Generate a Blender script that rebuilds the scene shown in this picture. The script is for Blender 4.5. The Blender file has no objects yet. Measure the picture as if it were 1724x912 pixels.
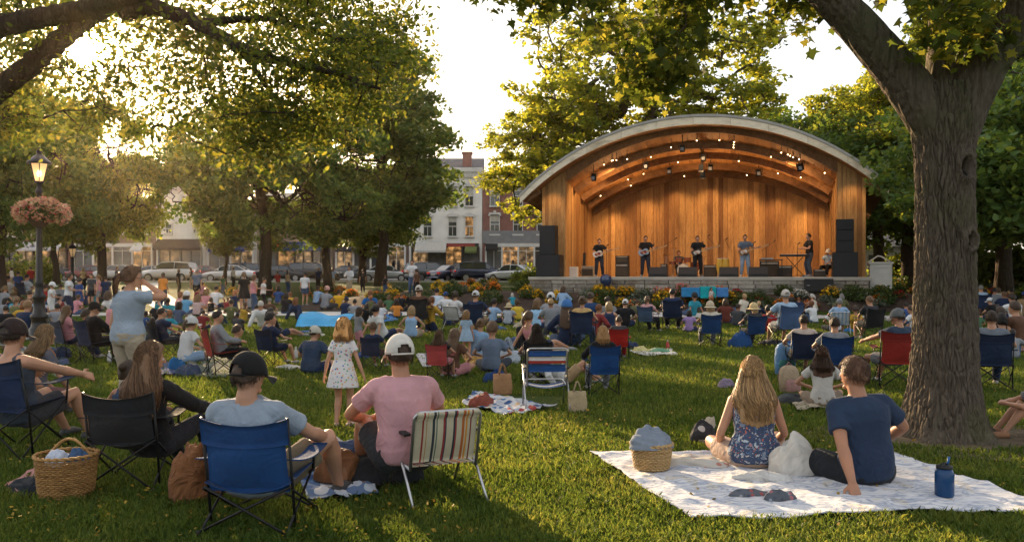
import bpy, bmesh, math, random
import numpy as np
from mathutils import Vector, Matrix, Quaternion, Euler
from math import sin, cos, pi, radians, sqrt, atan2
rnd = random.Random(7)
nr = np.random.default_rng(11)
S = bpy.context.scene
C = S.collection
PI = pi
# ---------------------------------------------------------------- camera, sky, sun, exposure
EYE, FPX = 1.55, 1450.0
cd = bpy.data.cameras.new('camera'); cam = bpy.data.objects.new('camera', cd); C.objects.link(cam)
cam.location = (0, 0, EYE); cam.rotation_euler = (radians(90), 0, 0)
cd.sensor_width = 36; cd.lens = 36*FPX/1724; cd.shift_y = 6/1724; cd.clip_end = 2000; cd.clip_start = .1
S.camera = cam
SUN_AZ, SUN_EL = radians(-26.5), radians(13.2)      # azimuth from +Y towards +X
SUNV = Vector((sin(SUN_AZ)*cos(SUN_EL), cos(SUN_AZ)*cos(SUN_EL), sin(SUN_EL)))
w = bpy.data.worlds.new("World"); S.world = w; w.use_nodes = True
nt = w.node_tree; nt.nodes.clear()
wo = nt.nodes.new('ShaderNodeOutputWorld'); bg = nt.nodes.new('ShaderNodeBackground')
sk = nt.nodes.new('ShaderNodeTexSky'); sk.sky_type = 'NISHITA'; sk.sun_disc = False
sk.sun_elevation = SUN_EL; sk.sun_rotation = SUN_AZ; sk.dust_density = 2.0; sk.air_density = 1.0; sk.ozone_density = 1.0
bg.inputs['Strength'].default_value = 0.12
# thin bright evening cloud veil over the whole sky, and the aureole round the sun
veil = nt.nodes.new('ShaderNodeMix'); veil.data_type = 'RGBA'; veil.inputs[0].default_value = .62
veil.inputs[7].default_value = (4.3, 4.15, 4.05, 1)
tc = nt.nodes.new('ShaderNodeTexCoord')
dotn = nt.nodes.new('ShaderNodeVectorMath'); dotn.operation = 'DOT_PRODUCT'; dotn.inputs[1].default_value = SUNV
nt.links.new(tc.outputs['Generated'], dotn.inputs[0])
def wmath(op, a, b):
    n = nt.nodes.new('ShaderNodeMath'); n.operation = op
    for i, v in enumerate((a, b)):
        if isinstance(v, (int, float)): n.inputs[i].default_value = v
        else: nt.links.new(v, n.inputs[i])
    return n.outputs[0]
d0 = wmath('MAXIMUM', dotn.outputs['Value'], 0.0)
glow = wmath('ADD', wmath('MULTIPLY', wmath('POWER', d0, 6000.0), 1500.0), wmath('MULTIPLY', wmath('POWER', d0, 420.0), 12.0))
gcol = nt.nodes.new('ShaderNodeVectorMath'); gcol.operation = 'SCALE'; gcol.inputs[0].default_value = (1, .72, .36)
nt.links.new(glow, gcol.inputs['Scale'])
addn = nt.nodes.new('ShaderNodeVectorMath'); addn.operation = 'ADD'
nt.links.new(sk.outputs[0], veil.inputs[6]); nt.links.new(veil.outputs[2], addn.inputs[0]); nt.links.new(gcol.outputs[0], addn.inputs[1])
nt.links.new(addn.outputs[0], bg.inputs[0]); nt.links.new(bg.outputs[0], wo.inputs[0])
sl = bpy.data.lights.new('sun', 'SUN'); sl.energy = 5.0; sl.angle = radians(.6); sl.color = (1, .72, .42)
so = bpy.data.objects.new('sun', sl); C.objects.link(so); so.rotation_euler = SUNV.to_track_quat('Z', 'Y').to_euler(); so.location = (-20, 40, 30)
S.view_settings.view_transform = 'Standard'; S.view_settings.look = 'None'; S.view_settings.exposure = 1.35; S.view_settings.gamma = 1
try:
    S.cycles.use_denoising = True; S.cycles.max_bounces = 7; S.cycles.transparent_max_bounces = 8
    S.cycles.diffuse_bounces = 3; S.cycles.glossy_bounces = 2; S.cycles.transmission_bounces = 4; S.cycles.caustics_reflective = False; S.cycles.caustics_refractive = False
    S.cycles.sample_clamp_indirect = 6; S.cycles.volume_bounces = 0
except Exception: pass

# ---------------------------------------------------------------- terrain and pixel helpers
def sm(t): t = max(0., min(1., t)); return t*t*(3-2*t)
def gz(x, y):
    k = sm((x+11)/7)
    a = .76*sm(((min(x,16)-7.77)*.292+(y-37.5)*.956+3.8)/2.6); b = .76*sm((y-33.5)/26)
    return k*a + (1-k)*b + .15*sm((y-46)/24) + .02*sin(x*.55+1)*sin(y*.4) * sm((30-y)/8) * sm((y-9)/5)
def G(px, py):                       # the ground point seen at a place of the photograph
    dx, dz = (px-862)/FPX, (462-py)/FPX
    lo = 4.
    while lo < 140 and EYE+dz*lo > gz(dx*lo, lo): lo += .1
    return Vector((dx*lo, lo, gz(dx*lo, lo)))
def W(px, py, Y): return Vector(((px-862)/FPX*Y, Y, EYE+(462-py)/FPX*Y))

# ---------------------------------------------------------------- objects
def tag(o, label=None, cat=None, group=None, kind=None):
    if label: o['label'] = label
    if cat: o['category'] = cat
    if group: o['group'] = group
    if kind: o['kind'] = kind
    return o
def empty(name, loc=(0,0,0), rz=0, label=None, cat=None, group=None):
    o = bpy.data.objects.new(name, None); C.objects.link(o); o.location = loc; o.rotation_euler = (0, 0, rz)
    o.empty_display_size = .1
    return tag(o, label, cat, group)
def link(name, me, parent=None, mats=None, smooth=False):
    if mats is not None:
        if not isinstance(mats, (list, tuple)): mats = [mats]
        me.materials.clear()
        for m in mats: me.materials.append(m)
    if smooth: me.polygons.foreach_set('use_smooth', np.ones(len(me.polygons), bool))
    o = bpy.data.objects.new(name, me); C.objects.link(o)
    if parent: o.parent = parent
    return o
def copy_tree(o, parent=None, mats=None):
    c = o.copy(); C.objects.link(c); c.parent = parent
    if mats and o.type == 'MESH': recolor(c, mats)
    for ch in o.children: copy_tree(ch, c, mats)
    return c
def recolor(o, mats):                # mats: {old material: new material}; shared mesh, own slots
    for i, s in enumerate(o.material_slots):
        if s.material in mats:
            m = mats[s.material]; s.link = 'OBJECT'; s.material = m
class MB:                            # mesh builder
    def __init__(s): s.v = []; s.f = []; s.m = []; s.mi = 0; s.M = Matrix()
    def add(s, vs, fs, mi=None):
        b = len(s.v); s.v += [tuple(s.M @ Vector(v)) for v in vs]
        s.f += [tuple(b+i for i in f) for f in fs]; s.m += [s.mi if mi is None else mi]*len(fs); return s
    def box(s, c, d, rz=0, rx=0, ry=0, mi=None):
        R = Euler((rx, ry, rz)).to_matrix(); c = Vector(c)
        vs = [c + R @ Vector((d[0]*x/2, d[1]*y/2, d[2]*z/2)) for x in (-1,1) for y in (-1,1) for z in (-1,1)]
        return s.add(vs, [(0,1,3,2),(4,6,7,5),(0,4,5,1),(2,3,7,6),(0,2,6,4),(1,5,7,3)], mi)
    def bb(s, x0, x1, y0, y1, z0, z1, mi=None): return s.box(((x0+x1)/2,(y0+y1)/2,(z0+z1)/2),(x1-x0,y1-y0,z1-z0), mi=mi)
    def tube(s, pts, r, n=8, cap=True, mi=None, closed=False):
        pts = [Vector(p) for p in pts]; k = len(pts); rs = r if isinstance(r, (list, tuple)) else [r]*k
        t0 = (pts[1]-pts[0]).normalized(); up = Vector((0,0,1)) if abs(t0.z) < .9 else Vector((1,0,0))
        a = t0.cross(up).normalized(); vs = []; fs = []
        for i in range(k):
            if closed: t = (pts[(i+1) % k]-pts[i-1])
            else: t = pts[min(i+1,k-1)]-pts[max(i-1,0)]
            if t.length < 1e-9: t = t0
            t.normalize(); a = (a - t*a.dot(t))
            if a.length < 1e-6: a = t.orthogonal()
            a.normalize(); b = t.cross(a)
            for j in range(n):
                q = 2*PI*j/n; vs.append(pts[i] + (a*cos(q)+b*sin(q))*rs[i])
        for i in range(k if closed else k-1):
            i2 = (i+1) % k
            for j in range(n): fs.append((i*n+j, i*n+(j+1)%n, i2*n+(j+1)%n, i2*n+j))
        if cap and not closed: fs += [tuple(range(n))[::-1], tuple((k-1)*n+j for j in range(n))]
        return s.add(vs, fs, mi)
    def lathe(s, prof, n=16, c=(0,0,0), mi=None, cap=True):
        c = Vector(c); vs = []; fs = []
        for r, z in prof:
            for j in range(n): q = 2*PI*j/n; vs.append(c+Vector((r*cos(q), r*sin(q), z)))
        for i in range(len(prof)-1):
            for j in range(n): fs.append((i*n+j, i*n+(j+1)%n, (i+1)*n+(j+1)%n, (i+1)*n+j))
        if cap: fs += [tuple(range(n))[::-1], tuple((len(prof)-1)*n+j for j in range(n))]
        return s.add(vs, fs, mi)
    def ell(s, c, r, n=12, k=8, R=None, mi=None):
        c = Vector(c); R = R or Matrix.Identity(3)
        if isinstance(r, (int, float)): r = (r, r, r)
        vs = []; fs = []
        for i in range(k+1):
            th = PI*(i+.0)/k; z = cos(th); q0 = max(sin(th), .02)
            for j in range(n): q = 2*PI*j/n; vs.append(c + R @ Vector((r[0]*q0*cos(q), r[1]*q0*sin(q), r[2]*z)))
        for i in range(k):
            for j in range(n): fs.append((i*n+j, (i+1)*n+j, (i+1)*n+(j+1)%n, i*n+(j+1)%n))
        fs += [tuple(range(n)), tuple(k*n+j for j in range(n))[::-1]]
        return s.add(vs, fs, mi)
    def grid(s, fn, nu, nv, mi=None, thick=0):
        vs = [Vector(fn(i/nu, j/nv)) for i in range(nu+1) for j in range(nv+1)]
        fs = [(i*(nv+1)+j, (i+1)*(nv+1)+j, (i+1)*(nv+1)+j+1, i*(nv+1)+j+1) for i in range(nu) for j in range(nv)]
        if thick:
            nrm = [Vector() for _ in vs]
            for f in fs:
                q = (vs[f[2]]-vs[f[0]]).cross(vs[f[3]]-vs[f[1]])
                for i in f: nrm[i] += q
            b = len(vs); vs = vs + [v - q.normalized()*thick if q.length else v for v, q in zip(vs, nrm)]
            fs2 = [tuple(b+i for i in f[::-1]) for f in fs]
            e = [i*(nv+1) for i in range(nu+1)] + [nu*(nv+1)+j for j in range(1, nv+1)] + [i*(nv+1)+nv for i in range(nu-1, -1, -1)] + [j for j in range(nv-1, 0, -1)]
            fs = fs + fs2 + [(e[i], b+e[i], b+e[(i+1)%len(e)], e[(i+1)%len(e)])[::-1] for i in range(len(e))]
        return s.add(vs, fs, mi)
    def mesh(s, name='m'):
        me = bpy.data.meshes.new(name); me.from_pydata(s.v, [], s.f); me.polygons.foreach_set('material_index', s.m); me.update(); return me
    def build(s, name, mats, parent=None, smooth=False, bevel=0, loc=None, rz=0):
        o = link(name, s.mesh(name), parent, mats, smooth)
        if bevel:
            b = o.modifiers.new('b', 'BEVEL'); b.width = bevel; b.segments = 2; b.limit_method = 'ANGLE'; b.angle_limit = radians(40)
        if loc is not None: o.location = loc
        if rz: o.rotation_euler.z = rz
        return o
def fast_mesh(name, V, F, mi=None, smooth=False):   # numpy verts (n,3), faces (m,k)
    me = bpy.data.meshes.new(name); k = F.shape[1]; m = len(F)
    me.vertices.add(len(V)); me.vertices.foreach_set('co', V.astype(np.float32).ravel())
    me.loops.add(m*k); me.loops.foreach_set('vertex_index', F.astype(np.int32).ravel())
    me.polygons.add(m); me.polygons.foreach_set('loop_start', np.arange(0, m*k, k, dtype=np.int32))
    try: me.polygons.foreach_set('loop_total', np.full(m, k, np.int32))
    except Exception: pass
    if mi is not None: me.polygons.foreach_set('material_index', mi.astype(np.int32))
    if smooth: me.polygons.foreach_set('use_smooth', np.ones(m, bool))
    me.update(calc_edges=True); return me

# ---------------------------------------------------------------- materials
MC = {}
def newmat(name):
    m = bpy.data.materials.new(name); m.use_nodes = True; return m, m.node_tree, m.node_tree.nodes['Principled BSDF']
def nd(t, typ, **kw):
    n = t.nodes.new(typ)
    for k, v in kw.items():
        if k.startswith('i_'): n.inputs[k[2:].replace('_', ' ')].default_value = v
        else: setattr(n, k, v)
    return n
def ramp(t, fac, stops):
    r = nd(t, 'ShaderNodeValToRGB'); e = r.color_ramp.elements
    while len(e) < len(stops): e.new(.5)
    for q, (p, c) in zip(e, stops): q.position = p; q.color = (*c, 1) if len(c) == 3 else c
    t.links.new(fac, r.inputs[0]); return r.outputs[0]
def coord(t, scale=(1,1,1), kind='Object', rot=(0,0,0)):
    a = nd(t, 'ShaderNodeTexCoord'); m = nd(t, 'ShaderNodeMapping'); m.inputs['Scale'].default_value = scale; m.inputs['Rotation'].default_value = rot
    t.links.new(a.outputs[kind], m.inputs[0]); return m.outputs[0]
def bump(t, p, h, dist, strength=1.):
    b = nd(t, 'ShaderNodeBump'); b.inputs['Distance'].default_value = dist; b.inputs['Strength'].default_value = strength
    t.links.new(h, b.inputs['Height']); t.links.new(b.outputs[0], p.inputs['Normal']); return b
def sc3(c, k): return tuple(max(0, min(1, x*k)) for x in c[:3])
def pm(name, col, rough=.75, var=.18, scale=6, bscale=30, bdist=0, spec=.35, metal=0, emit=0, sheen=0, trans=None, detail=3, col2=None):
    """a painted, woven or moulded surface: base colour with its own irregularity, plus fine relief"""
    key = (name, tuple(col), rough, var, scale, bscale, bdist, metal, emit, sheen, col2)
    if key in MC: return MC[key]
    m, t, p = newmat(name); v = coord(t)
    nz = nd(t, 'ShaderNodeTexNoise', i_Scale=scale, i_Detail=detail); t.links.new(v, nz.inputs['Vector'])
    c = ramp(t, nz.outputs[0], [(.3, col2 or sc3(col, 1-var)), (.7, sc3(col, 1+var) if not col2 else col)])
    t.links.new(c, p.inputs['Base Color'])
    p.inputs['Roughness'].default_value = rough; p.inputs['Specular IOR Level'].default_value = spec; p.inputs['Metallic'].default_value = metal
    if sheen: p.inputs['Sheen Weight'].default_value = sheen
    if bdist:
        n2 = nd(t, 'ShaderNodeTexNoise', i_Scale=bscale, i_Detail=4); t.links.new(v, n2.inputs['Vector']); bump(t, p, n2.outputs[0], bdist)
    if emit: t.links.new(c, p.inputs['Emission Color']); p.inputs['Emission Strength'].default_value = emit
    MC[key] = m; return m
def cloth(col, name='cloth', wr=.012, sc=9, rough=.9, trl=0.):
    """woven cloth with soft creases"""
    key = ('cloth', name, tuple(round(x, 3) for x in col), wr, sc)
    if key in MC: return MC[key]
    m, t, p = newmat(name); v = coord(t)
    nz = nd(t, 'ShaderNodeTexNoise', i_Scale=sc*.8, i_Detail=3); t.links.new(v, nz.inputs['Vector'])
    c = ramp(t, nz.outputs[0], [(.3, sc3(col, .84)), (.7, sc3(col, 1.12))]); t.links.new(c, p.inputs['Base Color'])
    p.inputs['Roughness'].default_value = rough; p.inputs['Specular IOR Level'].default_value = .2; p.inputs['Sheen Weight'].default_value = .05
    n2 = nd(t, 'ShaderNodeTexNoise', i_Scale=sc, i_Detail=2, i_Distortion=2.2); t.links.new(v, n2.inputs['Vector'])
    n3 = nd(t, 'ShaderNodeTexNoise', i_Scale=420, i_Detail=1); t.links.new(v, n3.inputs['Vector'])
    ad = nd(t, 'ShaderNodeMath', operation='MULTIPLY_ADD'); t.links.new(n3.outputs[0], ad.inputs[0]); ad.inputs[1].default_value = .04; t.links.new(n2.outputs[0], ad.inputs[2])
    bump(t, p, ad.outputs[0], wr*2.2)
    MC[key] = m; return m
def leafmat(name, c1, c2, tcol, tw=.5, hue=None, patchy=0):
    """leaf: diffuse front, sunlight passes through it"""
    m = bpy.data.materials.new(name); m.use_nodes = True; t = m.node_tree; t.nodes.clear()
    o = nd(t, 'ShaderNodeOutputMaterial'); g = nd(t, 'ShaderNodeNewGeometry')
    c = ramp(t, g.outputs['Random Per Island'], [(0, c1), (.55, c2), (1, sc3(c2, 1.35))])
    ct = ramp(t, g.outputs['Random Per Island'], [(0, sc3(tcol, .6)), (.5, tcol), (1, hue or sc3(tcol, 1.35))])
    if patchy:
        n = nd(t, 'ShaderNodeTexNoise', i_Scale=patchy, i_Detail=5, i_Roughness=.65); t.links.new(coord(t), n.inputs['Vector']); out = []
        for q in (c, ct):
            mm = nd(t, 'ShaderNodeMix', data_type='RGBA', blend_type='MULTIPLY'); mm.inputs[0].default_value = 1; t.links.new(q, mm.inputs[6]); t.links.new(ramp(t, n.outputs[0], [(.34, (.62,.72,.6)), (.5, (1.,1.,1.)), (.66, (1.35,1.12,1.2))]), mm.inputs[7]); out.append(mm.outputs[2])
        c, ct = out
    d = nd(t, 'ShaderNodeBsdfPrincipled'); d.inputs['Roughness'].default_value = .55; d.inputs['Specular IOR Level'].default_value = .25; t.links.new(c, d.inputs['Base Color'])
    tr = nd(t, 'ShaderNodeBsdfTranslucent'); t.links.new(ct, tr.inputs[0])
    mx = nd(t, 'ShaderNodeMixShader'); mx.inputs[0].default_value = tw
    t.links.new(d.outputs[0], mx.inputs[1]); t.links.new(tr.outputs[0], mx.inputs[2]); t.links.new(mx.outputs[0], o.inputs[0]); return m
def emitmat(name, col, st):
    m, t, p = newmat(name); p.inputs['Base Color'].default_value = (*col, 1); p.inputs['Emission Color'].default_value = (*col, 1); p.inputs['Emission Strength'].default_value = st; return m
BLACKM = pm('black_metal', (.012,.012,.013), .4, .2, 20, metal=.3)
BLACKP = pm('black_plastic', (.014,.014,.015), .55, .2, 20)
STEEL = pm('steel_tube', (.45,.45,.46), .35, .1, 20, metal=.9)
GLASS = pm('dark_glass', (.02,.025,.03), .06, .1, 2, spec=.8)
# ================================================================ ground, path, beds, street
def ground_sheet():
    xs = np.concatenate([np.linspace(-600,-60,12)[:-1], np.linspace(-60,-14,32)[:-1], np.linspace(-14,16,90)[:-1], np.linspace(16,60,30)[:-1], np.linspace(60,600,12)])
    ys = np.concatenate([np.linspace(-200,2,8)[:-1], np.linspace(2,40,115)[:-1], np.linspace(40,100,70)[:-1], np.linspace(100,900,12)])
    V = np.array([(x, y, gz(x, y)) for x in xs for y in ys]); n = len(ys)
    i, j = np.meshgrid(np.arange(len(xs)-1), np.arange(n-1), indexing='ij'); a = (i*n+j).ravel()
    return fast_mesh('lawn', V, np.stack([a, a+n, a+n+1, a+1], 1), smooth=True)
m, t, p = newmat('lawn_grass'); v = coord(t)
n1 = nd(t, 'ShaderNodeTexNoise', i_Scale=.35, i_Detail=6, i_Roughness=.6); n2 = nd(t, 'ShaderNodeTexNoise', i_Scale=38, i_Detail=4); n3 = nd(t, 'ShaderNodeTexNoise', i_Scale=2.6, i_Detail=4)
for n in (n1, n2, n3): t.links.new(v, n.inputs['Vector'])
c1 = ramp(t, n3.outputs[0], [(.25, (.05,.08,.014)), (.55, (.085,.12,.024)), (.8, (.14,.145,.04))])
c2 = ramp(t, n1.outputs[0], [(.3, (.7,.75,.6)), (.7, (1.,1.,1.))])
mx = nd(t, 'ShaderNodeMix', data_type='RGBA', blend_type='MULTIPLY'); mx.inputs[0].default_value = 1
t.links.new(c1, mx.inputs[6]); t.links.new(c2, mx.inputs[7])
mx2 = nd(t, 'ShaderNodeMix', data_type='RGBA', blend_type='MULTIPLY'); mx2.inputs[0].default_value = .8
t.links.new(mx.outputs[2], mx2.inputs[6]); t.links.new(ramp(t, n2.outputs[0], [(.35, (.35,.35,.3)), (.62, (1.,1.,1.))]), mx2.inputs[7])
t.links.new(mx2.outputs[2], p.inputs['Base Color']); p.inputs['Roughness'].default_value = .95; p.inputs['Specular IOR Level'].default_value = .1
bump(t, p, n2.outputs[0], .05)
LAWN = m
tag(link('lawn', ground_sheet(), None, LAWN), kind='structure')

def ribbon(name, pts, mat, lift=.006, w=1., n=6):   # a strip following the ground; pts are (x,y) centre points or (x,y,width)
    mb = MB(); k = len(pts)
    def fn(u, v):
        f = u*(k-1); i = min(int(f), k-2); q = f-i; a, b = Vector(pts[i][:2]), Vector(pts[i+1][:2]); c = a.lerp(b, q)
        d0 = Vector(pts[max(i-1,0)][:2]); d1 = Vector(pts[min(i+2,k-1)][:2]); d = ((b-a)*1.0).normalized().lerp((d1-d0).normalized(), .5); nn = Vector((-d.y, d.x)).normalized()
        ww = w if len(pts[i]) < 3 else pts[i][2]*(1-q)+pts[i+1][2]*q
        p = c + nn*(v-.5)*ww; return (p.x, p.y, gz(p.x, p.y)+lift)
    mb.grid(fn, max(8, (k-1)*10), n); return tag(mb.build(name, mat), kind='structure')
CONC = pm('path_concrete', (.55,.52,.48), .85, .12, 2.5, 60, .004)
ASPH = pm('street_asphalt', (.05,.05,.052), .9, .2, 3, 80, .004)
SOIL = pm('bed_soil', (.055,.035,.025), .95, .35, 3, 14, .06)
ribbon('path', [(-30,31.5,2.2),(-20,33.2,2.2),(-12,34.2,3.),(-4,34.2,3.2),(4,33.5,3.1),(11,31.5,2.4),(17,29.9,2.3),(26,28.2,2.2),(36,26.5,2.2)], CONC)
ribbon('path', [(-12.6,33.9,1.5),(-16,40,1.5),(-21,50,1.5),(-28,66,1.6)], CONC, lift=.012)
ribbon('road', [(-130,79.5),(-60,79.5),(0,79.5),(60,79.5),(130,79.5)], ASPH, w=17, n=8)
# kerbs and pavement along the shops
mb = MB()
for x in range(-120, 120, 4): mb.bb(x, x+3.97, 88.0, 92.6, .7, 1.06)
tag(mb.build('pavement', pm('pavement_slab', (.32,.3,.28), .85, .12, 1.5, 40, .003)), kind='structure')
mb = MB()
for x in range(-120, 120, 3): mb.bb(x, x+2.96, 70.9, 71.1, .7, 1.05)
tag(mb.build('kerb', CONC), kind='structure')
mb = MB()
for x in range(-80, 60, 3): mb.bb(x, x+.1, 72.3, 76.8, .9, .922)
for x in range(-80, 60, 4): mb.bb(x, x+1.8, 81.0, 81.12, .9, .922)
tag(mb.build('road_markings', pm('road_paint', (.6,.6,.57), .8, .2, 5)), kind='structure')
# planting bed in front of and beside the stage
def patch(name, poly, mat, lift, step=.45):
    xs = [q[0] for q in poly]; ys = [q[1] for q in poly]; mb = MB()
    def row(y):
        c = []
        for i in range(len(poly)):
            a, b = poly[i], poly[(i+1) % len(poly)]
            if (a[1]-y)*(b[1]-y) <= 0 and a[1] != b[1]: c.append(a[0]+(b[0]-a[0])*(y-a[1])/(b[1]-a[1]))
        return (min(c), max(c)) if c else (0, 0)
    y0, y1 = min(ys)+1e-3, max(ys)-1e-3; nv = max(4, int((y1-y0)/step))
    def fn(u, v):
        y = y0+(y1-y0)*v; a, b = row(y); x = a+(b-a)*u; return (x, y, gz(x, y)+lift)
    mb.grid(fn, max(6, int((max(xs)-min(xs))/step/2)), nv); return tag(mb.build(name, mat), kind='structure')
patch('flower_bed', [(-10.5,37.2),(-7,35.8),(4,35.0),(12,33.0),(16,31.8),(22,31),(24,34),(17,36.6),(2,40.5),(-4,44),(-9,44)], SOIL, .015)
patch('flower_bed', [(15.8,32.6),(34,28.9),(38,31),(36,37),(19,38)], SOIL, .022)

# grass blades on the near lawn: one mass
def inpoly(x, y, P):
    r = np.zeros(len(x), bool)
    for i in range(len(P)):
        (a, b), (c, d) = P[i], P[(i+1) % len(P)]
        r ^= ((b > y) != (d > y)) & (x < (c-a)*(y-b)/(d-b+1e-12)+a)
    return r
BLK = [tuple(G(*q)[:2]) for q in ((993,768),(1162,884),(1790,868),(1495,768))]         # the big pale blanket
BLK2 = [tuple(G(*q)[:2]) for q in ((500,812),(520,852),(640,840),(660,772),(560,765))]
BLK3 = [tuple(G(*q)[:2]) for q in ((778,683),(850,706),(938,690),(952,668),(800,664))]
EXC = [BLK, BLK2, BLK3, [(3.3,7.9),(4.1,7.5),(5.,7.8),(5.1,8.5),(4.3,8.9),(3.4,8.6)]]
def blades(n, x0, x1, y0, y1, h, w, taper, seed):
    g = np.random.default_rng(seed)
    y = y0*(y1/y0)**(g.random(n)) if taper else y0+(y1-y0)*g.random(n)
    x = (x0+(x1-x0)*g.random(n))*y
    cl = np.sin(x*3.1+np.sin(y*2.3)*2)*np.sin(y*2.9+1.3*np.sin(x*1.7))
    keep = np.ones(n, bool)
    for P in EXC: keep &= ~inpoly(x, y, P)
    x, y, cl = x[keep], y[keep], cl[keep]; n = len(x)
    z = np.array([gz(a, b) for a, b in zip(x, y)])
    hh = h*(.6+.8*g.random(n))*(1+.25*cl)*(1+.02*y); ang = g.random(n)*2*PI; le = .25+.55*g.random(n); la = g.random(n)*2*PI
    ww = w*(.7+.6*g.random(n))*(.55+y/11.)
    bx, by = np.cos(ang)*ww/2, np.sin(ang)*ww/2; lx, ly = np.cos(la)*hh*le, np.sin(la)*hh*le
    V = np.stack([np.stack([x-bx, y-by, z-.005],1), np.stack([x+bx, y+by, z-.005],1),
        np.stack([x+bx*.7+lx*.35, y+by*.7+ly*.35, z+hh*.6],1), np.stack([x+lx, y+ly, z+hh*(1-.3*le)],1), np.stack([x-bx*.7+lx*.35, y-by*.7+ly*.35, z+hh*.6],1)], 1).reshape(-1,3)
    b = np.arange(n)*5; F = np.stack([b, b+1, b+2, b+3, b+4], 1)
    return V, F
GB = leafmat('grass_blade', (.045,.088,.016), (.078,.13,.026), (.19,.26,.03), .46, (.38,.37,.06), patchy=.9)
V1, F1 = blades(330000, -.68, .68, 4.6, 30., .048, .0075, True, 3)
go = link('grass', fast_mesh('grass', V1, F1), None, GB); tag(go, 'short mown grass of the park lawn', 'grass', kind='stuff')
patch('worn_earth', [(2.9,7.6),(4.1,7.1),(5.3,7.5),(5.6,8.3),(4.9,9.1),(3.5,9.1),(2.8,8.4)], pm('worn_soil', (.1,.075,.045), .95, .4, 4, 20, .03), .012, .12)
# fallen yellow leaves lying in the grass: one mass of litter
def litter(n):
    g = np.random.default_rng(5); y = 5*(26/5.)**g.random(n); x = (-.65+1.3*g.random(n))*y
    k = (np.sin(x*.9)*np.sin(y*.8+1) > .15) | (g.random(n) < .2); x, y = x[k], y[k]; n = len(x)
    z = np.array([gz(a, b) for a, b in zip(x, y)])+.035+.01*g.random(n); s = (.009+.011*g.random(n))*(.6+y/20); a = g.random(n)*2*PI; tz = (g.random(n)-.5)*.02
    V = np.stack([np.stack([x+s*np.cos(a+q)*r, y+s*np.sin(a+q)*r, z+tz*sg],1) for q, r, sg in ((0,1.2,1),(1.4,.7,-1),(2.6,1,.4),(3.7,1,-1),(4.9,.7,1))], 1).reshape(-1,3)
    b = np.arange(n)*5; return fast_mesh('fallen_leaves', V, np.stack([b, b+1, b+2, b+3, b+4], 1))
tag(link('fallen_leaves', litter(3000), None, leafmat('fallen_leaf', (.2,.13,.02), (.4,.25,.03), (.4,.28,.04), .3)), 'small yellow leaves scattered over the grass', 'fallen leaves', kind='stuff')
# ================================================================ bandshell
def woodmat(name, lo, hi, grain=(3,3,.35), rough=.6, patch_=None, gs=14, gk=.75):
    m, t, p = newmat(name); g = nd(t, 'ShaderNodeNewGeometry')
    base = ramp(t, g.outputs['Random Per Island'], [(0, lo), (.35, tuple((a+b)/2 for a, b in zip(lo, hi))), (.75, hi), (1, sc3(hi, .72))])
    v = coord(t, grain); off = nd(t, 'ShaderNodeVectorMath', operation='ADD'); t.links.new(v, off.inputs[0])
    sc = nd(t, 'ShaderNodeVectorMath', operation='SCALE'); sc.inputs['Scale'].default_value = 37
    cmb = nd(t, 'ShaderNodeCombineXYZ'); [t.links.new(g.outputs['Random Per Island'], cmb.inputs[i]) for i in range(3)]
    t.links.new(cmb.outputs[0], sc.inputs[0]); t.links.new(sc.outputs[0], off.inputs[1])
    n = nd(t, 'ShaderNodeTexNoise', i_Scale=gs, i_Detail=5, i_Distortion=.7); t.links.new(off.outputs[0], n.inputs['Vector'])
    n2 = nd(t, 'ShaderNodeTexNoise', i_Scale=1.7, i_Detail=3); t.links.new(off.outputs[0], n2.inputs['Vector'])
    mx = nd(t, 'ShaderNodeMix', data_type='RGBA', blend_type='MULTIPLY'); mx.inputs[0].default_value = gk
    t.links.new(base, mx.inputs[6]); t.links.new(ramp(t, n.outputs[0], [(.3, (.5,.46,.42)), (.6, (1.,1.,1.))]), mx.inputs[7])
    mx2 = nd(t, 'ShaderNodeMix', data_type='RGBA', blend_type='MULTIPLY'); mx2.inputs[0].default_value = .7
    t.links.new(mx.outputs[2], mx2.inputs[6]); t.links.new(ramp(t, n2.outputs[0], [(.28, patch_ or (.45,.38,.33)), (.5, (1.,1.,1.))]), mx2.inputs[7])
    t.links.new(mx2.outputs[2], p.inputs['Base Color']); p.inputs['Roughness'].default_value = rough; p.inputs['Specular IOR Level'].default_value = .25
    bump(t, p, n.outputs[0], .006); return m
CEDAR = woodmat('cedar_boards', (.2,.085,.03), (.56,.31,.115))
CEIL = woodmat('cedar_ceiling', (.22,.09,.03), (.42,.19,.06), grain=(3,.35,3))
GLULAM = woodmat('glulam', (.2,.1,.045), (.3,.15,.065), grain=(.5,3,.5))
WEATH = woodmat('weathered_timber', (.72,.6,.43), (.8,.7,.54), grain=(.6,3,2), patch_=(.4,.39,.34), gs=5, gk=.3)
BS = empty('bandshell', (7.98,37.5,0), radians(-17), 'wooden bandshell with arched timber roof, plank walls and a stone faced stage', 'bandshell')
FL = 1.45
def arc(x, pk, rise, half):
    R = (half*half+rise*rise)/(2*rise); return pk-R+sqrt(max(R*R-x*x, 0))
def zf(x): return arc(x, 7.84, 1.95, 5.8)
def zb(x): return arc(x, 6.67, 1.81, 5.8)
def zc(x, y): q = max(0, min(1, y/6.)); return zf(x)*(1-q)+zb(x)*q
def zo(x, y=0): return arc(x, 8.3, 3.08, 7.6) - .1*max(0, y)
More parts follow.
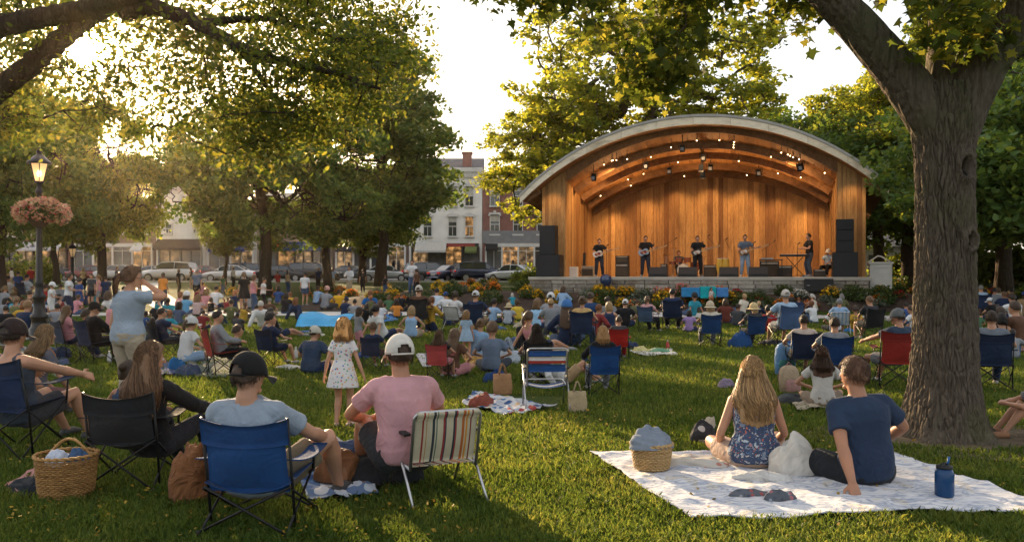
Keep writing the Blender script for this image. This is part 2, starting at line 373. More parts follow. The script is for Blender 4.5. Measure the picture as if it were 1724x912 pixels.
def board(mb, x, wd, y, th, z0, ztop, jit=.012, ax='x'):
    j = rnd.uniform(-jit, jit)
    def P(u, d, z): return (u, y+d+j, z) if ax == 'x' else (y+d+j, u, z)
    a, b = x+.004, x+wd-.004
    vs = [P(a,0,z0),P(b,0,z0),P(b,th,z0),P(a,th,z0),P(a,0,ztop(a)),P(b,0,ztop(b)),P(b,th,ztop(b)),P(a,th,ztop(a))]
    fs = [(0,3,2,1),(4,5,6,7),(0,1,5,4),(1,2,6,5),(2,3,7,6),(3,0,4,7)]
    mb.add(vs, fs if ax == 'x' else [f[::-1] for f in fs])
mb = MB(); x = -5.85
while x < 5.8:
    wd = rnd.choice((.17,.22,.27,.27,.32)); wd = min(wd, 5.86-x); board(mb, x, wd, 6.0, .06, FL, zb, .03); x += wd
mb.build('back_wall', CEDAR, BS)
mb = MB(); mb.bb(-5.9,5.9,6.15,6.2,FL,4.7); mb.add([(-5.85,6.15,4.7),(5.85,6.15,4.7)]+[(5.85-11.7*i/20,6.15,zb(5.85-11.7*i/20)+.05) for i in range(21)], [tuple(range(23))]); mb.build('backing', CEDAR, BS)
for sgn in (-1, 1):
    mb = MB(); y = .16
    while y < 6:
        wd = min(rnd.choice((.2,.25,.3)), 6.02-y)
        board(mb, y, wd, sgn*5.8, .06*sgn, FL, lambda q: zc(5.8, q)+.1, .02, ax='y'); y += wd
    mb.build('side_wall', CEDAR, BS)
    mb = MB(); x = 5.8
    while x < 6.88:
        wd = min(rnd.choice((.16,.2,.24)), 6.9-x); a = x if sgn > 0 else -x-wd
        board(mb, a, wd, 0, .14, FL-.0, lambda q: zo(q)-.36, .008); x += wd
    y = .15
    while y < 6.2:
        wd = min(.25, 6.22-y); board(mb, y, wd, sgn*6.84, .06*sgn, .8, lambda q: zo(6.9, q)-.36, .01, ax='y'); y += wd
    mb.build('front_panel', CEDAR, BS)
mb = MB(); nb = 52                                        # ceiling boards run from the mouth to the back
for i in range(nb):
    x0, x1 = -5.85+11.7*i/nb+.004, -5.85+11.7*(i+1)/nb-.004; dz = rnd.uniform(0,.02)
    k = 6; vs = []; 
    for q in range(k+1):
        y = .02+6.1*q/k
        for xx in (x0, x1):
            for d in (0, .06): vs.append((xx, y, zc(xx, y)+d+dz))
    fs = []
    for q in range(k):
        b = q*4; n_ = b+4; fs += [(b,b+2,n_+2,n_)[::-1],(b+1,n_+1,n_+3,b+3)[::-1],(b,n_,n_+1,b+1)[::-1],(b+2,b+3,n_+3,n_+2)[::-1]]
    mb.add(vs, fs)
mb.build('ceiling', CEIL, BS)
def archbeam(mb, fn, y0, y1, dep, half, n=48):
    vs = []; fs = []
    for i in range(n+1):
        x = -half+2*half*i/n; z = fn(x); s_ = (fn(x+.05)-fn(x-.05))/.1; nx, nz = s_/sqrt(1+s_*s_), -1/sqrt(1+s_*s_)
        for y in (y0, y1): vs += [(x, y, z), (x+nx*dep, y, z+nz*dep)]
    for i in range(n):
        b = i*4; q = b+4; fs += [(b,q,q+1,b+1),(b+2,b+3,q+3,q+2),(b+1,q+1,q+3,b+3),(b,b+2,q+2,q)]
    fs += [(0,1,3,2),(n*4,n*4+2,n*4+3,n*4+1)]; mb.add(vs, fs)
for y in (.0, 1.5, 3.0, 4.5, 5.8):
    mb = MB(); archbeam(mb, lambda x, y=y: zc(x, y)-.0, y+.02, y+.22, .3 if y else .12, 5.79); mb.build('ceiling_rib', GLULAM, BS)
mb = MB(); vs = []; fs = []
for i in range(49):
    x = -5.79+11.58*i/48; vs += [(x,.0,zc(x,0)-.1),(x,.0,zo(x)-.34),(x,.1,zc(x,0)-.1),(x,.1,zo(x)-.34)]
for i in range(48): b = 4*i; q = b+4; fs += [(b,q,q+1,b+1),(b+2,b+3,q+3,q+2),(b,b+2,q+2,q)]
mb.add(vs, fs); mb.build('front_arch', GLULAM, BS)
# roof: a thick curved shell with weathered fascia
mb = MB(); n = 64; vs = []; fs = []
for q in range(8):
    y = -.85+q*1.05
    for i in range(n+1):
        x = -7.62+15.24*i/n; vs.append((x, y, zo(x, y)-.05)); vs.append((x, y, zo(x, y)-.33))
m_ = 2*(n+1)
for q in range(7):
    for i in range(n):
        a = q*m_+2*i; fs += [(a,a+2,a+2+m_,a+m_),(a+1,a+1+m_,a+3+m_,a+3)]
    a = q*m_; fs.append((a,a+m_,a+m_+1,a+1)); a = q*m_+2*n; fs.append((a,a+1,a+m_+1,a+m_))
for i in range(n): a = 2*i; fs.append((a,a+1,a+3,a+2)); a = 7*m_+2*i; fs.append((a,a+2,a+3,a+1))
mb.add(vs, fs); roof = mb.build('roof', CEIL, BS)
mb = MB()
for i in range(10):
    a, b = -7.68+15.36*i/10, -7.68+15.36*(i+1)/10-.01
    k = 8; vs = []; fs = []
    for j in range(k+1):
        x = a+(b-a)*j/k; z = zo(x, -.85)
        vs += [(x,-.95,z),(x,-.95,z-.38),(x,-.85,z),(x,-.85,z-.38)]
    for j in range(k): q = 4*j; fs += [(q,q+1,q+5,q+4),(q+2,q+6,q+7,q+3),(q,q+4,q+6,q+2),(q+1,q+3,q+7,q+5)]
    fs += [(0,2,3,1),(4*k,4*k+1,4*k+3,4*k+2)]; mb.add(vs, fs)
mb.build('fascia', WEATH, roof)
mb = MB()
archbeam(mb, lambda x: zo(x, -.85)+.045, -.99, -.95, .1, 7.72, 60); archbeam(mb, lambda x: zo(x, 2)+.16, -.97, 6.5, .035, 7.72, 60)
mb.build('roof_covering', pm('roof_metal', (.33,.31,.28), .6, .15, 3), roof)
for sgn in (-1, 1):
    for y in (-.4, 1.6, 3.6, 5.6): mb = MB(); mb.box((sgn*7.2, y, zo(7.2)-.48), (.75,.12,.16), ry=sgn*radians(33)); mb.build('eave_bracket', GLULAM, BS)
# stage
STONEB = woodmat('stage_stone', (.2,.18,.15), (.42,.38,.32), grain=(1,1,1), rough=.85, patch_=(.6,.5,.42), gs=9)
mb = MB(); mb.bb(-7.2,7.0,-1.3,6.2,FL-.14,FL); mb.build('stage_deck', pm('deck_concrete', (.4,.36,.3), .8, .14, 1.4, 50, .004), BS, bevel=.015)
mb = MB()
for r_ in range(4):
    x = -7.15 + (r_ % 2)*-.3
    while x < 6.9:
        wd = rnd.uniform(.35,1.1); a, b = max(x, -7.2), min(x+wd, 6.9)
        if b > a+.05: mb.box(((a+b)/2, -1.1+rnd.uniform(-.02,.03), FL-.14-.17*(r_+.5)-.005), (b-a-.02, .35, .16))
        x += wd
mb.build('stone_facing', STONEB, BS, bevel=.018)
mb = MB(); mb.bb(-7.15,6.88,-.95,6.1,.2,FL-.141); mb.build('stage_core', pm('mortar', (.16,.14,.12), .95), BS)
BULB = emitmat('bulb_glow', (1, .66, .3), 9)
for (px, py) in [(1024,247),(1022,254),(1009,268),(1030,267),(1048,265),(1122,246),(1203,215),(1228,218),(1227,241),(1227,246),(1134,272),(1236,269),(1076,290),(1050,300),(1307,240),(1318,246),(1327,242),(1322,246),(1337,255),(1380,265),(1055,311),(1004,327),(1145,294),(1250,293),(1302,290),(1340,296),(1165,214),(1088,262),(1175,262),(1290,262)]:
    # find the spot of the ceiling on that line of sight
    best = None
    Mi = Matrix.Rotation(radians(17), 3, 'Z')
    for k in range(0, 90):
        q = Mi @ (W(px, py, 36+k*.12) - Vector((7.77,37.5,0)))
        if .1 < q.y < 5.9 and abs(q.x) < 5.6 and q.z > zc(q.x, q.y)-.36: best = q; break
    if best is not None:
        mb = MB(); mb.ell((best.x, best.y, zc(best.x, best.y)-.4), .021, 8, 6); bo = mb.build('light_bulb', BULB, BS, True)
        mb = MB(); mb.tube([(best.x, best.y, zc(best.x, best.y)-.37), (best.x, best.y, zc(best.x, best.y)+.02)], .012, 6); mb.build('bulb_cord', BLACKP, bo)
for (x, y, yaw) in [(-.6,.5,0),(-4.6,.5,.4),(4.35,.5,-.5),(.2,1.9,0),(.4,3.4,.2),(-1.5,3.3,.1),(2.6,3.3,-.3),(-2.4,1.8,0)]:
    z = zc(x, y)-.3; mb = MB(); mb.tube([(x,y,z+.35),(x,y,z-.06)], .02, 6); mb.box((x,y,z-.28), (.21,.25,.32), rz=yaw, rx=.4); mb.tube([(x-.17,y,z-.28),(x-.17,y,z-.04),(x+.17,y,z-.04),(x+.17,y,z-.28)], .014, 6)
    L_ = mb.build('stage_light', BLACKM, BS, bevel=.01); mb = MB(); mb.box((x,y-.15,z-.34), (.15,.012,.15), rz=yaw, rx=.4); mb.build('lamp_lens', pm('lens_glass', (.25,.25,.28), .1, .1, 3), L_)
mb = MB(); mb.tube([(.1,.4,7.4),(.1,3.2,6.85)], .03, 6); mb.tube([(.1,1.9,7.3),(.1,1.9,6.5)], .025, 6); mb.box((.1,1.9,6.4), (.2,.25,.3)); mb.box((.1,2.8,6.2), (.22,.22,.34)); mb.tube([(.1,2.8,7.0),(.1,2.8,6.2)], .025, 6); mb.build('lighting_bar', BLACKM, BS)
def shell_light(x, y, z, e, tx, ty, tz, ang=110, size=.12, blend=.8, col=(1,.6,.26)):
    d = bpy.data.lights.new('stage_lamp', 'SPOT'); d.energy = e; d.color = col; d.spot_size = radians(ang); d.spot_blend = blend; d.shadow_soft_size = size
    o = bpy.data.objects.new('stage_lamp', d); C.objects.link(o); o.parent = BS; o.location = (x, y, z)
    o.rotation_euler = (Vector((x, y, z))-Vector((tx, ty, tz))).to_track_quat('Z', 'Y').to_euler()
LK = .68
for x in (-4.6,-3.0,-1.4,.2,1.8,3.4,4.8): shell_light(x, 4.9, zc(x, 4.9)-.42, 130*LK, x, 6.0, zc(x,4.9)-4.2, 95)
shell_light(-3.6, 1.2, zc(-3.6,1.2)-.45, 420*LK, -5.8, 2.6, 3.2, 105); shell_light(3.6, 1.2, zc(3.6,1.2)-.45, 300*LK, 5.8, 2.6, 3.2, 105)
for x in (-2.6,0,2.6): shell_light(x, .9, zc(x,.9)-.42, 190*LK, x*.9, 3.2, 1.4, 120)
for x in (-3.4,0,3.4): shell_light(x, 3.1, 3.2+zc(x,3)-5.2, 150*LK, x, 2.6, 9, 150)
for (x, z) in ((-6.35, 5.6), (6.35, 5.6)): shell_light(x, -.75, z+.12, 60*LK, x, .4, 1.5, 90)
# pale lectern-like cabinet beside the stage
cb = empty('cabinet', W(1482,478,35.2), radians(-17), 'white panelled cabinet with cables on top, right of the stage', 'cabinet'); cb.location.z = gz(*cb.location[:2])+.1
WHP = pm('white_paint', (.62,.6,.56), .6, .08, 4)
mb = MB(); mb.bb(-.42,.42,-.25,.25,0,1.12); mb.build('body', WHP, cb, bevel=.01); mb = MB(); mb.bb(-.47,.47,-.3,.3,1.122,1.2); mb.build('cabinet_top', WHP, cb, bevel=.01)
mb = MB()
for q in [(-.34,.34,-.275,-.252,.98,1.04),(-.34,.34,-.275,-.252,.1,.16),(-.34,-.28,-.275,-.252,.161,.979),(.28,.34,-.275,-.252,.161,.979)]: mb.bb(*q)
mb.build('door_moulding', WHP, cb)
mb = MB(); mb.tube([(-.45,0,1.21),(-.3,0,1.3),(-.1,0,1.45),(.05,0,1.42),(.25,-.05,1.28),(.4,0,1.22)], .03, 7); mb.build('cable', WHP, cb, True)
# ================================================================ the shops across the street
def brickmat(name, c1, c2, mortar=(.3,.27,.24), s=1.):
    m, t, p = newmat(name); a = nd(t, 'ShaderNodeTexCoord'); sx = nd(t, 'ShaderNodeSeparateXYZ'); cx = nd(t, 'ShaderNodeCombineXYZ')
    t.links.new(a.outputs['Object'], sx.inputs[0]); ad = nd(t, 'ShaderNodeMath', operation='ADD'); t.links.new(sx.outputs[0], ad.inputs[0]); t.links.new(sx.outputs[1], ad.inputs[1])
    t.links.new(ad.outputs[0], cx.inputs[0]); t.links.new(sx.outputs[2], cx.inputs[1])
    b = nd(t, 'ShaderNodeTexBrick', i_Scale=s); b.inputs['Color1'].default_value = (*c1,1); b.inputs['Color2'].default_value = (*c2,1); b.inputs['Mortar'].default_value = (*mortar,1)
    b.inputs['Brick Width'].default_value = .24; b.inputs['Row Height'].default_value = .08; b.inputs['Mortar Size'].default_value = .008; t.links.new(cx.outputs[0], b.inputs['Vector'])
    n = nd(t, 'ShaderNodeTexNoise', i_Scale=.8, i_Detail=5); t.links.new(a.outputs['Object'], n.inputs['Vector'])
    mx = nd(t, 'ShaderNodeMix', data_type='RGBA', blend_type='MULTIPLY'); mx.inputs[0].default_value = .8; t.links.new(b.outputs[0], mx.inputs[6]); t.links.new(ramp(t, n.outputs[0], [(.3,(.62,.6,.6)),(.7,(1.,1.,1.))]), mx.inputs[7])
    t.links.new(mx.outputs[2], p.inputs['Base Color']); p.inputs['Roughness'].default_value = .9; return m
BR_RED = brickmat('red_brick', (.3,.085,.06), (.22,.06,.045)); BR_BRN = brickmat('brown_brick', (.2,.1,.07), (.15,.08,.06)); BR_TAN = brickmat('tan_brick', (.36,.28,.2), (.3,.23,.16))
CREAM = pm('cream_stucco', (.75,.71,.64), .85, .1, .7, 30, .004); CREAM2 = pm('pale_stucco', (.55,.52,.46), .85, .1, .7, 30, .004)
TRIM = pm('trim_stone', (.6,.57,.52), .8, .08, 2); GREYT = pm('grey_paint', (.2,.2,.2), .7, .1, 2); DKT = pm('dark_shopfront', (.03,.028,.027), .6, .2, 2)
PANE = pm('window_pane', (.05,.055,.06), .08, .5, .6, spec=.8)
def litglass(name, col, st):
    m, t, p = newmat(name); p.inputs['Base Color'].default_value = (.04,.035,.03,1); p.inputs['Roughness'].default_value = .12; v = coord(t, (1,1,1))
    n = nd(t, 'ShaderNodeTexNoise', i_Scale=1.9, i_Detail=5, i_Roughness=.7); t.links.new(v, n.inputs['Vector']); vo = nd(t, 'ShaderNodeTexVoronoi', i_Scale=1.6, distance='CHEBYCHEV'); t.links.new(v, vo.inputs['Vector'])
    mm = nd(t, 'ShaderNodeMath', operation='MULTIPLY'); t.links.new(ramp(t, n.outputs[0], [(.4,(.08,.08,.08)),(.62,(1,1,1))]), mm.inputs[0]); t.links.new(ramp(t, vo.outputs['Distance'], [(.1,(1,1,1)),(.5,(.25,.25,.25))]), mm.inputs[1])
    m2 = nd(t, 'ShaderNodeMath', operation='MULTIPLY'); t.links.new(mm.outputs[0], m2.inputs[0]); m2.inputs[1].default_value = st; p.inputs['Emission Color'].default_value = (*col,1); t.links.new(m2.outputs[0], p.inputs['Emission Strength']); return m
PANEW = litglass('lit_window', (1, .5, .17), .5); PANEW2 = litglass('lit_shop_window', (1, .6, .28), .3)
def win(mb_frame, P, x, z, w_, h_, y, lit=False, hood='flat', dark=False):
    f = MB(); t_ = .09
    f.bb(x-w_/2-t_, x-w_/2, y-.06, y+.1, z, z+h_); f.bb(x+w_/2, x+w_/2+t_, y-.06, y+.1, z, z+h_)
    f.bb(x-w_/2-t_-.06, x+w_/2+t_+.06, y-.16, y+.1, z-.16, z-.002); f.bb(x-w_/2, x+w_/2, y-.03, y+.07, z+h_*.5-.04, z+h_*.5+.04)
    f.bb(x-.02, x+.02, y-.02, y+.06, z+.0, z+h_*.5-.042)
    f.bb(x-w_/2-t_-.08, x+w_/2+t_+.08, y-.2, y+.1, z+h_+.002, z+h_+.2)
    if hood == 'ped': f.add([(x-w_/2-.25,y-.2,z+h_+.205),(x+w_/2+.25,y-.2,z+h_+.205),(x,y-.2,z+h_+.5),(x-w_/2-.25,y+.05,z+h_+.205),(x+w_/2+.25,y+.05,z+h_+.205),(x,y+.05,z+h_+.5)], [(0,1,2),(5,4,3),(0,2,5,3),(1,4,5,2),(0,3,4,1)])
    if hood == 'key': f.bb(x-.14, x+.14, y-.26, y+.1, z+h_+.203, z+h_+.42); f.bb(x-w_/2-t_-.14, x-w_/2-.02, y-.24, y+.1, z+h_-.15, z+h_+.0); f.bb(x+w_/2+.02, x+w_/2+t_+.14, y-.24, y+.1, z+h_-.15, z+h_+.0)
    fo = f.build('window', TRIM, P); g = MB(); g.bb(x-w_/2, x+w_/2, y+.08, y+.1, z, z+h_); g.build('pane', PANEW if lit else PANE, fo)
    if not lit and rnd.random() < .7: c = MB(); c.bb(x-w_/2, x+w_/2, y+.065, y+.078, z+h_*rnd.uniform(.5,.8), z+h_); c.build('blind', pm('window_blind', (.45,.42,.36), .8), fo)
def awning(P, x0, x1, z, col, dep=1.3, drop=.9, col2=None):
    mb = MB(); n = 24
    vs = []; fs = []
    for i in range(n+1): x = x0+(x1-x0)*i/n; vs += [(x,-.02,z),(x,-dep,z-drop),(x,-dep,z-drop-.22),(x,-dep+.02,z-drop-.22),(x,-dep+.02,z-drop-.02),(x,-.02,z-.03)]
    for i in range(n):
        for k in range(5): a = i*6+k; fs.append((a, a+1, a+7, a+6))
    mb.add(vs, fs, 0); mb.m = [(i//5) % 2 if col2 else 0 for i in range(len(fs))]
    return mb.build('awning', [cloth(col, 'awning'), cloth(col2 or col, 'awning')], P)
def shop(P, x0, x1, z0, z1, lits, frame=None, door=True, signcol=None):
    """glass shop front between x0 and x1"""
    n = max(2, int((x1-x0)/1.7)); wd = (x1-x0)/n; fr = MB()
    fr.bb(x0, x1, -.14, .1, z1-.38, z1); fr.bb(x0, x1, -.1, .1, z0, z0+.45)
    for i in range(n+1): x = x0+wd*i; fr.bb(x-.09, x+.09, -.12, .1, z0+.451, z1-.381)
    for i in range(n): x = x0+wd*(i+.5); fr.bb(x-.025, x+.025, -.06, .06, z0+.452, z1-.6)
    fr.bb(x0, x1, -.05, .05, z1-.83, z1-.78)
    s_ = fr.build('shopfront', frame or DKT, P)
    for i in range(n):
        g = MB(); g.bb(x0+wd*i+.092, x0+wd*(i+1)-.092, .102, .12, z0+.452, z1-.382)
        k = lits[i % len(lits)]; g.build('shop_window', [PANE, PANEW, PANEW2][k], s_)
        if k:                                   # goods and people behind the lit glass
            q = MB()
            for _ in range(5): xx = x0+wd*(i+.12+.76*rnd.random()); hh = rnd.uniform(.5,1.6); q.bb(xx-.13, xx+.13, .07, .1, z0+.46, z0+.46+hh)
            q.build('display', DKT, s_)
    if signcol: q = MB(); q.bb(x0+.4, x1-.4, -.2, -.142, z1-.36, z1-.04); q.build('shop_sign', pm('sign_board', signcol, .6, .1, 3), s_)
    return s_
YB = 92.6
def bldg(x0, x1, top, mat, label, dep=11, cornice=.5, cmat=None, shop_top=4.9, name='shop_building'):
    z0 = 1.06; P = empty(name, ((x0+x1)/2, YB, z0), 0, label, 'building'); w2 = (x1-x0)/2-.02; H = top-z0
    mb = MB(); mb.bb(-w2, w2, .1, dep, shop_top-z0+.003, H); mb.bb(-w2, -w2+.35, 0.1, dep, 0, shop_top-z0); mb.bb(w2-.35, w2, .1, dep, 0, shop_top-z0); mb.bb(-w2+.351, w2-.351, .6, dep-.1, 0, shop_top-z0-.002)
    mb.build('wall', mat, P)
    cm = cmat or TRIM; mb = MB(); mb.bb(-w2-.1, w2+.1, -.35, .09, H-.35, H+.1); mb.bb(-w2, w2, -.15, .09, H-.9, H-.353)
    k = int(2*w2/1.1)
    for i in range(k+1): x = -w2+.15+(2*w2-.3)*i/k; mb.bb(x-.09, x+.09, -.3, -.151, H-.75, H-.354)
    mb.build('cornice', cm, P); return P, w2, H
def px_x(px): return (px-862)/FPX*YB
def py_z(py): return EYE+(462-py)/FPX*YB - 1.06
# white building
x0, x1 = px_x(688), px_x(812); P, w2, H = bldg(x0, x1, 12.9, CREAM, 'white three storey building with grey window hoods beside the red brick building'); cx = (x0+x1)/2
for wx in (762, 790, 720): 
    for z in (py_z(346), py_z(397)): win(None, P, px_x(wx)-cx, z, .82, 2.05, .0, lit=(z < 6 and wx == 790), hood='ped')
shop(P, -w2+.36, w2-.36, 0, 3.84, [2,0,1,0], None, signcol=(.3,.05,.04))
mb = MB(); mb.bb(px_x(783)-cx-.5, px_x(783)-cx+.5, 4, 5, H-.2, H+2.2); mb.bb(px_x(783)-cx-.6, px_x(783)-cx+.6, 3.9, 5.1, H+2.201, H+2.4); mb.build('chimney', BR_RED, P)
mb = MB(); mb.add([(-w2,2,H),(w2,2,H),(w2,8,H+2.2),(-w2,8,H+2.2),(-w2,8,H-.2),(w2,8,H-.2)], [(0,1,2,3),(3,2,5,4),(0,3,4),(1,5,2)]); mb.build('roof', pm('slate', (.1,.1,.11), .8, .2, 2), P)
aw = awning(P, px_x(700)-cx, px_x(752)-cx, 3.95, (.5,.47,.42)); awning(P, px_x(783)-cx, px_x(803)-cx, 3.6, (.13,.16,.05), 1.1, .6)
# red brick building
x0, x1 = px_x(812), px_x(960); P, w2, H = bldg(x0, x1, 12.0, BR_RED, 'red brick three storey building with pale window hoods just left of the bandshell'); cx = (x0+x1)/2
for wx in (833, 872, 912):
    for z in (py_z(346), py_z(394)): win(None, P, px_x(wx)-cx, z, .9, 2.1, .0, hood='key')
shop(P, -w2+.36, w2-.36, 0, 3.84, [0,1,2,0,2,2], TRIM); mb = MB(); mb.bb(-w2, w2, -.12, .09, 3.85, 5.2); mb.build('shop_fascia', GREYT, P)
awning(P, px_x(818)-cx, px_x(838)-cx, 3.9, (.02,.02,.02), 1.0, .7)
# far left red brick with lit cafe
x0, x1 = px_x(-60), px_x(118); P, w2, H = bldg(x0, x1, 11.0, BR_RED, 'red brick building over a lit cafe with a white awning, at the far left'); cx = (x0+x1)/2
for i in range(7):
    for z in (4.6, 7.6): win(None, P, -w2+1.2+i*(2*w2-2.4)/6, z, .9, 1.8, 0, hood='key', lit=rnd.random() < .2)
shop(P, -w2+.36, w2-.36, 0, 3.84, [1,1,0,2,1,2], None); awning(P, -w2+1.6, w2-.4, 4.0, (.5,.48,.46), 1.6, .8); 
mb = MB(); 
for i in range(9): mb.box((w2-9.2+i*.95+rnd.uniform(-.1,.1), -1.16, 3.5), (rnd.uniform(.25,.5), .02, .22), rx=radians(-63))
mb.build('awning_lettering', pm('ink', (.05,.05,.07), .7), P)
x0, x1 = px_x(118), px_x(262); P, w2, H = bldg(x0, x1, 9.5, BR_BRN, 'brown brick two storey shop building between the cafe and the tall cream building'); cx = (x0+x1)/2
for i in range(5): win(None, P, -w2+1.2+i*(2*w2-2.4)/4, 4.9, .9, 1.8, 0)
shop(P, -w2+.36, w2-.36, 0, 3.84, [0,2,0,1,0], TRIM); awning(P, px_x(226)-cx, px_x(245)-cx, 3.9, (.55,.53,.5), 1.2, .8)
# tall cream building with a steep gable
x0, x1 = px_x(262), px_x(345); P, w2, H = bldg(x0, x1, 11.4, CREAM, 'tall cream building with a small square window and black awnings'); cx = (x0+x1)/2
mb = MB(); mb.add([(-w2,.1,H+.1),(w2,.1,H+.1),(-.5,.1,H+3.6),(-w2,10,H+.1),(w2,10,H+.1),(-.5,10,H+3.6)], [(0,1,2),(5,4,3),(0,2,5,3),(1,4,5,2),(0,3,4,1)]); mb.build('gable', CREAM, P)
for (wx, wy) in ((284,392),(312,345),(330,392)): win(None, P, px_x(wx)-cx, py_z(wy), .6, .9, 0)
shop(P, -w2+.36, w2-.36, 0, 3.84, [2,0,0,1], GREYT); awning(P, -w2+.2, w2-.2, 4.3, (.025,.025,.03), 1.4, 1.0)
x0, x1 = px_x(345), px_x(432); P, w2, H = bldg(x0, x1, 6.6, CREAM2, 'low pale shop with blue awning, next to the tall cream building'); cx = (x0+x1)/2
mb = MB(); mb.add([(-w2-.2,-.4,H),(w2+.2,-.4,H),(w2+.2,6,H+2.6),(-w2-.2,6,H+2.6),(-w2-.2,11,H),(w2+.2,11,H)], [(0,1,2,3),(3,2,5,4),(0,3,4),(1,5,2),(0,4,5,1)]); mb.build('roof', pm('grey_roof', (.3,.29,.28), .8, .15, 2), P)
shop(P, -w2+.36, w2-.36, 0, 3.84, [0,2,1,0], TRIM); awning(P, -w2+.8, w2-.8, 4.0, (.03,.05,.14), 1.5, .9)
x0, x1 = px_x(432), px_x(560); P, w2, H = bldg(x0, x1, 10.2, BR_TAN, 'tan brick building with lit shop windows, behind the thick park trunk'); cx = (x0+x1)/2
for i in range(5): win(None, P, -w2+1.2+i*(2*w2-2.4)/4, 4.9, .9, 1.9, 0, lit=i == 1)
shop(P, -w2+.36, w2-.36, 0, 3.84, [0,1,2,0,1], DKT, signcol=(.5,.16,.02)); awning(P, -1, w2-.6, 4.0, (.02,.05,.12), 1.2, .8)
x0, x1 = px_x(560), px_x(688); P, w2, H = bldg(x0, x1, 10.8, BR_BRN, 'brown brick building with white shop columns, left of the white building'); cx = (x0+x1)/2
for i in range(5): win(None, P, -w2+1.2+i*(2*w2-2.4)/4, 4.9, .9, 1.9, 0, hood='key')
shop(P, -w2+.36, w2-.36, 0, 3.84, [2,0,0,2,1], WHP); awning(P, -w2+.5, -1, 3.9, (.03,.03,.035), 1.2, .8)
mb = None
# small grey house seen past the right side of the stage
hs = empty('house', (33.5,72,.9), radians(-10), 'low grey roofed house glimpsed beyond the trees right of the bandshell', 'building')
mb = MB(); mb.bb(-5,5,0,8,0,3.0); mb.build('wall', pm('house_siding', (.4,.36,.32), .8), hs); mb = MB(); mb.add([(-5.5,-.5,3),(5.5,-.5,3),(5.5,8.5,3),(-5.5,8.5,3),(-5.5,4,5.2),(5.5,4,5.2)], [(0,1,5,4),(3,4,5,2),(0,4,3),(1,2,5),(0,3,2,1)]); mb.build('roof', pm('slate2', (.2,.17,.15), .8), hs)
for x in (-3,0,3): mb = MB(); mb.bb(x-.5,x+.5,-.04,-.002,1,2.3); mb.build('window', PANE, hs)

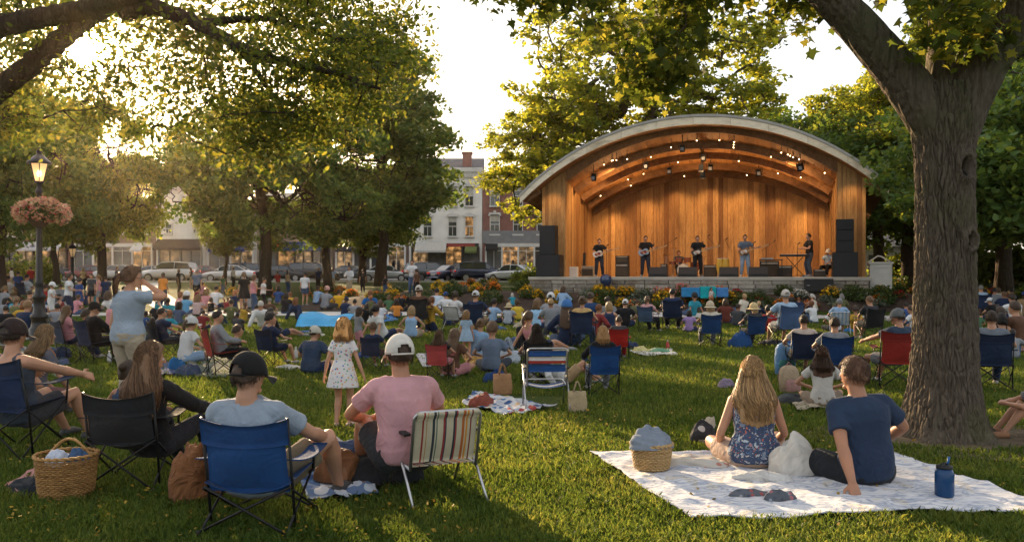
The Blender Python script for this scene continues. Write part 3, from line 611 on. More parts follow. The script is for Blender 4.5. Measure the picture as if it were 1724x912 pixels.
# ================================================================ cars
CARB = {}
def carpaint(name, col):
    m, t, p = newmat(name); p.inputs['Base Color'].default_value = (*col,1); p.inputs['Metallic'].default_value = .35; p.inputs['Roughness'].default_value = .32; p.inputs['Coat Weight'].default_value = .7; p.inputs['Coat Roughness'].default_value = .06; return m
CP = {k: carpaint('car_paint_'+k, v) for k, v in dict(white=(.62,.62,.62), silver=(.42,.43,.44), black=(.012,.012,.014), blue=(.012,.025,.07), grey=(.06,.065,.07), red=(.16,.015,.012)).items()}
TAIL = pm('tail_lamp', (.35,.015,.01), .2, .1, 3, emit=.25); HEADL = pm('head_lamp', (.7,.7,.66), .12, .05, 3); RUB = pm('tyre_rubber', (.015,.015,.015), .9); CAB = pm('cabin_glass', (.03,.04,.05), .05, .2, 1, spec=1)
def make_car(kind, paint):
    P = empty('parked_car')
    if kind == 'sedan': L, Wd, st = 4.6, .9, [(-2.3,.35,.62,0),(-2.22,.3,.92,0),(-1.75,.27,1.0,0),(-1.2,.26,1.02,1),(-.55,.26,.98,1),(.45,.26,.95,1),(1.05,.26,.93,0),(1.7,.27,.86,0),(2.2,.3,.74,0),(2.3,.36,.6,0)]; gh = [(-1.5,1.0,.68),(-.75,1.42,.58),(.1,1.46,.58),(.55,1.4,.58),(1.2,.94,.7)]
    else: L, Wd, st = 4.7, .95, [(-2.35,.42,.8,0),(-2.28,.36,1.08,0),(-1.8,.32,1.14,0),(-1.2,.32,1.13,1),(-.4,.32,1.11,1),(.5,.32,1.1,1),(1.1,.32,1.07,0),(1.8,.33,1.0,0),(2.25,.36,.88,0),(2.35,.42,.7,0)]; gh = [(-2.2,1.1,.72),(-1.9,1.62,.66),(-.6,1.72,.66),(.4,1.68,.64),(1.25,1.08,.74)]
    mb = MB(); vs = []; fs = []; n = 12
    for (x, z0, z1, _) in st:
        e = 1-.12*(abs(x)/2.3)**4; w_ = Wd*e
        sec = [(-w_*.86,z0),(-w_,z0+.12),(-w_*1.01,(z0+z1)/2),(-w_*.97,z1-.1),(-w_*.86,z1),(-w_*.3,z1+.02),(w_*.3,z1+.02),(w_*.86,z1),(w_*.97,z1-.1),(w_*1.01,(z0+z1)/2),(w_,z0+.12),(w_*.86,z0)]
        vs += [(x, a, b) for a, b in sec]
    for i in range(len(st)-1):
        for j in range(n): fs.append((i*n+j, (i+1)*n+j, (i+1)*n+(j+1)%n, i*n+(j+1)%n)[::-1])
    fs += [tuple(range(n)), tuple((len(st)-1)*n+j for j in range(n))[::-1]]; mb.add(vs, fs); b = mb.build('body', paint, P, True)
    s_ = b.modifiers.new('s','SUBSURF'); s_.levels = s_.render_levels = 1
    mb = MB(); vs = []; fs = []
    for i, (x, z, w_) in enumerate(gh):
        lo = (st[3][2] if 0 < i < len(gh)-1 else z)-.03; vs += [(x,-w_-.13*(z>1.2),lo),(x,-w_,z-.03),(x,-w_*.85,z),(x,w_*.85,z),(x,w_,z-.03),(x,w_+.13*(z>1.2),lo)]
    for i in range(len(gh)-1):
        for j in range(5): fs.append((i*6+j, i*6+j+1, (i+1)*6+j+1, (i+1)*6+j))
    mb.add(vs, fs); mb.build('cabin', CAB, P)
    mb = MB()
    q = gh[1:-1]
    mb.grid(lambda u, v: (lambda f, i: (lambda a, c, r: (a[0]+(c[0]-a[0])*r, (v-.5)*2*(a[2]+.01), a[1]+(c[1]-a[1])*r+.012-.06*abs(v*2-1)**5))(q[i], q[i+1], f-i))(u*(len(q)-1), min(int(u*(len(q)-1)), len(q)-2)), 8, 8, thick=.03)
    for s in (-1, 1):
        for i in range(len(gh)-1):
            a, c = gh[i], gh[i+1]; mb.tube([(a[0], s*(a[2]+.005), a[1]-.02), (c[0], s*(c[2]+.005), c[1]-.02)], .03, 5)
        xm = (gh[1][0]+gh[-2][0])/2; mb.tube([(xm, s*(gh[1][2]+.12), st[4][2]), (xm, s*(gh[1][2]+.01), gh[2][1]-.04)], .035, 5)
    mb.build('car_roof', paint, P, True)
    for x in (-1.42, 1.42):
        for s in (-1, 1):
            r_ = .33 if kind == 'sedan' else .37
            mb = MB(); mb.tube([(x, s*(Wd-.22), r_), (x, s*(Wd+.0), r_)], r_, 20); wo_ = mb.build('wheel', RUB, P, bevel=.03)
            mb = MB(); mb.tube([(x, s*(Wd-.01), r_), (x, s*(Wd+.012), r_)], r_*.64, 14); mb.build('rim', pm('alloy', (.4,.4,.41), .3, metal=.8), wo_)
    zt = st[1][2]
    for s in (-1, 1):
        mb = MB(); mb.box((-L/2+.06, s*(Wd-.28), zt-.16), (.1,.36,.16)); mb.build('tail_light', TAIL, P, bevel=.02)
        mb = MB(); mb.box((L/2-.1, s*(Wd-.26), st[-2][2]-.1), (.14,.34,.13)); mb.build('headlight', HEADL, P, bevel=.02)
        mb = MB(); mb.ell((.75, s*(Wd+.08), st[4][2]+.08), (.08,.1,.07)); mb.build('mirror', paint, P, True)
    mb = MB(); mb.box((-L/2-.005, 0, .62), (.03,.5,.12)); mb.build('number_plate', WHP, P)
    return P
proto = {}
CARS = [(92,80.5,'sedan','black',0,'black car seen behind the black lamp post at the far left'), (30,76,'suv','grey',180,'dark grey car parked in front of the lit cafe'), (160,77,'sedan','red',0,'dark red car parked beyond the two women in white shirts'),
 (286,72.5,'suv','white',175,'white hatchback parked behind the ponytailed woman'), (258,78.5,'sedan','silver',180,'silver car half hidden behind the white hatchback'), (388,74.5,'sedan','white',180,'white car in front of the blue shop awning'), (474,75,'sedan','black',0,'black car half hidden behind the thick park trunk'), (528,75.5,'suv','black',0,'black car parked between the thick trunk and the curved trunk'),
 (590,78,'sedan','grey',0,'grey car under the tree behind the man in white by the flower bed'), (648,75.5,'sedan','silver',8,'silver saloon parked under the trees left of the white building'), (722,76,'suv','grey',40,'dark hatchback angled by the kerb before the white building'), (762,74,'sedan','blue',48,'dark blue saloon angled beside the long dark wagon'), (806,73,'suv','blue',20,'long dark blue wagon in front of the red brick building'), (864,71.5,'sedan','white',150,'white car near the left edge of the bandshell'), (205,75,'sedan','silver',0,'silver car between the two park trunks at left'), (424,80.5,'suv','blue',0,'dark blue car further back, past the white car'), (345,81,'sedan','red',0,'red car beyond the man in a blue shirt')]
for (px, Y, kind, c, yaw, lab) in CARS:
    if kind not in proto: o = proto[kind] = make_car(kind, CP['white']); first = True
    else: o = copy_tree(proto[kind]); first = False
    x = (px-862)/FPX*Y; o.location = (x, Y, gz(x, Y)+.01); o.rotation_euler.z = radians(yaw); tag(o, lab, 'car', 'cars parked along the street')
    proto[(id(o), 'c')] = c; proto.setdefault('all', []).append((o, c))
for o, c in proto['all']:
    for ch in o.children_recursive: recolor(ch, {CP['white']: CP[c]})
# ================================================================ trees
def barkmat(name, c1, c2, sc=(14,14,2.2), d=.03, moss=False):
    m, t, p = newmat(name); v = coord(t, sc); n = nd(t, 'ShaderNodeTexNoise', i_Scale=.8, i_Detail=3); t.links.new(v, n.inputs['Vector'])
    mx = nd(t, 'ShaderNodeMix', data_type='RGBA'); mx.inputs[0].default_value = .35; t.links.new(v, mx.inputs[6]); t.links.new(n.outputs[1], mx.inputs[7])
    vo = nd(t, 'ShaderNodeTexVoronoi', feature='DISTANCE_TO_EDGE', i_Scale=1.0); t.links.new(mx.outputs[2], vo.inputs['Vector'])
    n2 = nd(t, 'ShaderNodeTexNoise', i_Scale=3, i_Detail=6, i_Roughness=.65); t.links.new(v, n2.inputs['Vector'])
    a = nd(t, 'ShaderNodeMath', operation='MINIMUM'); t.links.new(vo.outputs[0], a.inputs[0]); a.inputs[1].default_value = .22
    b = nd(t, 'ShaderNodeMath', operation='MULTIPLY_ADD'); t.links.new(n2.outputs[0], b.inputs[0]); b.inputs[1].default_value = .16; t.links.new(a.outputs[0], b.inputs[2])
    c = ramp(t, n2.outputs[0], [(.3, c1), (.65, c2)])
    if moss:
        n3 = nd(t, 'ShaderNodeTexNoise', i_Scale=1.6, i_Detail=4); t.links.new(coord(t), n3.inputs['Vector'])
        m2 = nd(t, 'ShaderNodeMix', data_type='RGBA'); t.links.new(ramp(t, n3.outputs[0], [(.52,(0,0,0)),(.7,(.6,.6,.6))]), m2.inputs[0]); t.links.new(c, m2.inputs[6]); m2.inputs[7].default_value = (.075,.08,.035,1); c = m2.outputs[2]
    t.links.new(c, p.inputs['Base Color']); p.inputs['Roughness'].default_value = .95; p.inputs['Specular IOR Level'].default_value = .1
    bump(t, p, b.outputs[0], d*3.5); return m
BARK = barkmat('bark', (.06,.045,.032), (.13,.1,.075)); BARKD = barkmat('dark_bark', (.035,.026,.02), (.08,.06,.045), (10,10,2), .04)
BARKB = barkmat('furrowed_bark', (.068,.054,.04), (.135,.11,.084), (15,15,2.0), .022, True)
QUAD = np.array([(0,-.5),(.32,-.1),(.3,.25),(0,.55),(-.3,.25),(-.32,-.1)])[:, :]
MAPLE = np.array([(0,-.55),(.12,-.22),(.42,-.3),(.33,-.06),(.58,.16),(.3,.16),(.2,.3),(0,.62),(-.2,.3),(-.3,.16),(-.58,.16),(-.33,-.06),(-.42,-.3),(-.12,-.22)])
OVAL = np.array([(0,-.5),(.2,-.25),(.27,.08),(.14,.36),(0,.55),(-.14,.36),(-.27,.08),(-.2,-.25)])
def leaves(P, size, shape, g, droop=.3, up=.5, curl=.25):
    n = len(P); N = g.normal(size=(n,3)); N[:,2] = np.abs(N[:,2])+up; N /= np.linalg.norm(N,axis=1)[:,None]
    A = g.normal(size=(n,3)); A[:,2] -= droop*2; T = A-(A*N).sum(1)[:,None]*N; T /= np.linalg.norm(T,axis=1)[:,None]; B = np.cross(N,T)
    s = size*(.5+1.0*g.random(n)); k = len(shape)
    V = P[:,None,:] + (B[:,None,:]*shape[None,:,0,None] + T[:,None,:]*shape[None,:,1,None] - N[:,None,:]*(np.abs(shape[None,:,0,None])**1.5*curl*2))*s[:,None,None]
    return V.reshape(-1,3), np.arange(n*k).reshape(n,k)
def skeleton(trunk, tr, targets, g, wig=.12, mn=.012, bias=.35):
    """branch network: every target is joined to the nearest earlier node; limb radii add up down the tree"""
    nodes = [np.array(p, float) for p in trunk]; par = [-1]+list(range(len(trunk)-1)); lim = len(trunk)
    T0 = np.array(trunk[-1]); order = np.argsort([np.linalg.norm(t-T0) for t in targets]); start = max(1, int(lim*.5)); w = np.zeros(lim); w = list(w)
    for ti in order:
        t = targets[ti]; A = np.array(nodes[start:]); d = np.linalg.norm(A-t, axis=1) + bias*np.maximum(0, A[:,2]-t[2]) ; i = int(np.argmin(d))+start; L = np.linalg.norm(nodes[i]-t); k = max(2, int(L/.5)+1); p0 = nodes[i]; prev = i
        pd = p0-nodes[par[i]] if par[i] >= 0 else np.array((0,0,1.)); pd = pd/(np.linalg.norm(pd)+1e-9)
        for q in range(1, k+1):
            f = q/k; pt = p0*(1-f)+t*f + pd*L*.35*f*(1-f) + g.normal(size=3)*wig*L*.2*(f < 1); nodes.append(pt); par.append(prev); w.append(0); prev = len(nodes)-1
        w[prev] = 1
    W_ = np.array(w, float)
    for i in range(len(nodes)-1, 0, -1): W_[par[i]] += W_[i]
    R = mn*np.maximum(W_, .6)**.52
    return nodes, par, R, lim
def branch_mesh(nodes, par, R, lim, tr, n=6, trunk_n=12, minr=0):
    mb = MB(); kids = {}
    for i, p in enumerate(par):
        if p >= 0: kids.setdefault(p, []).append(i)
    if tr:
        mb.tube([Vector(nodes[i]) for i in range(lim)], tr, trunk_n)
    seen = set(range(lim)) if tr else set()
    def chain(i):
        c = [i]
        while True:
            ks = [k for k in kids.get(c[-1], []) if k not in seen]
            if not ks: break
            ks.sort(key=lambda k: -R[k]); c.append(ks[0])
            for k in ks[1:]: stack.append((c[-2], k))
            seen.add(ks[0])
        return c
    stack = [(p, k) for p in range(lim) for k in kids.get(p, []) if k >= lim] if tr else [(0, k) for k in kids.get(0, [])]
    while stack:
        p, k = stack.pop()
        if k in seen: continue
        seen.add(k); c = [p]+chain(k); r = [min(R[q], R[c[1]]) for q in c]; r[0] = R[c[1]]
        if max(r) < minr: continue
        mb.tube([Vector(nodes[q]) for q in c], [float(x) for x in r], n if r[0] > .05 else 4, cap=False)
    return mb
def in_lobes(lobes, g, shell=.45):
    v = np.array([l[3]*l[4]*l[5] for l in lobes]); l = lobes[g.choice(len(lobes), p=v/v.sum())]
    d = g.normal(size=3); d /= np.linalg.norm(d); r = g.random()**shell
    return np.array(l[:3]) + d*r*np.array(l[3:6])
def make_tree(name, trunk, tr, lobes, ncl, per, leaf, leafm, barkm, seed, clump=(.8,.8,.5), shape=QUAD, gaps=.0, mn=.013, shell=.45, droop=.3, loc=(0,0,0)):
    g = np.random.default_rng(seed); T = []
    ph = g.random(3)*6
    while len(T) < ncl:
        p = in_lobes(lobes, g, shell)
        if gaps and (sin(p[0]*1.3+ph[0])+sin(p[1]*1.3+ph[1])+sin(p[2]*1.6+ph[2]))/3 < -gaps: continue
        T.append(p)
    no, pa, R, lim = skeleton(trunk, tr, T, g, mn=mn)
    P = empty(name, loc); link('trunk', branch_mesh(no, pa, R, lim, tr).mesh('trunk'), P, barkm, True)
    T = np.array(T); n = ncl*per; c = np.repeat(T, per, 0); k = g.random(ncl)*.7+.65
    d = g.normal(size=(n,3)); d /= np.linalg.norm(d,axis=1)[:,None]; pts = c + d*(g.random(n)**.5)[:,None]*np.array(clump)*np.repeat(k,per)[:,None]
    V, F = leaves(pts, leaf, shape, g, droop); link('crown', fast_mesh('crown', V, F), P, leafm); return P
LF_DARK = leafmat('leaf_dark_green', (.045,.09,.022), (.085,.145,.038), (.2,.31,.04), .42, (.45,.45,.045))
LF_MID = leafmat('leaf_green', (.05,.085,.018), (.095,.14,.03), (.26,.34,.035), .5, (.55,.5,.05))
LF_GOLD = leafmat('leaf_olive', (.05,.085,.014), (.1,.14,.025), (.42,.46,.035), .56, (.8,.66,.05))
LF_NEAR = leafmat('leaf_oak', (.03,.05,.012), (.07,.095,.02), (.19,.24,.026), .5, (.55,.46,.05))
# ---- park trees at left (two kinds, copied with their own turn and size)
tA = make_tree('park_tree', [(0,0,-.3),(0,0,1.),(.1,0,2.2),(0,.1,3.4),(-.2,0,5)], [.55,.4,.36,.34,.24], [(0,0,5.8,6.6,6,3.2),(-2.5,0,7,4.5,4.5,3.2),(3.5,-1,6.5,4.3,4.3,3),(.5,0,8.4,4.6,4.6,2.4)], 760, 84, .25, LF_DARK, BARKD, 1, (1.0,1.0,.5), gaps=.6)
tB = make_tree('park_tree', [(0,0,-.3),(.1,0,1.4),(.35,0,2.6),(.2,.1,4),(0,0,6.5)], [.42,.3,.27,.24,.16], [(0,0,7.5,4.6,4.6,4.2),(-.5,0,11,3.6,3.6,3.2),(1.5,0,5.5,4,4,2)], 620, 80, .24, LF_DARK, BARKD, 2, (.9,.9,.5), gaps=.6)
tC = make_tree('park_tree', [(0,0,-.3),(0,0,1.8),(.4,0,3.6),(.1,0,6),(.6,0,9.5),(.3,0,12)], [.5,.38,.32,.27,.2,.1], [(0,0,9.5,7,6,4.5),(-1.5,0,13.2,5,4.5,3.6),(3,0,12,4.5,4.5,3.2),(-3.5,0,7.5,3.6,4,2.8)], 520, 64, .24, LF_GOLD, BARK, 3, (.8,.8,.38), gaps=.12, mn=.024, shell=.36)
TREES = [ # proto, px, Y, scale, rz, label, material
 (tA, 446, 47, (.84,1.02), 0, 'broad dark green tree with the thickest trunk, in front of the parked cars', None),
 (tB, 640, 56, 1.18, 1.0, 'tall dark tree between the broad tree and the white building', None),
 (tB, 553, 50, .82, 2.6, 'dark tree with a curved leaning trunk, right of the thickest trunk', None),
 (tA, 172, 46, (.62,.98), 2.1, 'dense green tree behind the hanging flower basket', LF_MID),
 (tA, 0, 40, (.75,1.), 4.0, 'dark green tree at the far left behind the lit street lamp', None),
 (tB, 378, 60, (.42,.62), .4, 'thin trunked tree in front of the low pale shop', LF_MID),
 (tB, 96, 62, (.7,.9), 3.4, 'slender tree in front of the brown brick shops', LF_MID),
 (tA, -230, 52, 1.25, 1.2, 'large tree beyond the left edge of the lawn', LF_MID),
 (tA, 610, 66, .8, 5.2, 'small rounded tree near the kerb behind the silver saloon', LF_MID),
 (tC, 1082, 53, 1.18, 0, 'tall airy yellow green tree rising behind the bandshell roof', None),
 (tC, 930, 58, .82, 2.2, 'shorter golden tree at the left shoulder of the bandshell roof', None),
 (tC, 1480, 55, .9, 4.1, 'golden green tree above the right shoulder of the bandshell roof', None),
 (tC, 1600, 47, .92, 1.3, 'yellow green tree behind the large furrowed trunk', None),
 (tC, 1790, 42, 1.0, 3.0, 'yellow green tree at the far right edge', LF_MID),
 (tA, 1530, 50, 1.0, 3.3, 'low dark green tree right of the bandshell wall', None),
 (tA, 1690, 40, .9, .9, 'dark tree low down beyond the crowd at far right', None),
 (tA, 1340, 60, 1.1, 5.0, 'dark green tree hidden low behind the bandshell', None),
 (tC, 796, 112, .75, .6, 'distant yellow tree behind the white building chimney', None),
 (tC, 745, 118, .7, 2.6, 'distant tree showing over the roof left of the chimney', None),
 (tC, 850, 116, .8, 4.4, 'distant golden tree over the red brick building', None),
 (tC, 220, 115, .9, 1.9, 'distant tree over the roofs below the sun', None),
 (tA, 1650, 58, 1.0, 2.0, 'dark green tree further back behind the large furrowed trunk', None),
 (tB, 1745, 48, .9, 5.0, 'dark slender tree at the far right edge', None),
 (tA, 1480, 64, 1.1, 1.0, 'dark green tree beyond the grey roofed house', None),
 (tA, 1850, 30, .9, 2.9, 'dark tree just outside the right edge of the lawn', None)]
used = set()
for (pr, px, Y, sc, rz, lab, lm) in TREES:
    o = pr if id(pr) not in used else copy_tree(pr); used.add(id(pr))
    x = (px-862)/FPX*Y; o.location = (x, Y, gz(x, Y)); o.rotation_euler.z = rz; sc = sc if isinstance(sc, tuple) else (sc, sc*(.95+.1*rnd.random())); o.scale = (sc[0], sc[0], sc[1]); tag(o, lab, 'tree', 'trees around the park')
    for ch in o.children:
        if ch.name.startswith('crown') and lm: recolor(ch, {LF_DARK: lm, LF_GOLD: lm})

# ---- the big near tree at right
def big_tree():
    P = empty('shade_tree', (4.15, 8.25, 0), 0, 'large tree with furrowed bark, two knots and spreading roots, beside the blanket', 'tree')
    g = np.random.default_rng(21); nt_, nz = 400, 460; H = 3.35
    zs = np.linspace(-.15, H, nz); th = np.linspace(0, 2*PI, nt_, endpoint=False); Z, T = np.meshgrid(zs, th, indexing='ij')
    r = np.interp(Z, [-.15,.0,.1,.25,.5,.9,1.6,2.4,2.75,3.0,3.35], [.6,.5,.41,.355,.305,.28,.252,.246,.258,.29,.28])
    fl = np.exp(-np.maximum(Z,0)/.2)
    r = r*(1+.26*fl*np.maximum(0, np.sin(T*5+.8+.3*np.sin(Z*3)))**1.3 - .1*fl) * (1+.03*np.sin(T*3+Z*1.1)+.02*np.sin(T*2-Z*2))
    # furrowed ridges
    wob = .35*np.sin(Z*5.1+T*2)+.25*np.sin(Z*11+T*5+1)+.15*np.sin(Z*23+T*9)
    rid = np.abs(np.sin(T*15+wob*2.2+.8*np.sin(Z*2.3)))*.6+np.abs(np.sin(T*27+3*np.sin(Z*3.7+1)+wob*3+Z*1.2))*.4
    cr = .5+.5*np.sin(Z*34+np.sin(T*15)*3+T*7)
    sd = np.stack([g.random(1250)*1.8, g.random(1250)*.66-.05], 1); sd = np.concatenate([sd, sd+(1.8,0), sd-(1.8,0)]).astype(np.float32); sd = sd[(sd[:,0] > -.12) & (sd[:,0] < 1.92)]
    Uc = ((T/(2*PI)*1.8)+.012*np.sin(Z*9+T*3)+.006*np.sin(Z*31+T*11)).ravel().astype(np.float32); Vc = (Z/6+.008*np.sin(T*13+Z*4)).ravel().astype(np.float32); E = np.empty(len(Uc), np.float32)
    for a0 in range(0, len(Uc), 8000):
        q = (Uc[a0:a0+8000,None]-sd[None,:,0])**2+(Vc[a0:a0+8000,None]-sd[None,:,1])**2; q = np.partition(q, 1, axis=1)[:,:2]; E[a0:a0+8000] = np.sqrt(q[:,1])-np.sqrt(q[:,0])
    pl = np.clip(E.reshape(Z.shape)/.013, 0, 1)**.6
    r = r + (pl-.6)*.026 + (np.minimum(rid,.62)-.4)*.03 + (cr-.5)*.007*pl + .003*np.sin(T*71+Z*13)*np.sin(Z*57)
    for (tk, zk, s) in ((-1.62+.37, 2.55, .085), (-1.5+.42, 1.87, .07)):      # the two knots
        dT = (np.angle(np.exp(1j*(T-tk))))*.29; dd = np.sqrt((dT/1.0)**2+((Z-zk)/1.35)**2)/s
        r += .045*np.exp(-((dd-1)/.35)**2) - .10*np.exp(-(dd/.62)**4)
    cx = np.interp(Z, [0,1,2.5,3.35],[0,0,-.01,-.03]); X = cx+r*np.cos(T); Y = r*np.sin(T)
    V = np.stack([X,Y,Z],-1).reshape(-1,3); i, j = np.meshgrid(np.arange(nz-1), np.arange(nt_), indexing='ij'); a = (i*nt_+j).ravel(); b = (i*nt_+(j+1)%nt_).ravel()
    F = np.stack([a,b,b+nt_,a+nt_],1); tk = link('trunk', fast_mesh('trunk', V, F, smooth=True), P, BARKB)
    def loc(px, py, Y): return np.array(W(px, py, Y))-np.array((4.17,8.25,0))
    limbs = [([loc(1600,235,8.25),loc(1560,180,8.22),loc(1512,118,8.15),loc(1452,48,8.05),loc(1392,-15,7.95),loc(1290,-110,7.9),loc(1150,-190,8.1),loc(980,-240,8.6)],[.25,.22,.18,.165,.15,.13,.1,.07]),
             ([loc(1597,235,8.3),loc(1600,150,8.35),loc(1602,60,8.4),loc(1604,-60,8.5),loc(1595,-220,8.8),loc(1570,-420,9)],[.24,.2,.175,.165,.14,.08]),
             ([loc(1600,235,8.25),loc(1632,170,8.2),loc(1668,105,8.1),loc(1722,28,7.9),loc(1800,-60,7.7),loc(1930,-170,7.5)],[.25,.2,.17,.16,.14,.1])]
    def limb_mesh(pts, rs):
        m_ = len(pts); f = np.linspace(0, m_-1, 90); pp = np.array([[np.interp(q, range(m_), [p[c] for p in pts]) for c in range(3)] for q in f])
        for _ in range(12): pp[1:-1] = (pp[:-2]+2*pp[1:-1]+pp[2:])/4
        rr = np.interp(f, range(m_), rs); n = 44; tt = np.gradient(pp, axis=0); tt /= np.linalg.norm(tt,axis=1)[:,None]
        up = np.array((0,1.,0)); a = np.cross(tt, up); a /= np.linalg.norm(a,axis=1)[:,None]; b = np.cross(tt, a); th = np.linspace(0,2*PI,n,endpoint=False)
        s = np.cumsum(np.r_[0, np.linalg.norm(np.diff(pp,axis=0),axis=1)])[:,None]; T = th[None,:]
        rid = np.abs(np.sin(T*8+1.1*np.sin(s*7+T)+.6*np.sin(s*15+T*3)))-.5; R = rr[:,None]*(1+.05*np.sin(T*2+s*2))+rid*.022
        V = (pp[:,None,:]+(a[:,None,:]*np.cos(T)[...,None]+b[:,None,:]*np.sin(T)[...,None])*R[...,None]).reshape(-1,3)
        i, j = np.meshgrid(np.arange(len(f)-1), np.arange(n), indexing='ij'); q = (i*n+j).ravel(); w_ = (i*n+(j+1)%n).ravel()
        return fast_mesh('limb', V, np.stack([q,w_,w_+n,q+n],1), smooth=True), pp
    nodes = []
    for pts, rs in limbs: me, pp = limb_mesh(pts, rs); link('limb', me, P, BARKB); nodes.append(pp)
    # hanging sprays of leaves: (px, py, depth, spread) seen against the sky and the roof
    T = []; 
    def spray(x0, x1, y0, y1, Y0, Y1, n, fn=None):
        k = 0
        while k < n:
            px, py = x0+(x1-x0)*g.random(), y0+(y1-y0)*g.random()
            if fn and not fn(px, py): continue
            T.append(loc(px, py, Y0+(Y1-Y0)*g.random())); k += 1
    spray(820, 900, -60, 22, 8.6, 10, 5); spray(905, 1180, -90, 60, 8.4, 10.5, 23, lambda x, y: y < 35 or x > 960); spray(1040, 1165, 40, 150, 8.6, 9.6, 9, lambda x, y: y < 150-abs(x-1110)*.9)
    spray(1180, 1370, -90, 10, 8.2, 10, 11); spray(1310, 1375, 5, 52, 8.3, 9.2, 3); spray(1400,1600,-120,-10,8.2,10,14); spray(1570, 1665, -30, 75, 7.4, 7.9, 7); spray(1660,1900,-160,-20,7.2,9,16)
    spray(1180,1300,-300,-100,7,11,20); spray(700, 1200,-500,-120,7.5,12,40); spray(1300,2000,-600,-150,6,12,70); spray(1100,1500,-900,-300,4,8,30)
    for lp in nodes: pass
    base = [list(p) for lp in nodes for p in lp[45::6]]
    no = [np.array(p) for p in base]; n0 = len(no)
    mb = MB(); tips = []
    for t in sorted(T, key=lambda q: -q[2]):
        A = np.array(no); d = np.linalg.norm(A-t,axis=1)+np.maximum(0, t[2]-A[:,2])*1.5; i = int(np.argmin(d)); L = np.linalg.norm(A[i]-t); k = max(3, int(L/.35)); pts = []
        for q in range(k+1):
            f = q/k; pt = A[i]*(1-f)+t*f+np.array((0,0,.25*L*f*(1-f)))+g.normal(size=3)*.03*(0 < q < k); pts.append(pt)
            if q: no.append(pt)
        r0 = .008+.006*min(L, 4); mb.tube([Vector(p) for p in pts], [r0*(1-.75*q/k)+.002 for q in range(k+1)], 5, cap=False)
        for q in range(max(1, k-3), k+1): tips.append(pts[q])
    link('branches', mb.mesh('branches'), P, BARK, True)
    tips = np.array(tips); per = 25; n = len(tips)*per; c = np.repeat(tips, per, 0); pts = c+g.normal(size=(n,3))*np.array((.17,.17,.12)); pts[:,2] -= .04
    V, F = leaves(pts, .102, MAPLE, g, .9, .25, .3); link('crown', fast_mesh('crown', V, F), P, LF_NEAR)
    # knots
    for (px, py, s) in ((1621,185,.075),(1632,295,.06)):
        p0 = loc(px, py, 7.965); mb = MB(); mb.ell((p0[0], p0[1]+.055, p0[2]), (s*.5, .03, s*.75), 12, 8); link('knot_hole', mb.mesh('knot_hole'), tk, pm('hollow', (.012,.01,.008), 1), True)
big_tree()

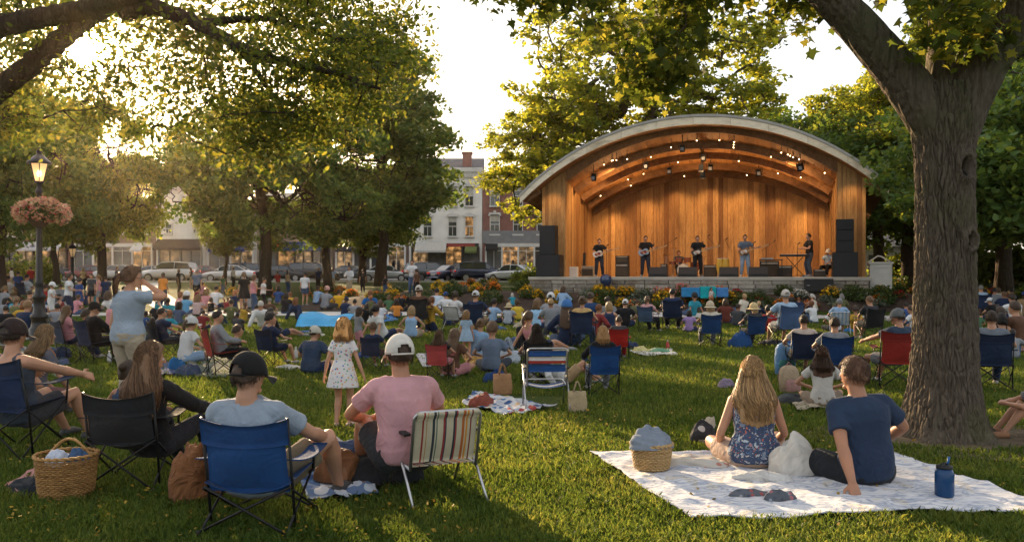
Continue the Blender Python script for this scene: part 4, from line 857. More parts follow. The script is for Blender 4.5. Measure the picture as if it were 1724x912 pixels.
# ---- the near tree at left, trunk outside the picture, limbs across the sun
def left_tree():
    b0 = np.array((-10.6,14.,0)); P = empty('overhanging_tree', b0, 0, 'dark limbed tree reaching over the lawn from the left, sun shining through it', 'tree'); g = np.random.default_rng(31)
    def loc(px, py, Y): return np.array(W(px, py, Y))-b0
    mb = MB(); mb.tube([(0,0,-.3),(0,0,.4),(.05,0,2),(.2,0,3.6),(.6,0,4.6)], [.75,.5,.42,.4,.34], 18)
    L1 = [np.array((.3,0,3.4)), loc(-70,215,14), loc(5,146,13.9), loc(65,98,13.8), loc(124,48,13.7), loc(182,8,13.6), loc(240,-34,13.4), loc(330,-90,13.2)]
    L2 = [loc(205,20,13.6), loc(262,12,13.5), loc(330,38,13.3), loc(400,78,13.1), loc(445,98,13), loc(550,118,12.8), loc(640,150,12.5)]
    L3 = [np.array((.5,0,4.4)), loc(-20,48,13), loc(60,32,12.9), loc(150,14,12.8), loc(240,-10,12.6), loc(420,-70,12.3),loc(600,-90,12)]
    L4 = [np.array((.6,0,4.6)), loc(-60,-80,14.5), loc(100,-160,15), loc(300,-200,15), loc(560,-190,14.5)]
    L5 = [loc(400,78,13.1), loc(440,130,13.4), loc(470,180,13.8), loc(500,225,14.2)]
    L6 = [loc(330,38,13.3), loc(450,30,13.9), loc(560,60,14.3), loc(650,100,14.6)]
    L7 = [np.array((.6,0,4.4)), np.array((2,-3,6)), np.array((3.2,-6,7)), np.array((4.5,-8.5,7.4))]
    base = []
    for L, rs in ((L1,[.3,.19,.175,.165,.16,.15,.13,.1]),(L2,[.14,.125,.105,.085,.07,.05,.02]),(L3,[.26,.17,.155,.14,.12,.09,.05]),(L4,[.3,.18,.15,.12,.06]),(L5,[.05,.04,.03,.015]),(L6,[.07,.05,.035,.02]),(L7,[.25,.2,.14,.06])):
        m_ = len(L); f = np.linspace(0, m_-1, m_*8); pp = np.array([[np.interp(q, range(m_), [p[c] for p in L]) for c in range(3)] for q in f])
        for _ in range(6): pp[1:-1] = (pp[:-2]+2*pp[1:-1]+pp[2:])/4
        pp[2:-1] += g.normal(size=(len(f)-3,3))*.012
        mb.tube([Vector(p) for p in pp], [float(x) for x in np.interp(f, range(m_), rs)], 12); base += [p for p in pp[::3]]
    T = []
    def spray(x0, x1, y0, y1, Y0, Y1, n, fn=None):
        k = 0
        while k < n:
            px, py = x0+(x1-x0)*g.random(), y0+(y1-y0)*g.random()
            if fn and not fn(px, py): continue
            T.append(loc(px, py, Y0+(Y1-Y0)*g.random())); k += 1
    def open_(x, y): # thinner where the evening sky shows
        if ((x-190)/150)**2+((y-125)/75)**2 < 1: return g.random() < .62
        if ((x-330)/90)**2+((y-175)/60)**2 < 1: return g.random() < .85
        return True
    spray(-60, 690, -60, 70, 13, 16, 120, lambda x, y: open_(x, y) and (x < 600 or y > -10))
    spray(-40, 340, 50, 235, 13.9, 16, 84, open_)
    spray(330, 690, 60, 215, 12, 15.5, 105, lambda x, y: open_(x, y) and y < 240-abs(x-480)*.33 and not (x > 640 and y > 120) )
    spray(240, 600, 200, 285, 12.5, 14.5, 30, lambda x, y: y < 285-abs(x-430)*.35)
    spray(-400, 650, -420, -60, 10, 18, 130); spray(-500,-60,-200,240,10,17,40)
    for _ in range(30): T.append(np.array((-3+9*g.random(), -10+7*g.random(), 6.2+3*g.random())))
    no = [np.array(p) for p in base]; tips = []
    for t in sorted(T, key=lambda q: min(np.linalg.norm(q-b) for b in base)):
        A = np.array(no); d = np.linalg.norm(A-t,axis=1); i = int(np.argmin(d)); L = d[i]; k = max(3, int(L/.4)); pts = []
        for q in range(k+1):
            f = q/k; pt = A[i]*(1-f)+t*f+np.array((0,0,.16*L*f*(1-f)))+g.normal(size=3)*.04*(0 < q < k); pts.append(pt)
            if q: no.append(pt)
        r0 = .008+.008*min(L,4); mb.tube([Vector(p) for p in pts], [r0*(1-.75*q/k)+.003 for q in range(k+1)], 5, cap=False)
        for q in range(max(1,k-2), k+1): tips.append(pts[q])
    link('trunk', mb.mesh('trunk'), P, BARKD, True)
    tips = np.array(tips); per = 32; n = len(tips)*per; c = np.repeat(tips, per, 0); pts = c+g.normal(size=(n,3))*np.array((.27,.27,.2))
    q = pts+b0; q = np.stack([862+FPX*q[:,0]/q[:,1], 462-FPX*(q[:,2]-EYE)/q[:,1]], 1); pts = pts[np.hypot(q[:,0]-140, q[:,1]-88) > 21]; V, F = leaves(pts, .088, OVAL, g, .6, .35, .3); link('crown', fast_mesh('crown', V, F), P, LF_NEAR)
left_tree()

# gaps in the crowns through which the low sun reaches the lawn
SPOTS = []
def band(n, x0, x1, y0, y1, r0, r1):
    for _ in range(n): SPOTS.append((np.array(G(rb0.uniform(x0,x1), rb0.uniform(y0,y1))), rb0.uniform(r0,r1)))
rb0 = random.Random(4)
band(8,1150,1460,556,578,.5,1.0); band(8,1040,1420,580,606,.4,.8); band(5,1060,1250,606,650,.25,.5); band(5,1620,1724,600,700,.3,.6); band(6,560,900,690,760,.15,.35); band(10,250,560,590,700,.3,.6); band(8,300,900,530,560,.6,1.1); band(5,900,1300,700,800,.15,.3); band(5,0,250,560,640,.3,.6)
for q in ((3.9,8.2,1.2,.5),(3.9,8.2,2.2,.4),(3.9,8.2,.4,.3),(2.8,6.9,.8,.3),(-.9,6.1,.9,.3),(-1.6,5.6,.8,.25),(-2.7,6.5,.8,.3),(-4,9.1,1.4,.3),(-1.7,8.7,.8,.3)): SPOTS.append((np.array(q[:3]), q[3]))
SV = np.array(SUNV)
def carve(o):
    me = o.data; n = len(me.polygons); nv = len(me.vertices)//n; M = np.array(o.parent.matrix_basis)
    co = np.empty(len(me.vertices)*3, np.float32); me.vertices.foreach_get('co', co); V = co.reshape(n, nv, 3); c = V.mean(1) @ M[:3,:3].T + M[:3,3]; kill = np.zeros(n, bool)
    for P, r in SPOTS:
        d = c-P; t_ = d@SV; q = d-t_[:,None]*SV; kill |= ((q**2).sum(1) < (r*.85+.003*t_)**2) & (t_ > 1)
    if kill.sum() < 60: return
    V2 = V[~kill]; k = len(V2); m2 = fast_mesh('crown', V2.reshape(-1,3), np.arange(k*nv).reshape(k, nv)); mt = o.material_slots[0].material
    m2.materials.append(mt); o.data = m2
for o in [q for q in C.objects if q.name.startswith('crown')]: carve(o)

# ================================================================ shrubs and flowers
def plant(name, h, r, nl, leaf, lm, flowers=None, nf=0, fs=.04, seed=0, shape=OVAL, spiky=False):
    g = np.random.default_rng(seed); P = empty(name)
    d = g.normal(size=(nl,3)); d[:,2] = np.abs(d[:,2]); d /= np.linalg.norm(d,axis=1)[:,None]; rr = g.random(nl)**.4*(1+.22*np.sin(d[:,0]*5+seed)*np.cos(d[:,1]*6))
    pts = d*rr[:,None]*np.array((r,r,h)); V, F = leaves(pts, leaf, shape, g, -.6 if spiky else 0, .2); link('foliage', fast_mesh('foliage', V, F), P, lm)
    if nf:
        d = g.normal(size=(nf,3)); d[:,2] = np.abs(d[:,2])+.3; d /= np.linalg.norm(d,axis=1)[:,None]; pc = d*np.array((r*1.02,r*1.02,h*1.12))*(.85+.25*g.random(nf))[:,None]
        c = np.repeat(pc, 5, 0)+g.normal(size=(nf*5,3))*fs*.35; V, F = leaves(c, fs, QUAD, g, 0, 1.); link('blossoms', fast_mesh('blossoms', V, F), P, flowers)
    return P
def petal(name, c): return leafmat(name, sc3(c,.8), c, c, .3, c)
YEL = petal('yellow_petals', (.75,.45,.02)); ORG = petal('orange_petals', (.75,.22,.02)); WHT = petal('white_petals', (.7,.68,.62)); PNK = petal('pink_petals', (.7,.22,.2)); RED = petal('red_petals', (.45,.03,.03))
LF_BUSH = leafmat('leaf_bush', (.03,.05,.015), (.06,.085,.025), (.12,.18,.03), .35)
LF_GREY = leafmat('leaf_sage', (.08,.1,.07), (.14,.16,.11), (.12,.15,.08), .3)
KINDS = {
 'y': (plant('flowering_plant', .42,.38,420,.09,LF_BUSH,YEL,70,.07,1), 'yellow flowering plant'),
 'o': (plant('flowering_plant', .38,.36,420,.09,LF_BUSH,ORG,60,.07,2), 'orange flowering plant'),
 'w': (plant('flowering_plant', .36,.4,420,.08,LF_GREY,WHT,55,.06,3), 'white flowering plant'),
 'p': (plant('flowering_plant', .4,.36,420,.08,LF_BUSH,PNK,50,.06,4), 'pink flowering plant'),
 'g': (plant('shrub', .5,.5,700,.1,LF_BUSH,seed=5), 'green leafy shrub'),
 's': (plant('shrub', .34,.42,500,.08,LF_GREY,seed=6), 'low grey green shrub'),
 't': (plant('shrub', .9,.6,1500,.12,LF_MID,seed=7), 'tall bushy shrub'),
 'r': (plant('flowering_plant', .3,.3,300,.08,LF_BUSH,RED,45,.06,8), 'red flowering plant')}
usedk = set()
PLANTS = {}
def put(kind, px, py, sc=1., where='in the bed in front of the stage'):
    pr, lab = KINDS[kind]; o = pr if kind not in usedk else copy_tree(pr); usedk.add(kind)
    p = G(px, py) if not isinstance(px, Vector) else px; o.location = p; o.rotation_euler.z = rnd.random()*6; s_ = sc*rnd.uniform(.8,1.2); o.scale = (s_, s_, s_*rnd.uniform(.85,1.15))
    tag(o, lab+' '+where, 'shrub' if kind in 'gst' else 'flowers', lab+'s '+where); PLANTS.setdefault((lab, where), []).append(o); return o
rb = random.Random(5)
for i in range(74):   # bed below the stage
    px = rb.uniform(905,1500); py = rb.uniform(491,520) if px > 950 else rb.uniform(480,515)
    put(rb.choice('yyoowgggssssrp'), px, py, rb.uniform(.6,1.1))
for i in range(46):   # left wing of the bed
    px = rb.uniform(632,905); py = rb.uniform(486,515) if px < 760 else rb.uniform(478,512)
    put(rb.choice('yyyyowggsss'), px, py, rb.uniform(.6,1.1), 'in the bed left of the stage')
for i in range(40):
    px = rb.uniform(1455,1760); py = rb.uniform(478,512); put(rb.choice('yyoogggstrr'), px, py, rb.uniform(.7,1.3), 'in the bed right of the stage')
for px, py, s in [(872,478,1.1),(895,480,1.25),(915,482,.8),(880,470,1.2),(858,474,.7),(1485,486,.9),(1500,480,1.2),(1530,478,1.5),(1515,470,1.6),(1550,466,1.7),(1660,470,1.5),(1690,474,1.6),(1720,470,1.7),(1570,470,1.5),(1635,466,1.6)]:
    put('t', px, py, s, 'beside the stage end')
for px, py, s in [(905,484,1.2),(925,488,1.1),(1075,492,1.0),(1295,492,1.),(1270,492,.9)]: put('g', px, py, s, 'against the stone stage front')
for px, py in [(1048,497),(1030,498),(1062,497),(1012,497)]: put('y', px, py, .8, 'against the stone stage front')
for i in range(22):
    px = rb.uniform(330,640); py = rb.uniform(488,505); put(rb.choice('yoygsw'), px, py, rb.uniform(.5,.9), 'along the path at left')

for px, Y, sc in ((1648,52,3.2),(1690,54,3.6),(1735,50,3.2),(1600,58,3.4),(1560,60,3.),(1500,62,3.),(1770,50,3.4),(-20,62,2.2),(30,64,2.),(70,63,2.2)):
    put('t', Vector(((px-862)/FPX*Y, Y, gz((px-862)/FPX*Y, Y))), 0, sc, 'filling the background under the trees')
ORD = 'first second third fourth fifth sixth seventh eighth ninth tenth eleventh twelfth thirteenth fourteenth fifteenth sixteenth seventeenth eighteenth nineteenth twentieth'.split()
for (lab, where), L in PLANTS.items():
    L.sort(key=lambda o: o.location.x/o.location.y)
    if len(L) > 1:
        for i, o in enumerate(L): o['label'] = lab+' '+where+', '+(ORD[i] if i < 20 else 'twenty '+ORD[i-20])+' from left'
# ================================================================ people: one continuous body each, clothes and hair as its children
TS = bpy.data.scenes.new('tmp')
def remesh(mb, voxel, sm_it=2, fac=.6):
    me = mb.mesh('t'); o = bpy.data.objects.new('t', me); TS.collection.objects.link(o)
    r = o.modifiers.new('r', 'REMESH'); r.mode = 'VOXEL'; r.voxel_size = voxel; r.use_smooth_shade = True
    if sm_it: s = o.modifiers.new('s', 'SMOOTH'); s.iterations = sm_it; s.factor = fac
    vl = TS.view_layers[0]; vl.update(); dg = vl.depsgraph; ev = o.evaluated_get(dg)
    out = bpy.data.meshes.new_from_object(ev, depsgraph=dg); TS.collection.objects.unlink(o); bpy.data.objects.remove(o); bpy.data.meshes.remove(me); return out
def crease(me, amp, freq, seed, stretch=(1,1,1)):     # cloth folds: displacement along the normals
    n = len(me.vertices); co = np.empty(n*3, np.float32); me.vertices.foreach_get('co', co); co = co.reshape(-1,3)
    no = np.empty(n*3, np.float32); me.vertex_normals.foreach_get('vector', no); no = no.reshape(-1,3)
    g = np.random.default_rng(seed); h = np.zeros(n); p = co*np.array(stretch)
    wv = p + .035*np.sin(p[:,[1,2,0]]*17+g.random(3)*6)
    for k in range(7):
        d = g.normal(size=3); d /= np.linalg.norm(d); f = freq*(.6+.9*g.random()); h += (1-np.abs(np.sin(wv@d*f+g.random()*6)))**2*.5-.17
    h = np.maximum(h, -.15); co = co+no*(h*amp/2.2)[:,None]; me.vertices.foreach_set('co', co.astype(np.float32).ravel()); me.update()
def ik(a, b, l1, l2, hint):
    a, b, hint = Vector(a), Vector(b), Vector(hint); d = b-a; L = min(d.length, (l1+l2)*.998); L = max(L, abs(l1-l2)*1.02+.02); u = d.normalized(); b = a+u*L
    x = (l1*l1-l2*l2+L*L)/(2*L); h = sqrt(max(l1*l1-x*x, 0)); p = hint-u*hint.dot(u)
    if p.length < 1e-4: p = u.orthogonal()
    return a+u*x+p.normalized()*h, b
def rings(mb, R, n=20):       # R: list of (centre, right, fwd, half width, half depth, squareness)
    vs = []; fs = []
    for c, r, f, w_, d_, e in R:
        for j in range(n):
            q = 2*PI*j/n; cx, sx = cos(q), sin(q); vs.append(c + r*(w_*math.copysign(abs(cx)**e, cx)) + f*(d_*math.copysign(abs(sx)**e, sx)))
    for i in range(len(R)-1):
        for j in range(n): fs.append((i*n+j, i*n+(j+1)%n, (i+1)*n+(j+1)%n, (i+1)*n+j))
    fs += [tuple(range(n))[::-1], tuple((len(R)-1)*n+j for j in range(n))]; mb.add(vs, fs)
def limb(mb, pts, rs, n=12, round0=True, round1=True):
    P = [Vector(p) for p in pts]; R = list(rs)
    if round0: d = (P[0]-P[1]).normalized(); P = [P[0]+d*R[0]*.85, P[0]+d*R[0]*.5]+P; R = [R[0]*.35, R[0]*.82]+R
    if round1: d = (P[-1]-P[-2]).normalized(); P = P+[P[-1]+d*R[-1]*.5, P[-1]+d*R[-1]*.85]; R = R+[R[-1]*.82, R[-1]*.35]
    mb.tube(P, R, n)
def hand(mb, wrist, elbow, s, side, palm=(0,0,-1), curl=.5, fine=True):
    d = (wrist-elbow).normalized(); pn = Vector(palm); pn = (pn-d*pn.dot(d)); pn = pn.normalized() if pn.length > 1e-3 else d.orthogonal().normalized(); a = d.cross(pn)*side   # a: towards the thumb
    if not fine:
        limb(mb, [wrist, wrist+d*.06*s, wrist+d*.13*s+pn*.02*s*curl*2], [.026*s, .032*s, .022*s], 8); return
    R = [(wrist-d*.01*s, a, pn, .026*s, .02*s, .9), (wrist+d*.03*s, a, pn, .037*s, .017*s, .8), (wrist+d*.075*s, a, pn, .041*s, .015*s, .8), (wrist+d*.092*s, a, pn, .038*s, .012*s, .8)]; rings(mb, R, 12)
    for i, (o_, L) in enumerate(((.031,.07),(.0105,.079),(-.0105,.073),(-.031,.058))):
        p = wrist+d*.088*s+a*o_*s; c = p.copy(); dirv = (d+a*o_*3).normalized(); P = [p-dirv*.012*s]; 
        for k, f in enumerate((.44,.32,.24)):
            P.append(c); ang = curl*(.35+.35*k); dirv = (dirv*cos(ang)+pn*sin(ang)).normalized(); c = c+dirv*L*f*s
        P.append(c); limb(mb, P, [.0088*s,.0092*s,.0085*s,.0078*s,.0066*s], 8)
    p = wrist+d*.022*s+a*.03*s; t1 = (d*.65+a*.75+pn*.25).normalized(); t2 = (d*.9+a*.3+pn*.3*curl).normalized()
    limb(mb, [p-a*.012*s, p+t1*.04*s, p+t1*.04*s+t2*.032*s, p+t1*.04*s+t2*.055*s], [.015*s,.0115*s,.0098*s,.008*s], 8)
SKINC = {}
def skinmat(c):
    k = tuple(c)
    if k in SKINC: return SKINC[k]
    m, t, p = newmat('skin'); n = nd(t, 'ShaderNodeTexNoise', i_Scale=7, i_Detail=4); t.links.new(coord(t), n.inputs['Vector'])
    t.links.new(ramp(t, n.outputs[0], [(.3, sc3(c,.82)), (.7, (min(1,c[0]*1.12), c[1]*1.05, c[2]))]), p.inputs['Base Color']); p.inputs['Roughness'].default_value = .5
    p.inputs['Subsurface Weight'].default_value = .0; p.inputs['Specular IOR Level'].default_value = .35
    n2 = nd(t, 'ShaderNodeTexNoise', i_Scale=260, i_Detail=2); t.links.new(coord(t), n2.inputs['Vector']); bump(t, p, n2.outputs[0], .0008); SKINC[k] = m; return m
SK1, SK2, SK3, SK4 = (.46,.25,.16), (.38,.19,.115), (.25,.125,.075), (.12,.06,.038)
HAIRC = {}
def hairmat(c):
    k = tuple(c)
    if k in HAIRC: return HAIRC[k]
    m, t, p = newmat('hair'); g = nd(t, 'ShaderNodeNewGeometry'); t.links.new(ramp(t, g.outputs['Random Per Island'], [(0, sc3(c,.42)), (.5, c), (.8, sc3(c,1.5)), (1, sc3(c,2.1))]), p.inputs['Base Color'])
    n = nd(t, 'ShaderNodeTexNoise', i_Scale=30, i_Detail=4); t.links.new(coord(t,(5,5,.7)), n.inputs['Vector']); bump(t, p, n.outputs[0], .012)
    p.inputs['Roughness'].default_value = .42; p.inputs['Specular IOR Level'].default_value = .3
    HAIRC[k] = m; return m
H_BLACK, H_DK, H_BR, H_LB, H_BL, H_GR, H_RED = (.012,.009,.008), (.03,.018,.011), (.075,.042,.022), (.15,.085,.04), (.36,.23,.11), (.25,.23,.21), (.2,.07,.025)
# pose library (joint targets at standard size: hz pelvis height; hands/feet [left, right]; kn/el bend hints)
POSES = {
 'stand': dict(hz=.93, lean=2, feet=[(-.1,-.02,.07),(.1,.03,.07)], kn=[(0,1,0),(0,1,0)], hands=[(-.25,.06,.82),(.25,.06,.82)], el=[(-.4,-1,0),(.4,-1,0)]),
 'hold': dict(hz=.93, lean=3, feet=[(-.11,-.02,.07),(.1,.03,.07)], kn=[(0,1,0),(0,1,0)], hands=[(-.12,.34,1.1),(.12,.34,1.12)], el=[(-.8,-.6,-.6),(.8,-.6,-.6)]),
 'chair': dict(hz=.47, lean=-13, feet=[(-.16,.62,.07),(.16,.58,.07)], kn=[(-.2,.4,1),(.2,.4,1)], hands=[(-.28,.3,.66),(.28,.3,.66)], el=[(-.8,-.8,-.4),(.8,-.8,-.4)]),
 'chairlap': dict(hz=.47, lean=-8, feet=[(-.12,.5,.07),(.14,.62,.07)], kn=[(-.1,.4,1),(.1,.4,1)], hands=[(-.1,.36,.6),(.1,.38,.6)], el=[(-1,-.5,-.3),(1,-.5,-.3)]),
 'cross': dict(hz=.13, lean=8, feet=[(-.13,.36,.06),(.15,.33,.06)], kn=[(1.2,.2,.25),(-1.2,.2,.25)], hands=[(-.2,.32,.28),(.2,.32,.28)], el=[(-1,-.4,-.3),(1,-.4,-.3)], crossed=True),
 'knees': dict(hz=.12, lean=10, feet=[(-.13,.52,.07),(.13,.56,.07)], kn=[(-.1,0,1),(.1,0,1)], hands=[(-.08,.47,.42),(.1,.47,.42)], el=[(-1,0,-.3),(1,0,-.3)]),
 'leanback': dict(hz=.12, lean=-26, feet=[(-.12,.86,.07),(.12,.82,.07)], kn=[(0,0,1),(0,0,1)], hands=[(-.3,-.42,.03),(.3,-.4,.03)], el=[(-.5,-1,.3),(.5,-1,.3)], palm=(0,0,-1)),
 'side': dict(hz=.12, lean=-8, side=14, feet=[(.35,.5,.07),(.45,.42,.07)], kn=[(0,1,.4),(.3,1,.3)], hands=[(-.38,-.2,.03),(.15,.3,.3)], el=[(-1,-.6,.3),(1,-.3,-.3)]),
 'kneel': dict(hz=.3, lean=6, feet=[(-.1,-.22,.06),(.1,-.22,.06)], kn=[(-.2,1,0),(.2,1,0)], hands=[(-.15,.34,.5),(.15,.36,.5)], el=[(-1,-.4,-.3),(1,-.4,-.3)]),
 'lie': dict(hz=.13, lean=-62, feet=[(-.12,.8,.07),(.12,.6,.07)], kn=[(0,0,1),(0,0,1)], hands=[(-.4,-.35,.04),(.38,-.3,.04)], el=[(-1,-.6,0),(1,-.6,0)]),
 'guitar': dict(hz=.92, lean=3, feet=[(-.16,-.02,.07),(.15,.04,.07)], kn=[(0,1,0),(0,1,0)], hands=[(-.5,.3,1.2),(.1,.26,1.0)], el=[(-.6,-.2,-1),(1,-.7,-.2)]),
}
EYEW = pm('eye_white', (.6,.6,.58), .2, .02); EYED = pm('eye_dark', (.02,.015,.01), .1, .02)
def make_person(pose, h=1.7, skin=SK1, top=('tee',(.2,.2,.2)), bottom=('shorts',(.1,.1,.12)), hair=('short',H_DK), hat=None, shoes=(.05,.05,.05), res=.02, female=False, head=(0,0), fine=False, build=1.0, seed=0, eyes=False, ov=None, glasses=False, backpanel=None, topmat=None, kid=False):
    """body in its own frame: +y is where the figure faces, origin on the ground below the pelvis"""
    pz = dict(POSES[pose]); pz.update(ov or {}); s = h/1.72; gseed = seed; hs = 1.0 if not kid else 1.28   # children have larger heads
    P = Vector((0,0,pz['hz']*s)); le, sd, tw = radians(pz['lean']), radians(pz.get('side',0)), radians(pz.get('twist',0))
    Rm = Euler((-le, sd, 0)).to_matrix(); Up = Rm @ Vector((0,0,1)); Ri = Rm @ Vector((1,0,0)); Fw = Rm @ Vector((0,1,0))
    TL = .5*s; tor = Matrix.Rotation(tw, 3, Up); slouch = pz.get('slouch', .03 if pose in ('cross','knees','chair','chairlap') else 0)
    def sp(t): return P + Up*(t*s) + Fw*(slouch*s*(4*(t/.5)**2*.3-1.4*(t/.5)*(1-t/.5)*1.2))    # spine with a rounded back
    def fr(t): q = min(1, max(0, t/.45)); M = Matrix.Rotation(tw*q, 3, Up); return M @ Ri, M @ Fw
    bw = build; fem = female
    SW = (.168 if fem else .19)*s*(.92 if kid else 1); 
    TR = [(-.10,.12,.09),(-.05,.155,.112),(.02,.172 if fem else .165,.118),(.09,.16,.112),(.17,.128 if fem else .148,.1),(.26,.135 if fem else .156,.108),(.35,.15 if fem else .172,.118),(.42,.152 if fem else .172,.108),(.465,.13 if fem else .145,.085),(.495,.075,.066),(.52,.054,.056)]
    def torso(mb, a, b, pad=0, wk=1., flare=0, e=.88):
        ts = [a]+[q[0] for q in TR if a+.01 < q[0] < b-.01]+[b]; R = []
        for t in ts:
            w_ = np.interp(t, [q[0] for q in TR], [q[1] for q in TR]); d_ = np.interp(t, [q[0] for q in TR], [q[2] for q in TR]); r, f = fr(t)
            R.append((sp(t), r, f, (w_*bw*wk)*s+pad+flare*max(0,(.2-t)), (d_*(1+(bw-1)*1.4)*wk)*s+pad+flare*max(0,(.2-t)), e))
        rings(mb, R, 24)
    r4, f4 = fr(.45); NB = sp(.5); hy, hp = radians(head[0]), radians(head[1])
    hup = (Up*.55+Vector((0,0,1))*.45).normalized(); HM = Matrix.Rotation(hy, 3, 'Z')
    hf0 = (tor @ Vector((Ri.cross(Vector((0,0,-1))).x, Ri.cross(Vector((0,0,-1))).y, 0))).normalized()
    if hf0.y < -.2 and abs(tw) < 1.5: hf0 = -hf0
    hf = HM @ hf0; hr = hf.cross(Vector((0,0,1))).normalized(); PM = Matrix.Rotation(hp, 3, hr); hf = PM @ hf; hu = PM @ Vector((0,0,1))
    HC = NB + hup*.045*s + hf*.022*s + hu*.106*s*hs; hd = s*hs*(1.05 if not fem else 1.02)
    SHc = [sp(.43)+r4*(sg*(SW-.012*s)) for sg in (-1,1)]; HPp = [P+Ri*(sg*.092*s*bw)-Up*.03*s for sg in (-1,1)]
    UA, FA, TH, SH_ = .29*s, .25*s, .43*s, .42*s
    arms, legs = [], []
    for i in (0,1):
        hnd = pz['hands'][i]; E, Wr = ik(SHc[i], Vector(hnd)*s, UA, FA, pz['el'][i]); arms.append((SHc[i], E, Wr))
        K, A = ik(HPp[i], Vector(pz['feet'][i])*s, TH, SH_, pz['kn'][i]); legs.append((HPp[i], K, A))
    if pz.get('crossed'): legs = []; 
    if pz.get('crossed'):
        for i, sg in enumerate((-1,1)):
            A = Vector((-sg*.13, .36-.05*i, .07+.05*i))*s; K, A = ik(HPp[i], A, TH, SH_, (sg*1.4,.55,.28)); legs.append((HPp[i], K, A))
    covA = top[0]; covL = bottom[0]
    # ---- body
    b = MB(); torso(b, -.10, .52, -.013*s); limb(b, [sp(.46), NB+hup*.02*s, HC-hu*.06*hd], [.07*s,.06*s if not fem else .05*s,.057*s if not fem else .047*s], 14)
    for i, sg in enumerate((-1,1)):
        S0, E, Wr = arms[i]; m1, m2 = S0.lerp(E,.35), E.lerp(Wr,.3); tk = (.86 if fem or kid else 1)*bw
        limb(b, [sp(.44)+r4*sg*.07*s, S0], [.06*s, .054*s*tk], 12)
        limb(b, [S0, m1, E-(E-S0)*.08, E, m2, Wr], [.054*s*tk,.047*s*tk,.037*s*tk,.036*s*tk,.04*s*tk,.024*s*tk], 12)
        hand(b, Wr, E, s*(.95 if fem else 1.03), sg, pz.get('palm', (-sg*.8,0,-.5)), pz.get('curl', .5), fine)
        H_, K, A = legs[i]; kk = bw*(1.02 if fem else 1)
        limb(b, [H_, H_.lerp(K,.3), H_.lerp(K,.75), K, K.lerp(A,.28), K.lerp(A,.7), A], [.082*s*kk,.08*s*kk,.06*s*kk,.054*s*kk,.057*s*kk,.038*s*kk,.033*s], 14)
        fd = pz.get('footdir', [(-.25,1,0),(.25,1,0)])[i]; fd = Vector(fd).normalized()
        if pose == 'kneel': fd = Vector((0,-1,-.1)).normalized()
        dn = Vector((0,0,-1)); heel = A-fd*.04*s+dn*.035*s; toe = A+fd*.17*s+dn*.045*s
        if A.z < .06*s: heel.z = max(heel.z, .03*s); toe.z = max(toe.z, .025*s)
        limb(b, [A, heel], [.033*s,.03*s], 10); limb(b, [heel, A+fd*.09*s+dn*.03*s, toe], [.034*s,.034*s,.024*s], 10)
        legs[i] = (H_, K, A, heel, toe, fd)
    # head
    n, k = 22, 16; vs = []; fs = []
    for i in range(k+1):
        ph_ = PI*i/k
        for j in range(n):
            q = 2*PI*j/n; z = cos(ph_); r_ = max(sin(ph_), .03); x, y = r_*cos(q), r_*sin(q)
            w_ = .074*(1-.26*max(0,-z)**1.2)*(1+.02*(z > 0)); yf = (.092 if y > 0 else .1)*(1-(.1 if y > 0 else .36)*max(0,-z)**1.5)
            yy = y*yf+(.014*max(0,-z) if y > 0 else 0)
            vs.append(HC + hr*(x*w_*hd) + hf*(yy*hd) + hu*(z*.117*hd))
    for i in range(k):
        for j in range(n): fs.append((i*n+j, (i+1)*n+j, (i+1)*n+(j+1)%n, i*n+(j+1)%n))
    fs += [tuple(range(n)), tuple(k*n+j for j in range(n))[::-1]]; b.add(vs, fs)
    limb(b, [HC+hf*.084*hd+hu*.015*hd, HC+hf*.106*hd-hu*.022*hd], [.01*hd,.016*hd], 8)            # nose
    b.ell(HC+hf*.086*hd-hu*.055*hd, (.024*hd,.012*hd,.011*hd), 10, 6, Matrix((hr,hf,hu)).transposed())   # lips
    b.ell(HC+hf*.072*hd-hu*.094*hd, (.026*hd,.02*hd,.018*hd), 10, 6, Matrix((hr,hf,hu)).transposed())    # chin
    b.ell(HC+hf*.078*hd+hu*.024*hd, (.048*hd,.012*hd,.009*hd), 10, 6, Matrix((hr,hf,hu)).transposed())   # brow
    for sg in (-1,1): b.ell(HC+hr*sg*.077*hd-hf*.005*hd-hu*.008*hd, (.009*hd,.02*hd,.032*hd), 8, 8, Matrix((hr,hf,hu)).transposed())
    me = remesh(b, res if not fine else min(res,.0062), 2 if not fine else 4, .5); body = link('person', me, None, skinmat(skin), True)
    # ---- top
    tc_ = top[1]; tm = topmat or cloth(tc_, 'shirt_cloth', .006, 7); t_ = MB(); pad = .013*s if fine or res < .015 else .02*s; vr = res if not fine else .0085
    hem = {'tee':-.075,'tank':-.07,'long':-.08,'dress':-.06,'cami':-.07,'polo':-.08,'vest':-.07}[covA]
    if covA in ('tee','long','polo','dress'):
        torso(t_, hem, .502, pad*.8, flare=.015 if not fem else .0)
        for i, sg in enumerate((-1,1)):
            S0, E, Wr = arms[i]; limb(t_, [sp(.45)+r4*sg*.06*s, S0+Up*.004*s], [.06*s+pad*.3, .051*s*bw+pad], 14)
            if covA == 'long': limb(t_, [S0, S0.lerp(E,.5), E, E.lerp(Wr,.5), E.lerp(Wr,.93)], [.058*s*bw+pad,.052*s*bw+pad,.045*s*bw+pad,.042*s*bw+pad,.032*s+pad], 14, True, False)
            else:
                f = .62 if not fem else .5; limb(t_, [S0, S0.lerp(E,f*.6), S0.lerp(E,f)], [.051*s*bw+pad,.052*s*bw+pad,.053*s*bw+pad*1.3], 16, True, False)
    elif covA in ('tank','vest'):
        torso(t_, hem, .40, pad, flare=.04)
